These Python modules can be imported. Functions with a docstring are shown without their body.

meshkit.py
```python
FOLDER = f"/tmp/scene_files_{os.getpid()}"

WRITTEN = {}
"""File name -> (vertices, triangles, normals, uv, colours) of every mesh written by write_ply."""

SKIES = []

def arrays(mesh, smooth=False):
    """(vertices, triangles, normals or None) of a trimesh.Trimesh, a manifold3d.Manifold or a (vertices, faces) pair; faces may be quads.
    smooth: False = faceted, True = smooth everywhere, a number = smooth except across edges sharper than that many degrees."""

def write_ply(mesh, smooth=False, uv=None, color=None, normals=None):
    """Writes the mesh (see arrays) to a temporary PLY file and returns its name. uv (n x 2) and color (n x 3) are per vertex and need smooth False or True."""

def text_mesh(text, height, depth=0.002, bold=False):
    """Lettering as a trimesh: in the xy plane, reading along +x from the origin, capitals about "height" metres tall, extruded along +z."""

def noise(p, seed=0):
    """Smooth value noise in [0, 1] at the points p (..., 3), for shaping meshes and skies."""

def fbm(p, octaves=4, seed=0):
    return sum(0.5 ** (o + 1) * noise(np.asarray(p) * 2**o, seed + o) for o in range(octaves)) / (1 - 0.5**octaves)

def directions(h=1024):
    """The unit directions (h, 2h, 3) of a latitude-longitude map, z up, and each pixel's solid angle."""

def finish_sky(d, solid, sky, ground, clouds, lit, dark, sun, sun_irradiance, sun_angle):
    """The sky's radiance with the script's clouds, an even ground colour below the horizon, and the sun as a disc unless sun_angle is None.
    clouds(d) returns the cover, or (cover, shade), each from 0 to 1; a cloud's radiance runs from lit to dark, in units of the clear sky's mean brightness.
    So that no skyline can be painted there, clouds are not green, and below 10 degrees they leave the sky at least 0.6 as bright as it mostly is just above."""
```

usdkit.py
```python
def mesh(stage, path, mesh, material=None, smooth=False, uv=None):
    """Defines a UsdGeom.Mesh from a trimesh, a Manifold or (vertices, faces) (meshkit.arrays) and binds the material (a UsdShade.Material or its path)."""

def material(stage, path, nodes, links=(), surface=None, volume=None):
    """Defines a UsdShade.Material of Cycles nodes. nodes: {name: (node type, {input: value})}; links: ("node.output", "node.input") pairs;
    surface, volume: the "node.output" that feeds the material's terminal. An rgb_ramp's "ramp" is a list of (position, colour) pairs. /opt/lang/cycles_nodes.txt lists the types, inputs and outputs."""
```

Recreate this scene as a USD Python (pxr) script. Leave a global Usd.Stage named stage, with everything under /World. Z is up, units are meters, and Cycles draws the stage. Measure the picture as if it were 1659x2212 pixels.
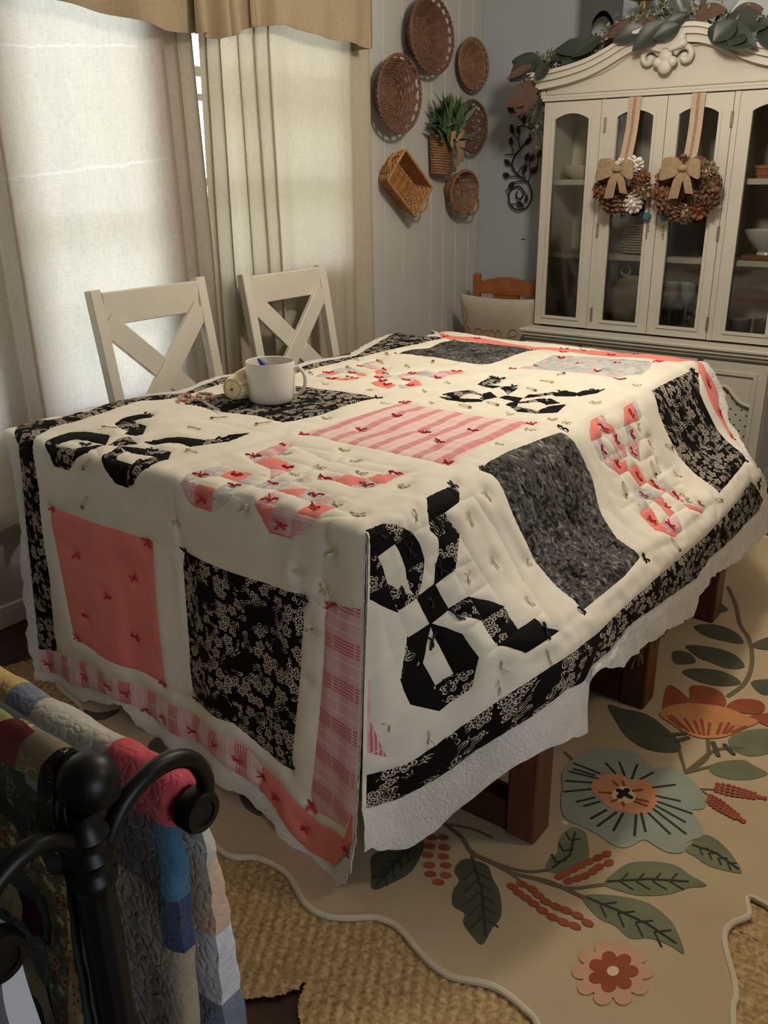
import math, numpy as np, trimesh, shapely, manifold3d as m3
from shapely.geometry import Polygon, LineString, Point, box as sbox
from shapely.ops import unary_union, polygonize
from scipy.ndimage import gaussian_filter, map_coordinates
from scipy.spatial import Delaunay, cKDTree
from scipy.interpolate import LinearNDInterpolator
from pxr import Usd, UsdGeom, UsdLux, UsdShade, Gf, Sdf
import usdkit
from meshkit import noise, fbm, text_mesh

stage = Usd.Stage.CreateInMemory()
UsdGeom.SetStageUpAxis(stage, 'Z')
UsdGeom.SetStageMetersPerUnit(stage, 1.0)
UsdGeom.Xform.Define(stage, '/World')

# ---------------------------------------------------------------- camera (standing at the origin, lens 1.40 m up)
W, H, FPX, EYE = 1659, 2212, 1887.7, np.array([0, 0, 1.40])
ROT = np.array([[0.80246, 0.59659, -0.01196], [0.20694, -0.29704, -0.93217], [-0.55967, 0.74555, -0.36182]])   # rows: right, down, forward
cam = UsdGeom.Camera.Define(stage, '/World/camera')
cam.CreateHorizontalApertureAttr(36.0)
cam.CreateVerticalApertureAttr(48.0)
cam.CreateFocalLengthAttr(36.0 * FPX / W)
cam.CreateClippingRangeAttr(Gf.Vec2f(0.02, 500))
cam.CreateFStopAttr(0.0)
cam.CreateExposureAttr(0.62)
_m = Gf.Matrix4d(1.0)
for _i, _r in enumerate((ROT[0], -ROT[1], -ROT[2])):
    _m.SetRow(_i, Gf.Vec4d(*map(float, _r), 0))
_m.SetRow(3, Gf.Vec4d(*map(float, EYE), 1))
cam.AddTransformOp().Set(_m)

# ---------------------------------------------------------------- light: overcast daylight outside, warm lamps out of view inside
dome = UsdLux.DomeLight.Define(stage, '/World/overcast_sky')
dome.CreateColorAttr(Gf.Vec3f(0.84, 0.91, 1.0))
dome.CreateIntensityAttr(1.35)
def lamp(name, pos, r, watts, col):
    l = UsdLux.SphereLight.Define(stage, '/World/' + name)
    l.CreateRadiusAttr(r); l.CreateIntensityAttr(watts); l.CreateColorAttr(Gf.Vec3f(*col))
    l.AddTranslateOp().Set(Gf.Vec3d(*pos))
    return l
lamp('dining_light', (-1.08, 2.60, 2.12), 0.09, 100, (1.0, 0.91, 0.77))
lamp('hall_light', (0.72, 2.15, 2.25), 0.10, 34, (1.0, 0.90, 0.76))  # out of view, placed to light the right slope of the quilt

XW, YB, ZC = -2.575, 4.30, 2.44      # window wall, back wall, ceiling

# ---------------------------------------------------------------- helpers
def ray(p):
    return ROT.T @ np.array([(p[0] - W / 2) / FPX, (p[1] - H / 2) / FPX, 1.0])
def onz(p, z): d = ray(p); return EYE + d * ((z - EYE[2]) / d[2])      # where the line of sight meets a level, ...
def onx(p, x): d = ray(p); return EYE + d * (x / d[0])                 # ... the window wall's direction, ...
def ony(p, y): d = ray(p); return EYE + d * (y / d[1])                 # ... the back wall's direction
def proj(P):
    c = (np.asarray(P, float) - EYE) @ ROT.T
    return np.stack([W / 2 + FPX * c[..., 0] / c[..., 2], H / 2 + FPX * c[..., 1] / c[..., 2]], -1)
def crop(x0, y0, s, pts):
    return [(x0 + x / s, y0 + y / s) for x, y in pts]

_count = {}
def numbered(path):
    n = _count.get(path, 0); _count[path] = n + 1
    return path if n == 0 else f'{path}_{n:03d}'
def says(prim, label=None, cat=None, group=None, kind=None):
    for k, v in (('label', label), ('category', cat), ('group', group), ('kind', kind)):
        if v: prim.SetCustomDataByKey(k, v)
    return prim
def obj(name, mesh, mat, parent=None, label=None, cat=None, group=None, kind=None, smooth=35, uv=None):
    path = numbered((str(parent.GetPath()) if parent else '/World') + '/' + name)
    m = usdkit.mesh(stage, path, mesh, mat, smooth=smooth, uv=uv)
    m.CreateDoubleSidedAttr(True)
    return says(m.GetPrim(), label, cat, group, kind)
def thing(name, label=None, cat=None, loc=(0, 0, 0), rotz=0, group=None, kind=None, parent=None, rot=None):
    path = numbered((str(parent.GetPath()) if parent else '/World') + '/' + name)
    x = UsdGeom.Xform.Define(stage, path)
    if tuple(loc) != (0, 0, 0) or rotz or rot is not None:
        x.AddTranslateOp().Set(Gf.Vec3d(*map(float, loc)))
        if rot is not None:      # 3x3, columns are the thing's axes in the world
            mm = Gf.Matrix4d(1.0)
            for i in range(3): mm.SetRow(i, Gf.Vec4d(*map(float, np.asarray(rot)[:, i]), 0))
            x.AddTransformOp().Set(mm)
        elif rotz: x.AddRotateZOp().Set(float(rotz))
    return says(x.GetPrim(), label, cat, group, kind)
def copy_of(src, label=None, loc=(0, 0, 0), rotz=0, group=None, rot=None):
    was = src.GetCustomData()
    r = thing(src.GetName(), label or was.get('label'), was.get('category'), loc, rotz, group or was.get('group'), rot=rot)
    r.GetReferences().AddInternalReference(src.GetPath()); r.SetInstanceable(True)
    return r
cat = trimesh.util.concatenate
def T(m, loc=(0, 0, 0), rx=0, ry=0, rz=0, s=1):
    m = m.copy()
    if s != 1: m.apply_scale(s)
    for a, ax in ((rx, (1, 0, 0)), (ry, (0, 1, 0)), (rz, (0, 0, 1))):
        if a: m.apply_transform(trimesh.transformations.rotation_matrix(math.radians(a), ax))
    m.apply_translation(loc)
    return m
def tri(man):
    k = man.to_mesh()
    return trimesh.Trimesh(np.array(k.vert_properties[:, :3]), np.array(k.tri_verts), process=False)
def bx(x0, x1, y0, y1, z0, z1, c=0.0):
    """A box with chamfered edges."""
    if c <= 0:
        m = trimesh.creation.box((x1 - x0, y1 - y0, z1 - z0)); m.apply_translation(((x0 + x1) / 2, (y0 + y1) / 2, (z0 + z1) / 2)); return m
    P = []
    for x, sx in ((x0, 1), (x1, -1)):
        for y, sy in ((y0, 1), (y1, -1)):
            for z, sz in ((z0, 1), (z1, -1)):
                P += [(x + sx * c, y + sy * c, z), (x + sx * c, y, z + sz * c), (x, y + sy * c, z + sz * c)]
    return trimesh.convex.convex_hull(np.array(P))
def obb(a, b, w, t, up=(0, 0, 1), c=0.0, ext=0.0):
    """A bar from a to b: w wide across, t thick along up."""
    a, b = np.array(a, float), np.array(b, float); d = b - a; L = np.linalg.norm(d); d /= L
    s = np.cross(up, d); s /= np.linalg.norm(s); u = np.cross(d, s)
    m = bx(-ext, L + ext, -w / 2, w / 2, -t / 2, t / 2, c)
    M = np.eye(4); M[:3, 0], M[:3, 1], M[:3, 2], M[:3, 3] = d, s, u, a
    m.apply_transform(M); return m
def smooth_path(pts, n=6, closed=False):
    p = np.array(pts, float)
    if closed: p = np.vstack([p[-1], p, p[0], p[1]])
    else: p = np.vstack([2 * p[0] - p[1], p, 2 * p[-1] - p[-2]])
    out = []
    for i in range(1, len(p) - 2):
        for t in np.linspace(0, 1, n, endpoint=False):
            a, b, c, d = p[i - 1:i + 3]
            out.append(.5 * (2 * b + (c - a) * t + (2 * a - 5 * b + 4 * c - d) * t * t + (3 * b - a - 3 * c + d) * t ** 3))
    if not closed: out.append(p[-2])
    return np.array(out)
def tube(pts, r, k=8, closed=False, flat=1.0):
    """A tube along pts; r one radius or one per point."""
    p = np.array(pts, float); n = len(p); r = np.broadcast_to(np.asarray(r, float), (n,))
    t = np.roll(p, -1, 0) - np.roll(p, 1, 0) if closed else np.gradient(p, axis=0)
    t /= np.maximum(np.linalg.norm(t, axis=1, keepdims=True), 1e-9)
    u = np.cross(t[0], (0.31, 0.17, 0.93)); u /= np.linalg.norm(u); R = []
    ang = np.linspace(0, 2 * np.pi, k, endpoint=False)
    for i in range(n):
        u = u - t[i] * (u @ t[i]); u /= max(np.linalg.norm(u), 1e-9); v = np.cross(t[i], u)
        R.append(p[i] + r[i] * (np.cos(ang)[:, None] * u + flat * np.sin(ang)[:, None] * v))
    V = np.vstack(R); F = []
    for i in range(n if closed else n - 1):
        j = (i + 1) % n
        for q in range(k):
            a, b, c, d = i * k + q, i * k + (q + 1) % k, j * k + (q + 1) % k, j * k + q
            F += [(a, b, c), (a, c, d)]
    if not closed:
        V = np.vstack([V, p[0], p[-1]])
        for q in range(k):
            F += [(n * k, (q + 1) % k, q), (n * k + 1, (n - 1) * k + q, (n - 1) * k + (q + 1) % k)]
    return trimesh.Trimesh(V, np.array(F), process=False)
def lathe(prof, k=32):
    m = trimesh.creation.revolve(np.array(prof, float), sections=k); return m
def prism(poly, d, frame=None, z0=0):
    """A polygon (list or shapely) pushed d along its normal; frame (origin, x, y) places it."""
    if not hasattr(poly, 'geom_type'): poly = Polygon(poly).buffer(0)
    parts = [trimesh.creation.extrude_polygon(g, d, engine='earcut') for g in getattr(poly, 'geoms', [poly]) if g.area > 1e-9]
    m = cat(parts); m.apply_translation((0, 0, z0))
    if frame is not None:
        o, x, y = (np.array(q, float) for q in frame); M = np.eye(4)
        M[:3, 0], M[:3, 1], M[:3, 2], M[:3, 3] = x, y, np.cross(x, y), o; m.apply_transform(M)
    return m
def sheet(P, two=None):
    """A grid of points (n, m, 3) as a surface; two = a second grid for its back, closed round the rim."""
    n, m = P.shape[:2]; idx = np.arange(n * m).reshape(n, m)
    q = np.stack([idx[:-1, :-1], idx[1:, :-1], idx[1:, 1:], idx[:-1, 1:]], -1).reshape(-1, 4)
    V, F = P.reshape(-1, 3), np.vstack([q[:, [0, 1, 2]], q[:, [0, 2, 3]]])
    if two is not None:
        N = n * m; V = np.vstack([V, two.reshape(-1, 3)]); F = np.vstack([F, F[:, ::-1] + N])
        rim = np.concatenate([idx[:, 0], idx[-1, 1:], idx[-2::-1, -1], idx[0, -2:0:-1]]); r2 = np.roll(rim, -1)
        F = np.vstack([F, np.stack([rim, r2 + N, r2], 1), np.stack([rim, rim + N, r2 + N], 1)])
    return trimesh.Trimesh(V, F, process=False)
def blob(pts, refine=None, sm=0):
    """Hull chains of spheres joined into one body: pts = [((p, r), (p, r)), ...]."""
    def ball(p, r): return m3.Manifold.sphere(r, 10).translate(tuple(map(float, p)))
    man = m3.Manifold.batch_boolean([m3.Manifold.batch_hull([ball(*a), ball(*b)]) for a, b in pts], m3.OpType.Add)
    if refine: man = man.refine_to_length(refine)
    m = tri(man)
    if sm: trimesh.smoothing.filter_taubin(m, iterations=sm)
    return m

# ---------------------------------------------------------------- materials
LK = '/World/Looks/'
def srgb(*c):
    c = np.array(c, float) / 255.0
    return tuple(np.where(c <= .04045, c / 12.92, ((c + .055) / 1.055) ** 2.4))
def mat(name, col, rough=.6, var=.12, scale=8, bump=0, bscale=60, obj_rand=0.0, stretch=(1, 1, 1), metallic=0, sheen=0, spec=.5, coat=0, trans=0, detail=3):
    """Plain stuff with a little mottling and grain."""
    lo = tuple(x * (1 - var) for x in col); hi = tuple(min(1, x * (1 + var)) for x in col)
    n = {'g': ('geometry', {}), 'mp': ('mapping', {'scale': stretch}), 'no': ('noise_texture', {'scale': scale, 'detail': detail}),
         'r': ('rgb_ramp', {'ramp': [(.3, lo), (.7, hi)]}),
         'p': ('principled_bsdf', {'roughness': rough, 'metallic': metallic, 'sheen_weight': sheen, 'specular_ior_level': spec, 'coat_weight': coat})}
    l = [('g.position', 'mp.vector'), ('mp.vector', 'no.vector'), ('no.fac', 'r.fac')]
    c = 'r.color'
    if obj_rand:
        n |= {'oi': ('object_info', {}), 'mr': ('map_range', {'to_min': 1 - obj_rand, 'to_max': 1 + obj_rand}), 'cc': ('combine_color', {}), 'mu': ('mix_color', {'blend_type': 'multiply', 'fac': 1.0, 'use_clamp': False})}
        l += [('oi.random', 'mr.value'), ('mr.result', 'cc.r'), ('mr.result', 'cc.g'), ('mr.result', 'cc.b'), ('r.color', 'mu.a'), ('cc.color', 'mu.b')]
        c = 'mu.result'
    l.append((c, 'p.base_color'))
    if bump:
        n |= {'bn': ('noise_texture', {'scale': bscale, 'detail': 3}), 'b': ('bump', {'strength': bump, 'distance': .01})}
        l += [('mp.vector', 'bn.vector'), ('bn.fac', 'b.height'), ('b.normal', 'p.normal')]
    out = 'p.BSDF'
    if trans:
        n |= {'tl': ('translucent_bsdf', {}), 'mx': ('mix_closure', {'fac': trans})}
        l += [(c, 'tl.color'), ('p.BSDF', 'mx.closure1'), ('tl.BSDF', 'mx.closure2')]; out = 'mx.closure'
    return usdkit.material(stage, LK + name, n, l, surface=out)
class Net:
    """A small builder for longer node graphs: each call adds a node and returns its output's name."""
    def __init__(s): s.n, s.l, s.k = {}, [], 0
    def add(s, kind, out, consts=None, **links):
        nm = f'{kind[:3]}{s.k}'; s.k += 1; s.n[nm] = (kind, consts or {})
        for k, v in links.items():
            s.l.append((v, f'{nm}.{k}'))
        return f'{nm}.{out}'
    def math(s, op, a, b=None, c=None, clamp=False):
        con, ln = {'math_type': op, 'use_clamp': clamp}, {}
        for k, v in (('value1', a), ('value2', b), ('value3', c)):
            if isinstance(v, str): ln[k] = v
            elif v is not None: con[k] = float(v)
        return s.add('math', 'value', con, **ln)
    def mix(s, fac, a, b, blend='mix'):
        con, ln = {'blend_type': blend, 'use_clamp': False}, {}
        for k, v in (('fac', fac), ('a', a), ('b', b)):
            if isinstance(v, str): ln[k] = v
            else: con[k] = v
        return s.add('mix_color', 'result', con, **ln)
    def step(s, v, lo, hi):
        return s.add('map_range', 'result', {'from_min': lo, 'from_max': hi, 'clamp': True, 'range_type': 'smoothstep'}, value=v)
    def done(s, name, color, rough=.8, bump=None, bstr=.3, sheen=0, spec=.3, trans=0, bdist=.002, metallic=0):
        s.n['p'] = ('principled_bsdf', {'roughness': rough, 'sheen_weight': sheen, 'specular_ior_level': spec, 'metallic': metallic}); s.l.append((color, 'p.base_color'))
        out = 'p.BSDF'
        if bump:
            s.n['bb'] = ('bump', {'strength': bstr, 'distance': bdist}); s.l += [(bump, 'bb.height'), ('bb.normal', 'p.normal')]
        if trans:
            s.n['tl'] = ('translucent_bsdf', {}); s.n['mx'] = ('mix_closure', {'fac': trans})
            s.l += [(color, 'tl.color'), ('p.BSDF', 'mx.closure1'), ('tl.BSDF', 'mx.closure2')]; out = 'mx.closure'
        return usdkit.material(stage, LK + name, s.n, s.l, surface=out)
def weave(q, vec, sc=900):
    sx, sy, _ = (q.add('separate_xyz', o, {}, vector=vec) for o in 'xyz')
    a = q.math('sine', q.math('multiply', sx, sc)); b = q.math('sine', q.math('multiply', sy, sc))
    return q.math('multiply', a, b)

def cotton(name, col, var=.05, rough=.85):
    q = Net(); uv = q.add('texture_coordinate', 'UV')
    n = q.add('noise_texture', 'fac', {'scale': 14, 'detail': 4}, vector=uv)
    c = q.add('rgb_ramp', 'color', {'ramp': [(.3, tuple(x * (1 - var) for x in col)), (.7, tuple(x * (1 + var) for x in col))]}, fac=n)
    f = q.add('noise_texture', 'fac', {'scale': 160, 'detail': 3}, vector=uv)
    return q.done(name, c, rough, bump=f, bstr=.12, sheen=.12 if max(col) > .1 else 0, spec=.3 if max(col) > .1 else .12)
def floral(name, ground, line, sc=21.0, thin=.05, cover=.46, fill=None):
    """White outline bouquets on a dark ground: six-petalled flower heads, leaves round the bunches."""
    q = Net(); uv0 = q.add('texture_coordinate', 'UV')
    wob = q.add('noise_texture', 'color', {'scale': 9, 'detail': 1}, vector=uv0)
    wob = q.add('vector_math', 'vector', {'math_type': 'scale', 'scale': .012}, vector1=wob)
    uv = q.add('vector_math', 'vector', {'math_type': 'add'}, vector1=uv0, vector2=wob)
    ln = None
    bunch = q.add('noise_texture', 'fac', {'scale': sc * .42, 'detail': 0}, vector=uv)
    inb = q.step(bunch, 1 - cover - .03, 1 - cover + .03)
    near = q.step(bunch, 1 - cover - .16, 1 - cover - .12)
    def heads(scale, petals, lo, w, seed):
        s_ = q.add('vector_math', 'vector', {'math_type': 'scale', 'scale': scale}, vector1=uv)
        s_ = q.add('vector_math', 'vector', {'math_type': 'add', 'vector2': (seed, seed * 1.7, 0)}, vector1=s_)
        vor = q.k; pos = q.add('voronoi_texture', 'position', {'scale': 1.0, 'dimensions': '2D', 'randomness': .75}, vector=s_)
        rnd = f'vor{vor}.color'
        d = q.add('vector_math', 'vector', {'math_type': 'subtract'}, vector1=s_, vector2=pos)
        x, y = q.add('separate_xyz', 'x', {}, vector=d), q.add('separate_xyz', 'y', {}, vector=d)
        r = q.math('sqrt', q.math('add', q.math('multiply', x, x), q.math('multiply', y, y)))
        th = q.math('add', q.math('arctan2', y, x), q.math('multiply', q.add('separate_xyz', 'x', {}, vector=rnd), 6.28))
        pet = q.math('absolute', q.math('cosine', q.math('multiply', th, petals / 2)))
        return r, pet, x, y, th
    def edge(r, target, w):
        return q.math('subtract', 1.0, q.step(q.math('absolute', q.math('subtract', r, target)), w * .5, w))
    r, pet, x, y, th = heads(sc, 5, 0, thin, 0)
    shape = q.math('add', .17, q.math('multiply', q.math('power', pet, .6), .27))
    a = edge(r, shape, thin)
    b = edge(r, q.math('multiply', shape, .62), thin)
    c = q.math('subtract', 1.0, q.step(r, .05, .08))
    spoke = q.math('multiply', q.step(pet, .22, .10), q.math('multiply', q.step(r, .06, .1), q.math('subtract', 1.0, q.step(r, .2, .24))))
    fl = q.math('maximum', q.math('maximum', a, b), q.math('maximum', c, spoke))
    fl = q.math('multiply', fl, inb)
    # leaves: two-petalled outlines, only round the bunches
    r2, pet2, x2, y2, th2 = heads(sc * .95, 2, 0, thin, 3.7)
    leaf = q.math('multiply', q.math('power', pet2, 1.6), .5)
    lf = q.math('maximum', edge(r2, leaf, thin * 1.05), q.math('multiply', q.step(pet2, .985, .995), q.math('subtract', 1.0, q.step(r2, .38, .42))))
    lf = q.math('multiply', q.math('multiply', lf, near), q.math('subtract', 1.0, inb))
    k = q.math('maximum', fl, lf, clamp=True)
    fine = q.add('noise_texture', 'fac', {'scale': 30, 'detail': 2}, vector=uv0)
    base = q.add('rgb_ramp', 'color', {'ramp': [(.3, tuple(g * .8 for g in ground)), (.7, tuple(g * 1.2 for g in ground))]}, fac=fine)
    col = q.mix(k, base, line)
    f = q.add('noise_texture', 'fac', {'scale': 160, 'detail': 3}, vector=uv0)
    return q.done(name, col, .9, bump=f, bstr=.12, spec=.12)
def plaid(name, base, red, sc=1.0, axis='x', strong=.9, cross=.25, white=(.87, .80, .78), base2=None):
    """Bands of thin lines one way, pale crossing bands the other."""
    q = Net(); uv = q.add('texture_coordinate', 'UV')
    x, y = q.add('separate_xyz', 'x', {}, vector=uv), q.add('separate_xyz', 'y', {}, vector=uv)
    if axis == 'y': x, y = y, x
    x, y = q.math('multiply', x, sc), q.math('multiply', y, sc)
    ph = q.math('fraction', q.math('multiply', x, 1 / .074))
    band = q.math('multiply', q.step(ph, .08, .10), q.math('subtract', 1.0, q.step(ph, .46, .48)))
    gap = q.step(q.math('fraction', q.math('multiply', ph, 13)), .72, .78)
    ph2 = q.math('fraction', q.math('multiply', y, 1 / .052))
    cb = q.math('multiply', q.step(ph2, .1, .12), q.math('subtract', 1.0, q.step(ph2, .5, .52)))
    cl = q.step(q.math('absolute', q.math('subtract', ph2, .78)), .03, .02)
    wl = q.math('maximum', q.step(q.math('absolute', q.math('subtract', ph, .62)), .022, .012), q.step(q.math('absolute', q.math('subtract', ph, .9)), .022, .012))
    c = q.mix(q.math('multiply', cb, cross), base, base2 or red)
    c = q.mix(q.math('multiply', band, strong), c, red)
    c = q.mix(q.math('multiply', q.math('multiply', cl, .55), band), c, white)
    c = q.mix(q.math('multiply', q.math('multiply', gap, band), .8), c, white)
    c = q.mix(q.math('multiply', wl, .7), c, white)
    f = q.add('noise_texture', 'fac', {'scale': 160, 'detail': 3}, vector=uv)
    return q.done(name, c, .85, bump=f, bstr=.12, sheen=.1)
def speckle(name, dark, light, sc=60, cut=.60, stretch=(1, 1, 1), soft=.04):
    q = Net(); uv = q.add('mapping', 'vector', {'scale': stretch}, vector=q.add('texture_coordinate', 'UV'))
    n = q.add('noise_texture', 'fac', {'scale': sc, 'detail': 5, 'roughness': .65, 'distortion': .8}, vector=uv)
    big = q.add('noise_texture', 'fac', {'scale': sc * .16, 'detail': 1}, vector=uv)
    n = q.math('add', n, q.math('multiply', q.math('subtract', big, .5), .22))
    k = q.step(n, cut - soft, cut + soft)
    mid = tuple(.72 * a + .28 * b for a, b in zip(dark, light))
    base = q.mix(q.step(n, .42, .5), dark, mid)
    f = q.add('noise_texture', 'fac', {'scale': 160, 'detail': 3}, vector=uv)
    return q.done(name, q.mix(k, base, light), .9, bump=f, bstr=.12, spec=.15)
def palefloral(name, ground, tints, sc=38):
    q = Net(); uv = q.add('texture_coordinate', 'UV'); c = None
    base = q.mix(q.step(q.add('noise_texture', 'fac', {'scale': sc * .5, 'detail': 2}, vector=uv), .45, .55), ground, tuple(g * .88 for g in ground))
    for i, t in enumerate(tints):
        v = q.add('vector_math', 'vector', {'math_type': 'add', 'vector2': (i * 3.7, i * 1.9, 0)}, vector1=uv)
        n = q.add('noise_texture', 'fac', {'scale': sc, 'detail': 3, 'distortion': 1.2}, vector=v)
        base = q.mix(q.math('multiply', q.step(n, .57, .61), .85), base, t)
    f = q.add('noise_texture', 'fac', {'scale': 160, 'detail': 3}, vector=uv)
    return q.done(name, base, .85, bump=f, bstr=.12, sheen=.1)
# ================================================================ the room
M_wall = mat('painted_panelling', srgb(186, 184, 178), .65, .02, 3)
M_wallb = mat('blue_white_paint', srgb(172, 178, 185), .7, .02, 3)
M_wall2 = mat('unseen_wall_dark', srgb(98, 84, 72), .8, .03, 3)  # dark tone for the unseen walls, keeps bounced light down
M_ceil = mat('ceiling_paint', srgb(196, 192, 184), .9, .02)
M_trim = mat('trim_paint', srgb(216, 214, 206), .5, .03)
M_floor = mat('dark_floorboards', srgb(62, 38, 26), .35, .35, 6, stretch=(1, 8, 1), obj_rand=.2)
M_glass = usdkit.material(stage, LK + 'window_glass', {'f': ('fresnel', {'IOR': 1.45}), 't': ('transparent_bsdf', {'color': (.97, .98, .98)}), 'g': ('glossy_bsdf', {'roughness': .02}), 'm': ('mix_closure', {})},
                          [('f.fac', 'm.fac'), ('t.BSDF', 'm.closure1'), ('g.BSDF', 'm.closure2')], surface='m.closure')
M_lawn = mat('lawn', srgb(112, 128, 84), .95, .2, 4)
M_hedge = mat('hedge_leaves', srgb(92, 108, 60), .9, .35, 9)
XR, YF = 1.10, -1.25
def holed(x0, x1, z0, z1, holes, d, frame):
    p = sbox(x0, z0, x1, z1)
    for h in holes: p = p.difference(sbox(*h))
    return prism(p, d, frame)
fl = thing('floor', kind='structure')
xs = np.arange(XW - .02, XR, .12)
for i, x in enumerate(xs): obj('floor_plank', bx(x, x + .118, YF, YB, -.03, -.003 - .0006 * (i % 3), .002), M_floor, fl, smooth=False)
obj('subfloor', bx(XW - .1, XR + .1, YF - .1, YB + .1, -.06, -.029), M_floor, fl)
WIN1, WIN2, WIN4 = (1.56, .66, 2.10, 2.06), (2.32, 1.02, 3.13, 2.06), (.72, .66, 1.40, 2.06)  # unseen pier between the two left openings, placed to darken the curtain there
ww = thing('wall_window', kind='structure')
obj('wall_surface', holed(YF, YB + .1, 0, ZC, [WIN1, WIN2, WIN4], .12, ((XW, 0, 0), (0, 1, 0), (0, 0, 1))).apply_translation((-.12, 0, 0)), M_wall, ww, smooth=False)
edges = [3.20, 3.325, 3.455, 3.60, 3.84, 3.955, 4.075, 4.20, 4.298]
for a_, b_ in zip(edges[:-1], edges[1:]):
    obj('wall_plank', bx(XW - .002, XW + .009, a_ + .0012, b_ - .0012, .085, ZC, .003), M_wall, ww, smooth=False)
obj('wall_back', bx(XW - .1, XR + .1, YB, YB + .1, 0, ZC), M_wallb, kind='structure')
obj('baseboard_window', cat([bx(XW, XW + .014, YF, YB, 0, .078, .003)]), M_trim, kind='structure')
obj('baseboard_back', bx(XW + .02, XR, YB - .014, YB, 0, .078, .003), M_trim, kind='structure')
obj('wall_right', holed(YF, YB + .1, 0, ZC, [(-.15, .35, .62, 1.50)], .1, ((XR, 0, 0), (0, 1, 0), (0, 0, 1))), M_wall2, kind='structure')  # unseen wall, set close so its opening lights the near corner
obj('wall_front', bx(XW - .1, XR + .1, YF - .1, YF, 0, ZC), M_wall2, kind='structure')  # unseen wall behind the camera, dark to cut bounced light
obj('ceiling', bx(XW - .1, XR + .1, YF - .1, YB + .1, ZC, ZC + .08), M_ceil, kind='structure')
def window(name, y0, z0, y1, z1, rails, x=XW):
    w = thing(name, kind='structure')
    f = sbox(y0 - .05, z0 - .05, y1 + .05, z1 + .05).difference(sbox(y0 + .03, z0 + .03, y1 - .03, z1 - .03))
    obj('window_frame', prism(f, .05, ((x - .07, 0, 0), (0, 1, 0), (0, 0, 1))), M_trim, w, smooth=False)
    for a, b, c, d in rails: obj('sash_bar', bx(x - .085, x - .045, a, c, b, d, .003), M_trim, w)
    obj('pane', bx(x - .066, x - .062, y0 + .03, y1 - .03, z0 + .03, z1 - .03), M_glass, w, smooth=False)
    obj('window_sill', bx(x - .1, x + .02, y0 - .05, y1 + .05, z0 - .03, z0, .004), M_trim, w)
window('window_1', *WIN1, [(1.58, 1.275, 2.08, 1.29)])
window('window_4', *WIN4, [(.74, 1.275, 1.38, 1.29)])
window('window_2', *WIN2, [(2.34, 1.735, 3.11, 1.765), (2.34, 1.655, 3.11, 1.675), (2.34, 1.36, 3.11, 1.39), (2.64, 1.04, 2.67, 2.04)])
w3 = thing('window_3', kind='structure')  # out of view, sized and placed to light the near corner coolly
obj('window_frame', prism(sbox(-.15, .35, .62, 1.50).difference(sbox(-.11, .39, .58, 1.46)), .06, ((XR + .02, 0, 0), (0, 1, 0), (0, 0, 1))), M_trim, w3, smooth=False)
obj('pane', bx(XR + .05, XR + .054, -.12, .59, .38, 1.47), M_glass, w3, smooth=False)
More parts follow.
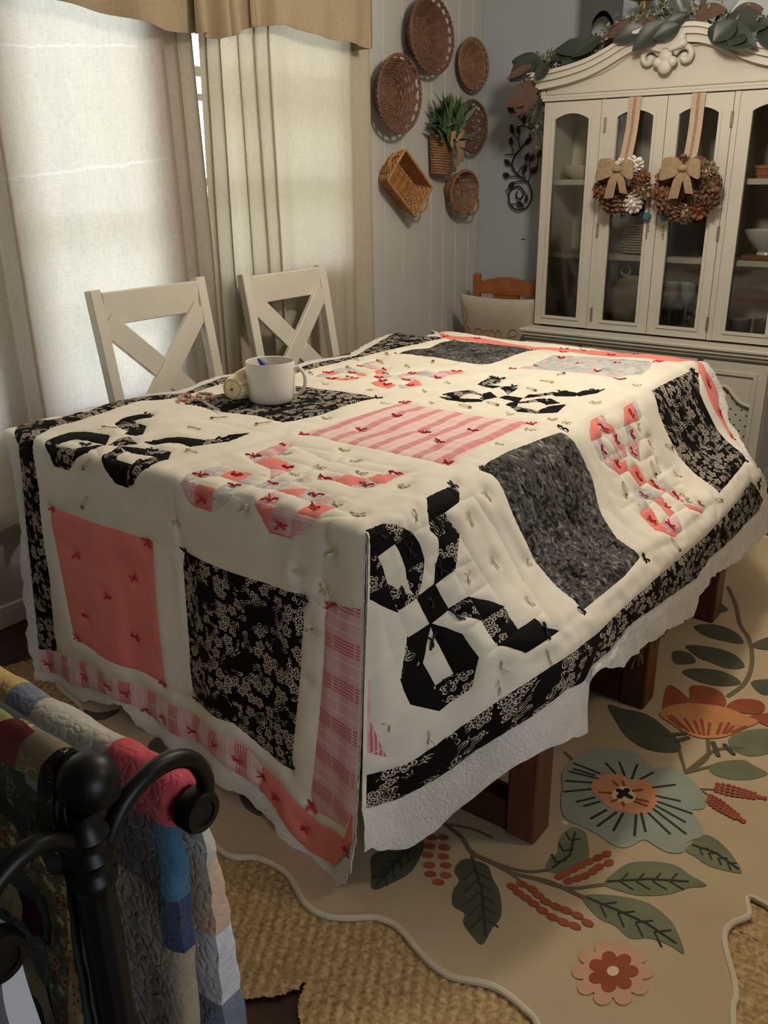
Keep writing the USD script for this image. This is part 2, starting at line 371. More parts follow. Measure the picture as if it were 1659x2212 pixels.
# what lies outside the windows
obj('lawn', bx(-30, 30, -30, 30, -.5, -.4), M_lawn, kind='structure')
for (x, y, sx, sy, h, s_) in ((-7.0, 8.75, 1.1, 1.25, 3.2, 1), (-10.5, 13.5, 1.6, 1.8, 4.4, 2)):
    m = trimesh.creation.icosphere(4); v = m.vertices * [sx, sy, h / 2]
    v = v * (1 + .5 * (fbm(m.vertices * 2.2 + s_ * 9, 4, s_)[:, None] - .5)); m.vertices = v + [x, y, h / 2 - .45]
    obj('garden_bush', m, M_hedge, None, ['rounded green bush outside behind the right-hand curtain', 'tall green bush far outside the window'][s_ - 1], 'bush', smooth=True)

# ---------------------------------------------------------------- curtains
def linen(name, col, fac, crease=()):
    q = Net(); g = q.add('geometry', 'position')
    v = q.add('mapping', 'vector', {'scale': (10, 10, 60)}, vector=g); v2 = q.add('mapping', 'vector', {'scale': (120, 120, 7)}, vector=g)
    a = q.add('noise_texture', 'fac', {'scale': 5, 'detail': 4}, vector=v); b = q.add('noise_texture', 'fac', {'scale': 3, 'detail': 4}, vector=v2)
    n = q.math('add', q.math('multiply', a, .5), q.math('multiply', b, .5))
    c = q.add('rgb_ramp', 'color', {'ramp': [(.25, tuple(x * .78 for x in col)), (.5, col), (.8, tuple(min(1, x * 1.14) for x in col))]}, fac=n)
    f = fac
    if crease:
        y, z = q.add('separate_xyz', 'y', {}, vector=g), q.add('separate_xyz', 'z', {}, vector=g)
        wob = q.math('multiply', q.math('subtract', q.add('noise_texture', 'fac', {'scale': 22, 'detail': 2}, vector=g), .5), .02); k = None
        for y0, z0, y1, z1 in crease:
            zl = q.math('add', q.math('multiply', q.math('subtract', y, y0), (z1 - z0) / (y1 - y0)), z0)
            d = q.math('absolute', q.math('add', q.math('subtract', z, zl), wob))
            s = q.math('multiply', q.step(d, .006, .001), q.step(y, y1 + .01, y1 - .03)); k = s if k is None else q.math('maximum', k, s)
        c = q.mix(q.math('multiply', k, .30), c, (.98, .98, .98)); f = q.math('add', q.math('multiply', k, .04), fac)
    q.n |= {'d': ('diffuse_bsdf', {}), 't': ('translucent_bsdf', {}), 'm': ('mix_closure', {})}
    q.l += [(c, 'd.color'), (c, 't.color'), ('d.BSDF', 'm.closure1'), ('t.BSDF', 'm.closure2')]
    if isinstance(f, str): q.l.append((f, 'm.fac'))
    else: q.n['m'][1]['fac'] = f
    return usdkit.material(stage, LK + name, q.n, q.l, surface='m.closure')
M_lin = linen('linen_curtain', srgb(222, 213, 202), .58, [(1.504, 1.395, 2.138, 1.455), (1.569, 1.745, 2.076, 1.790)])
M_lin2 = linen('linen_curtain_dimmed', srgb(202, 192, 172), .38)  # same linen, colour and translucency lowered to stand for weaker daylight behind
M_val = linen('linen_valance', srgb(178, 160, 134), .30)
def drape(segs, z0, z1, mz=40, x0=XW + .075, shift=None, seed=0):
    """A curtain seen from above as a run of folds: segs = (y from, y to, folds, depth, overlap)."""
    line = []
    for (ya, yb, n, amp, ov) in segs:
        k = max(8, int(n * 14)); th = np.linspace(0, 1, k, endpoint=False)
        w = 2 * np.pi * n * th
        env = np.clip(np.minimum(th, 1 - th) * n * 2, 0, 1) if n < 1 else np.ones_like(th)
        line += list(np.c_[x0 + amp * np.sin(w) * env, ya + (yb - ya) * th + ov * np.sin(2 * w)])
    line.append([x0, segs[-1][1]]); line = np.array(line)
    line = np.c_[gaussian_filter(line[:, 0], 1, mode='nearest'), line[:, 1]]
    zz = np.linspace(z1, z0, mz); t = np.linspace(0, 1, mz)
    P = np.zeros((len(line), mz, 3))
    for j in range(mz):
        jig = (noise(np.c_[line[:, 1] * 9, np.full(len(line), t[j] * 1.6), np.full(len(line), seed)], 4) - .5)
        y = line[:, 1] + (shift(line[:, 1], zz[j]) if shift else 0) + .012 * jig * t[j]
        P[:, j] = np.c_[np.maximum(XW + .012, XW + .075 + (line[:, 0] - XW - .075) * (.75 + .45 * t[j]) + .02 * jig * t[j]), y, np.full(len(line), zz[j])]
    return sheet(P)
gapL = lambda y, z: -.016 * np.clip((z - 1.15) / .7, 0, 1.3) * np.clip((y - 2.1) / .15, 0, 1)
gapR = lambda y, z: .022 * np.clip((z - 1.15) / .7, 0, 1.3) * np.clip((2.45 - y) / .15, 0, 1)
c = obj('curtain_panel', drape([(.55, 1.44, 4, .012, .0), (1.44, 1.53, 1.5, .040, .012), (1.53, 2.125, 3, .008, 0), (2.125, 2.292, 2.5, .034, .008)], .36, 2.2, shift=gapL), M_lin, None, 'wide unlined linen curtain panel glowing with daylight behind the first white chair', 'curtain', smooth=True)
obj('curtain_panel', drape([(2.288, 2.40, 1.5, .030, .010), (2.40, 2.46, .5, .012, 0), (2.46, 2.545, 1, .030, .010), (2.545, 2.66, 1.5, .032, .012), (2.66, 3.08, 2.5, .008, 0), (3.08, 3.27, 1.5, .014, 0)], .30, 2.2, shift=gapR, seed=3), M_lin2, None, 'beige linen curtain panel with deep folds beside the basket wall', 'curtain', smooth=True)
def vhem(y):
    return np.interp(y, [.5, 1.676, 1.82, 1.985, 2.091, 2.207, 2.24, 2.308, 2.418, 2.453, 2.63, 2.75, 2.858, 3.026, 3.145], [1.96, 1.862, 1.853, 1.842, 1.827, 1.830, 1.838, 1.826, 1.856, 1.874, 1.898, 1.893, 1.880, 1.876, 1.868])
def swag(y0, y1, n, amp, x, seed, drop=0):
    y = np.linspace(y0, y1, max(12, int((y1 - y0) * 110))); t = np.linspace(0, 1, 22); P = np.zeros((len(y), 22, 3))
    for j, tt in enumerate(t):
        z = 2.24 - (2.24 - (vhem(y) - drop)) * tt
        P[:, j] = np.c_[x + amp * (.4 + .9 * tt) * np.sin((y - y0) / (y1 - y0) * 2 * np.pi * n + .5 * np.sin(tt * 2 + seed)) + .02 * tt * (noise(np.c_[y * 6, y * 0 + tt, y * 0 + seed], 2) - .5), y, z]
    return sheet(P, P - [.004, 0, 0])
v = thing('valance', 'gathered beige linen valance with pleated centre above both curtains', 'valance')
obj('swag', swag(.6, 2.215, 6, .010, XW + .175, 1), M_val, v, smooth=True)
obj('swag', swag(2.60, 3.155, 3, .008, XW + .175, 4), M_val, v, smooth=True)
obj('jabot', swag(2.20, 2.36, 1.4, .022, XW + .185, 7, .004), M_val, v, smooth=True)
obj('jabot', swag(2.345, 2.47, 1.2, .022, XW + .180, 9, .006), M_val, v, smooth=True)
obj('jabot', swag(2.455, 2.625, 1.6, .018, XW + .185, 12, .002), M_val, v, smooth=True)
P = np.array([[[x, 3.155, z] for z in np.linspace(2.24, 1.868, 8)] for x in np.linspace(XW + .175, XW + .005, 6)])
obj('valance_return', sheet(P, P + [0, .004, 0]), M_val, v, smooth=True)
obj('valance_board', bx(XW, XW + .17, .55, 3.153, 2.235, 2.255, .002), M_trim, v)
# ================================================================ rugs, table, bench, chairs
M_rug = mat('rug_pile', srgb(186, 164, 130), .95, .06, 5, bump=.25, bscale=300, sheen=.2)
M_bind = mat('rug_binding', srgb(206, 194, 166), .9, .05)
RUGC = dict(lf=mat('rug_leaf_green', srgb(112, 116, 88), .95, .18, 14), dk=mat('rug_leaf_dark', srgb(78, 78, 62), .95, .18, 14), vn=mat('rug_vein', srgb(52, 52, 44), .95, .1), st=mat('rug_stem', srgb(104, 94, 70), .95, .1),
            bl=mat('rug_blue_petal', srgb(150, 156, 142), .95, .09, 9), co=mat('rug_coral', srgb(204, 142, 102), .95, .1, 12), rs=mat('rug_rust', srgb(146, 74, 46), .95, .14, 14), pk=mat('rug_pale_pink', srgb(198, 152, 122), .95, .08, 10),
            cr=mat('rug_core', srgb(222, 196, 150), .95, .05), br=mat('rug_berry', srgb(150, 76, 54), .95, .12, 30), or_=mat('rug_orange', srgb(196, 132, 82), .95, .1, 12), bk=mat('rug_black', srgb(28, 26, 24), .95, .1))
cW = lambda *p: crop(1060, 1250, 2.7697, p)
RZ = .013
def gp(pts): return np.array([onz(p, RZ)[:2] for p in pts])
cQ_ = lambda *p: crop(760, 1350, 1.8454, p)
cO_ = lambda *p: crop(0, 1350, 1.9988, p)
near_edge_ = gp([(488, 1843), (550, 1850), (590, 1865), (620, 1885), (637, 1912), (660, 1950), (700, 1975), (750, 1981)] + cQ_((60, 1160), (100, 1162), (170, 1190), (220, 1240), (260, 1290), (320, 1350), (390, 1395), (480, 1415), (560, 1435), (620, 1470), (680, 1520), (740, 1590)))
right_edge_ = gp(cQ_((1520, 1590), (1530, 1480), (1520, 1400), (1500, 1330), (1485, 1260), (1490, 1215), (1520, 1185), (1580, 1160), (1659, 1115)))
rim = smooth_path(np.vstack([[[-2.28, 1.85], [-2.34, 1.6], [-2.30, 1.36], [-2.12, 1.20], [-1.95, 1.16], [-1.80, 1.07], [-1.66, .99], [-1.50, .98], [-1.34, 1.02]], near_edge_[::1], [[-.40, .96], [-.33, .86], [-.22, .83], [-.12, .87], [-.07, .96]], right_edge_,
        [[.24, 1.36], [.42, 1.42], [.50, 1.56], [.44, 1.72], [.50, 1.9], [.62, 2.05], [.58, 2.3], [.52, 2.5], [.60, 2.75], [.55, 3.0], [.35, 3.2], [.2, 3.45], [-.1, 3.5], [-.5, 3.55], [-.9, 3.5], [-1.4, 3.55], [-1.8, 3.5], [-2.1, 3.4], [-2.25, 3.1], [-2.2, 2.8], [-2.3, 2.5], [-2.22, 2.2]]]), 5, closed=True)
rug_poly = Polygon(rim[:, :2] if rim.shape[1] > 2 else rim).buffer(0)
rug = thing('floral_rug', 'beige scalloped area rug with tufted leaves, blue flower and rust poppies under the table', 'rug')
obj('pile', prism(rug_poly.buffer(-.003), .008, z0=.005), M_rug, rug, smooth=20)
obj('binding', tube(np.c_[np.array(rug_poly.exterior.coords)[:-1], np.full(len(rug_poly.exterior.coords) - 1, .0105)], .0068, 8, closed=True), M_bind, rug, label='pale corded binding round the scalloped edge')
_lay = [0]
def layer():
    _lay[0] += 1; return _lay[0] * 6e-6
def motif(name, pts, m, h=.0016, ground=False, lvl=0, sm=True):
    w = np.array(pts) if ground else gp(pts)
    if sm: w = smooth_path(w, 4, closed=True)
    p = Polygon(w).buffer(.002).buffer(-.002)
    return obj(name, prism(p, h + .0007 * lvl + layer(), z0=.0128), m, rug, smooth=20)
def stroke(name, pts, wd, m, lvl=2, ground=False, h=.0016):
    w = np.array(pts) if ground else gp(pts)
    w = smooth_path(w, 5) if len(w) > 2 else w
    return obj(name, prism(LineString(w).buffer(wd / 2), h + .0007 * lvl + layer(), z0=.0128), m, rug, smooth=20)
def leaf_m(pts, tone, vein=None, branch=4):
    motif('leaf_motif', pts, RUGC[tone])
    if vein:
        v = gp(vein); a, b = v[0], v[-1]; d = b - a; n = np.array([-d[1], d[0]]) / np.linalg.norm(d); L = np.linalg.norm(d)
        g = [LineString(v).buffer(.0022)]
        for k in range(branch):
            t = .15 + .62 * k / max(1, branch - 1); q = a + d * t
            for sg in (-1, 1): g.append(LineString([q, q + d * .13 + sg * n * L * .13]).buffer(.0015))
        obj('leaf_vein', prism(unary_union(g), .0030, z0=.0128), RUGC['vn'], rug, smooth=20)
leaf_m(cQ_((470,935),(540,960),(560,1010),(590,1070),(595,1160),(560,1210),(520,1275),(480,1240),(445,1190),(450,1150),(405,1120),(405,1060),(430,1020),(410,985),(430,945)), 'dk', cQ_((482,940),(520,1060),(535,1240)), 5)
leaf_m(cQ_((85,920),(180,890),(285,862),(270,930),(230,990),(160,1030),(85,1055),(80,990)), 'dk', cQ_((240,890),(170,960),(100,1040)))
leaf_m(cQ_((1005,1035),(1050,985),(1110,950),(1200,945),(1290,960),(1350,1000),(1415,1040),(1340,1050),(1260,1075),(1150,1080),(1080,1065)), 'lf', cQ_((1020,1025),(1180,1015),(1340,1025)))
leaf_m(cQ_((920,1095),(960,1075),(1080,1085),(1180,1110),(1250,1160),(1290,1210),(1325,1310),(1270,1280),(1190,1250),(1110,1250),(1050,1200),(985,1170)), 'lf', cQ_((940,1090),(1060,1140),(1180,1195),(1290,1270)))
leaf_m(cQ_((775,980),(790,930),(820,910),(830,850),(880,808),(930,830),(940,870),(945,920),(910,970),(850,990)), 'lf', cQ_((800,970),(870,920),(890,830)), 3)
leaf_m(cQ_((1330,895),(1400,840),(1450,855),(1500,900),(1530,940),(1555,990),(1490,980),(1420,960),(1370,925)), 'lf', cQ_((1360,880),(1450,910),(1540,975)))
leaf_m(cQ_((1425,565),(1480,545),(1560,540),(1600,560),(1655,590),(1640,605),(1580,618),(1500,615),(1440,595)), 'lf')
leaf_m(cQ_((1500,460),(1560,425),(1659,415),(1720,440),(1690,500),(1600,525),(1530,505)), 'lf')
leaf_m(cQ_((1020,320),(1080,335),(1180,360),(1260,420),(1300,460),(1310,500),(1250,510),(1160,490),(1090,440),(1050,380)), 'dk')
for L in (cQ_((1330,85),(1400,85),(1480,100),(1540,130),(1565,170),(1500,175),(1430,150),(1380,130)), cQ_((1315,190),(1360,175),(1450,180),(1520,205),(1550,235),(1480,245),(1390,230)), cQ_((1365,5),(1450,0),(1530,30),(1560,75),(1480,65),(1400,40)),
          cQ_((1590,235),(1620,220),(1680,222),(1700,260),(1640,280)), cQ_((1590,85),(1659,50),(1720,60),(1670,100)), cQ_((1280,108),(1340,110),(1370,150),(1290,155)), cQ_((1330,-120),(1420,-110),(1500,-60),(1420,-50)), cQ_((1350,-250),(1420,-240),(1480,-200),(1400,-195))):
    leaf_m(L, 'dk', None)
for L in (cO_((640,520),(680,485),(735,500),(720,540),(660,560)), cO_((1035,730),(1090,740),(1130,800),(1120,825),(1060,790)), cO_((320,355),(420,380),(520,365),(450,410),(350,400))): leaf_m(L, 'dk')
for s, wd in ((cQ_((370,795),(440,850),(480,910),(560,950),(640,990),(720,1010),(800,1030),(925,1088)), .010), (cQ_((484,905),(480,960)), .008), (cQ_((500,920),(600,960),(700,985),(785,978)), .007), (cQ_((720,1010),(860,1050),(1012,1035)), .008), (cQ_((620,985),(700,1040)), .005), (cQ_((370,795),(480,815),(560,850)), .006),
              (cQ_((1500,-150),(1530,-80),(1548,0),(1580,50),(1595,110),(1590,180),(1560,240),(1500,285)), .013), (cQ_((1420,460),(1415,530),(1335,590)), .010), (cQ_((1560,490),(1450,500),(1380,550),(1330,590)), .010), (cQ_((1428,566),(1335,590)), .008), (cQ_((1330,590),(1305,500)), .008), (cQ_((850,510),(900,560)), .008), (cQ_((1385,655),(1450,658)), .005), (cQ_((1400,665),(1440,695)), .005)):
    stroke('stem_motif', s, wd, RUGC['st'], 0)
def berries(cs, rx=.0125, ry=.0085, ang=0.5):
    for c in gp(cs):
        t = np.linspace(0, 2 * np.pi, 12, endpoint=False)
        e = np.c_[rx * np.cos(t), ry * np.sin(t)] @ np.array([[math.cos(ang), math.sin(ang)], [-math.sin(ang), math.cos(ang)]])
        motif('berry_motif', c + e, RUGC['br'], ground=True, lvl=1, sm=False)
berries(cQ_((320,850),(365,850),(310,885),(370,890),(305,920),(365,925),(310,960),(375,960),(315,995),(375,1000),(345,1027)))
berries(cQ_((1015,915),(1025,950),(980,930),(985,967),(945,945),(960,985),(915,960),(930,1002),(885,975),(900,1012),(855,990),(865,1022),(830,1003)), ang=1.2)
berries(cQ_((640,1045),(680,1035),(665,1070),(720,1055),(695,1090),(745,1080),(725,1112),(775,1105),(760,1140),(815,1125),(800,1167),(855,1140),(845,1187),(900,1160),(890,1202),(940,1190)), ang=.1)
rb = np.random.default_rng(8)
for (a, b, wd) in ((cQ_((1455,650))[0], cQ_((1645,693))[0], 20), (cQ_((1425,695))[0], cQ_((1560,785))[0], 20)):
    A_, B_ = np.array(a), np.array(b); n_ = np.array([-(B_ - A_)[1], (B_ - A_)[0]]); n_ /= np.linalg.norm(n_)
    berries([tuple(A_ + (B_ - A_) * (i / 9) + n_ * (j * wd * .52 * (1 - .85 * abs(i / 9 - .25)))) for i in range(10) for j in (-1, -.33, .33, 1) if not (i > 7 and abs(j) > .5)], .0058, .0045, .6)
# blue flower
blue = cW((430,1160),(520,1060),(650,1015),(800,1030),(900,1060),(970,1135),(1080,1125),(1160,1170),(1240,1250),(1290,1330),(1270,1380),(1205,1390),(1262,1480),(1270,1540),(1180,1580),(1150,1640),(1060,1640),(980,1600),(915,1565),(820,1610),(740,1600),(650,1540),(560,1490),(450,1440),(420,1350),(430,1250))
motif('flower_motif', blue, RUGC['bl'])
motif('flower_centre', cW((600,1260),(640,1190),(760,1175),(830,1210),(900,1205),(980,1250),(1000,1340),(960,1390),(880,1420),(800,1400),(720,1380),(650,1320)), RUGC['co'], lvl=1)
motif('flower_core', cW((722,1300),(755,1258),(810,1250),(865,1300),(855,1340),(800,1352),(745,1335)), RUGC['cr'], lvl=2)
x_ = gp(cW((765,1275),(835,1315),(815,1272),(770,1312),(760,1290),(840,1300)))
obj('stamen_motif', prism(unary_union([LineString(x_[0:2]).buffer(.007), LineString(x_[2:4]).buffer(.007)]), .0045, z0=.0128), RUGC['bk'], rug, smooth=20)
for s in (((440,1280),(595,1265)),((450,1215),(600,1225)),((475,1160),(640,1200)),((500,1110),(650,1170)),((690,1110),(745,1170)),((770,1105),(800,1180)),((875,1120),(845,1200)),((970,1165),(895,1205)),((1100,1238),(970,1255)),((1130,1335),(990,1305)),((1200,1410),(1000,1340)),((1160,1460),(990,1365)),((1165,1530),(975,1385)),((1070,1530),(945,1410)),((925,1515),(900,1410)),((860,1540),(870,1420)),((735,1510),(790,1410)),((640,1485),(750,1405)),((600,1440),(690,1390)),((560,1365),(650,1340)),((515,1340),(620,1315)),((500,1145),(620,1180))):
    stroke('petal_stroke', cW(*s), .0062, RUGC['vn'], 1)
for s in (((850,1278),(905,1270)),((870,1325),(940,1340)),((860,1340),(930,1365)),((650,1285),(720,1290)),((735,1220),(760,1245)),((790,1220),(800,1245)),((725,1340),(755,1330)),((790,1345),(795,1365))):
    stroke('centre_stroke', cW(*s), .006, RUGC['rs'], 3)
# poppy
for P_ in (((1030,790),(1060,642),(1150,690),(1210,770),(1100,800)), ((1192,690),(1200,645),(1310,652),(1390,695),(1402,765),(1300,785),(1200,745)), ((1410,770),(1480,725),(1600,732),(1642,772),(1600,812),(1480,802)), ((1540,830),(1659,808),(1760,840),(1680,890),(1580,850))):
    motif('poppy_petal', cW(*P_), RUGC['rs'])
motif('poppy_centre', cW((1010,820),(1060,770),(1200,750),(1400,775),(1540,830),(1600,862),(1520,900),(1400,950),(1260,958),(1150,920),(1080,870)), RUGC['or_'], lvl=1)
for s in (((1060,830),(1140,900)),((1080,825),(1180,915)),((1160,845),(1215,925)),((1220,860),(1250,935)),((1260,850),(1275,940)),((1310,870),(1300,940)),((1380,870),(1355,935)),((1425,870),(1390,930)),((1450,890),(1410,930)),((1525,890),(1440,925))):
    stroke('poppy_stroke', cW(*s), .008, RUGC['rs'], 2)
for s in (((1060,940),(1160,930)),((1110,975),(1180,955)),((1330,985),(1360,1060)),((1400,1000),(1450,1050))): stroke('sepal_stroke', cW(*s), .012, RUGC['dk'], 1)
# small pink flower by the near edge
c0 = gp(cQ_((1040, 1385)))[0]; ux = gp(cQ_((1200, 1385)))[0] - c0; uy = gp(cQ_((1040, 1260)))[0] - c0
t = np.linspace(0, 2 * np.pi, 100, endpoint=False)
for n_, r0, amp, m_, lv in ((10, .86, .16, 'pk', 0), (7, .50, .14, 'rs', 1)):
    r_ = r0 - amp + 2 * amp * np.sqrt(np.abs(np.cos(n_ * t / 2))); motif('flower_motif', c0 + np.cos(t)[:, None] * ux * r_[:, None] + np.sin(t)[:, None] * uy * r_[:, None], RUGC[m_], ground=True, lvl=lv, sm=False)
motif('flower_core', c0 + .15 * (np.cos(t)[:, None] * ux + np.sin(t)[:, None] * uy), RUGC['cr'], ground=True, lvl=2, sm=False)
# braided jute underneath
def jute_mat():
    q = Net(); g = q.add('geometry', 'position')
    a = q.add('noise_texture', 'fac', {'scale': 110, 'detail': 4}, vector=g); b = q.add('noise_texture', 'fac', {'scale': 5, 'detail': 2}, vector=g)
    n = q.math('add', q.math('multiply', a, .8), q.math('multiply', b, .2))
    c = q.add('rgb_ramp', 'color', {'ramp': [(.3, srgb(132, 104, 68)), (.5, srgb(176, 146, 102)), (.72, srgb(204, 178, 132))]}, fac=n)
    return q.done('jute', c, .9, bump=q.add('noise_texture', 'fac', {'scale': 400, 'detail': 2}, vector=g), bstr=.4)
M_jute = jute_mat()
jedge = np.array([onz(p, 0.004)[:2] for p in [(400, 2150), (470, 2165), (540, 2160), (600, 2155), (645, 2140), (660, 2118), (643, 2160), (640, 2190), (650, 2225)]])
jp = Polygon(np.vstack([[[-2.45, 3.2], [-2.46, 1.5], [-2.3, 1.25], [-2.44, .9], [-2.2, .75], [-1.9, .7], [-1.7, .55], [-1.5, .6]], jedge, [[-.62, .72], [-.3, .55], [.1, .6], [.35, .75], [.62, .95], [.8, 1.3], [.8, 3.2]]])).buffer(0)
def braid(q, ang):
    c_, s_ = math.cos(ang), math.sin(ang); u, v = q[:, 0] * c_ + q[:, 1] * s_, -q[:, 0] * s_ + q[:, 1] * c_
    u = u + .004 * np.sin(v * 9) ; row = u / .0225; r_ = row - np.floor(row)
    s2 = np.where(r_ < .5, r_ * 2, 2 - 2 * r_); par = np.where(np.floor(row) % 2 == 0, 0, .5)
    lobe = np.abs(np.sin(np.pi * (v / .021 + s2 * .55 + par)))
    return .0058 * np.sqrt(np.clip(s2, 0, 1)) * (.30 + .70 * np.sqrt(lobe)) + .0012 * (noise(np.c_[q * 90, q[:, :1] * 0], 3) - .5)
def rug_grid(poly, step, hfun):
    x0, y0, x1, y1 = poly.bounds
    g = np.stack(np.meshgrid(np.arange(x0, x1, step), np.arange(y0, y1, step), indexing='ij'), -1)
    ok = shapely.contains_xy(poly, g[..., 0], g[..., 1]); n, m = ok.shape
    P = np.dstack([g, .002 + hfun(g.reshape(-1, 2)).reshape(n, m)]); idx = np.arange(n * m).reshape(n, m)
    f = ok[:-1, :-1] & ok[1:, :-1] & ok[1:, 1:] & ok[:-1, 1:]
    q = np.stack([idx[:-1, :-1][f], idx[1:, :-1][f], idx[1:, 1:][f], idx[:-1, 1:][f]], 1)
    F = np.vstack([q[:, [0, 1, 2]], q[:, [0, 2, 3]]]); V = P.reshape(-1, 3); u = np.unique(F); k = np.full(len(V), -1); k[u] = np.arange(len(u))
    return trimesh.Trimesh(V[u], k[F], process=False)
jute = thing('jute_rug', 'braided natural jute rug with scalloped edge lying beneath the floral rug', 'rug')
vis = jp.intersection(sbox(-2.5, .3, .82, 1.45)).difference(rug_poly.buffer(-.05))
for g in getattr(vis, 'geoms', [vis]):
    if g.area > .01: obj('braid', rug_grid(g, .0034, lambda q: braid(q, .5)), M_jute, jute, smooth=True)
rest_j = jp.difference(vis)
for g in getattr(rest_j, 'geoms', [rest_j]):
    if g.area > .02 : obj('braid', prism(g, .0035, z0=.0008), M_jute, jute, smooth=False)

# -- the table itself and the bench that holds the quilt out on the right
M_dkwood = mat('dark_stained_wood', srgb(70, 42, 28), .45, .3, 5, stretch=(2, 2, 14), bump=.15, bscale=40)
M_leg = mat('bench_wood', srgb(96, 56, 36), .42, .3, 6, stretch=(14, 14, 1.5), bump=.2, bscale=50)
tab = thing('dining_table', 'dark wooden dining table hidden beneath the spread quilt', 'table')
TY0, TY1, TX0, TX1 = 1.232, 3.07, -2.135, -.965
for k in range(6):
    x0 = TX0 + (TX1 - TX0) * k / 6; obj('tabletop_board', bx(x0 + .001, x0 + (TX1 - TX0) / 6 - .001, TY0, TY1, .722, .752, .004), M_dkwood, tab)
for x in (TX0 + .08, TX1 - .16):
    for y in (TY0 + .12, TY1 - .2): obj('leg', bx(x, x + .08, y, y + .08, .012, .722, .006), M_dkwood, tab)
obj('apron', prism(sbox(TX0 + .09, TY0 + .13, TX1 - .09, TY1 - .13).difference(sbox(TX0 + .115, TY0 + .155, TX1 - .115, TY1 - .155)), .09, z0=.63), M_dkwood, tab, smooth=False)
bench = thing('trestle_bench', 'brown wooden bench on three square-post frames pushed against the table', 'bench')
for y in (1.411, 2.055, 2.662):
    obj('leg', bx(-.731, -.660, y, y + .075, .0150, .372, .004), M_leg, bench)
    obj('floor_beam', bx(-1.02, -.732, y + .006, y + .069, .0150, .095, .004), M_dkwood, bench)
    obj('leg', bx(-1.09, -1.021, y, y + .075, .0150, .372, .004), M_leg, bench)
for k in range(3):
    x0 = -1.118 + k * .152; obj('seat_board', bx(x0, x0 + .150, 1.37, 2.775, .373, .403, .004), M_leg, bench)
M_throw = mat('bench_throw', srgb(150, 116, 76), .9, .15, 30, bump=.4, bscale=200)
thr = thing('fringed_throw', 'tan fringed throw laid over the bench beneath the quilt hem', 'throw')
zz = smooth_path([(-1.05, 0, .409), (-.9, 0, .409), (-.69, 0, .409), (-.662, 0, .402), (-.655, 0, .36), (-.655, 0, .31)], 4)
for ya, yb in ((1.92, 2.72),):
    P = np.array([[(x, y, z) for x, _, z in zz] for y in np.linspace(ya, yb, 12)]); obj('cloth', sheet(P, P - [.0, 0, .004]), M_throw, thr, smooth=40)
rf = np.random.default_rng(5); fr = []
for y in np.arange(1.92, 2.72, .009):
    L = .07 + rf.uniform(-.02, .035); fr.append(tube([(-.655, y, .312), (-.653 + rf.uniform(-.004, .006), y + rf.uniform(-.004, .004), .312 - L / 2), (-.653 + rf.uniform(-.01, .012), y + rf.uniform(-.01, .01), .312 - L)], .0018, 5))
obj('fringe', cat(fr), M_throw, thr, kind='stuff')
obj('paper_scrap', bx(*(lambda c: (c[0] - .006, c[0] + .006, c[1] - .006, c[1] + .006, .0136, .0145))(onz((1220, 1778), RZ))), M_trim, None, 'tiny white scrap lying on the rug beside the nearest bench post', 'scrap', smooth=False)

# -- the two painted chairs on the window side
M_chair = mat('chair_paint', srgb(214, 208, 192), .45, .04, 12, bump=.05)
def x_chair(label, y0, y1, zt, rake=.10):
    t = thing('dining_chair', label, 'chair')
    W_ = y1 - y0; xb = -2.445     # top of the back; it leans towards the window
    def at(z, dy=0, dx=0): return np.array([xb + rake * np.clip((zt - z) / .6, 0, 1) + dx, dy, z])
    for s_, y in ((0, y0 + .021), (1, y1 - .021)):
        p = [at(zt, y), at(.8, y), at(.46, y)]
        body = [obb(p[0], p[1], .042, .034, up=(1, 0, 0), c=.003), obb(p[1], p[2], .042, .034, up=(1, 0, 0), c=.003, ext=.003), obb(p[2], (at(.46)[0] - .03, y, .014), .042, .036, up=(1, 0, 0), c=.003, ext=.0)]
        man = m3.Manifold.batch_boolean([m3.Manifold(m3.Mesh(np.array(b.vertices, np.float32), np.array(b.faces, np.uint32))) for b in body], m3.OpType.Add)
        obj('back_post', tri(man), M_chair, t)
    def rail(z, h, name):
        a, b = at(z, y0 + .040), at(z, y1 - .040); obj(name, obb(a, b, h, .024, up=(1, 0, 0), c=.003), M_chair, t)
    rail(zt - .062, .105, 'top_rail'); rail(.55, .06, 'lower_rail')
    za, zb = zt - .115, .58
    w_ = .074
    obj('cross_board', obb(at(zb, y0 + .055, .006), at(za, y1 - .055, .006), w_, .020, up=(1, 0, 0), c=.002, ext=.02), M_chair, t)
    m_ = at((za + zb) / 2, (y0 + y1) / 2, .004)
    for za_, ya_ in ((za, y0 + .055), (zb, y1 - .055)):
        e = at(za_, ya_, .004); d = (m_ - e) / np.linalg.norm(m_ - e); obj('cross_board', obb(e - d * .02, m_ - d * .036, w_, .018, up=(1, 0, 0), c=.002), M_chair, t)
    obj('seat', bx(-2.40, -1.97, y0 - .005, y1 + .005, .445, .478, .008), M_chair, t)
    for y in (y0 + .02, y1 - .06): obj('front_leg', bx(-2.03, -1.99, y, y + .04, .0145, .445, .003), M_chair, t)
    obj('seat_apron', prism(sbox(-2.36, y0 + .02, -1.995, y1 - .02).difference(sbox(-2.34, y0 + .04, -2.015, y1 - .04)), .05, z0=.395), M_chair, t, smooth=False)
    return t
x_chair('off-white dining chair with crossed back boards, standing before the brightest curtain', 1.705, 2.190, 1.062)
x_chair('off-white dining chair with crossed back boards, set before the deep curtain folds', 2.375, 2.855, 1.052)
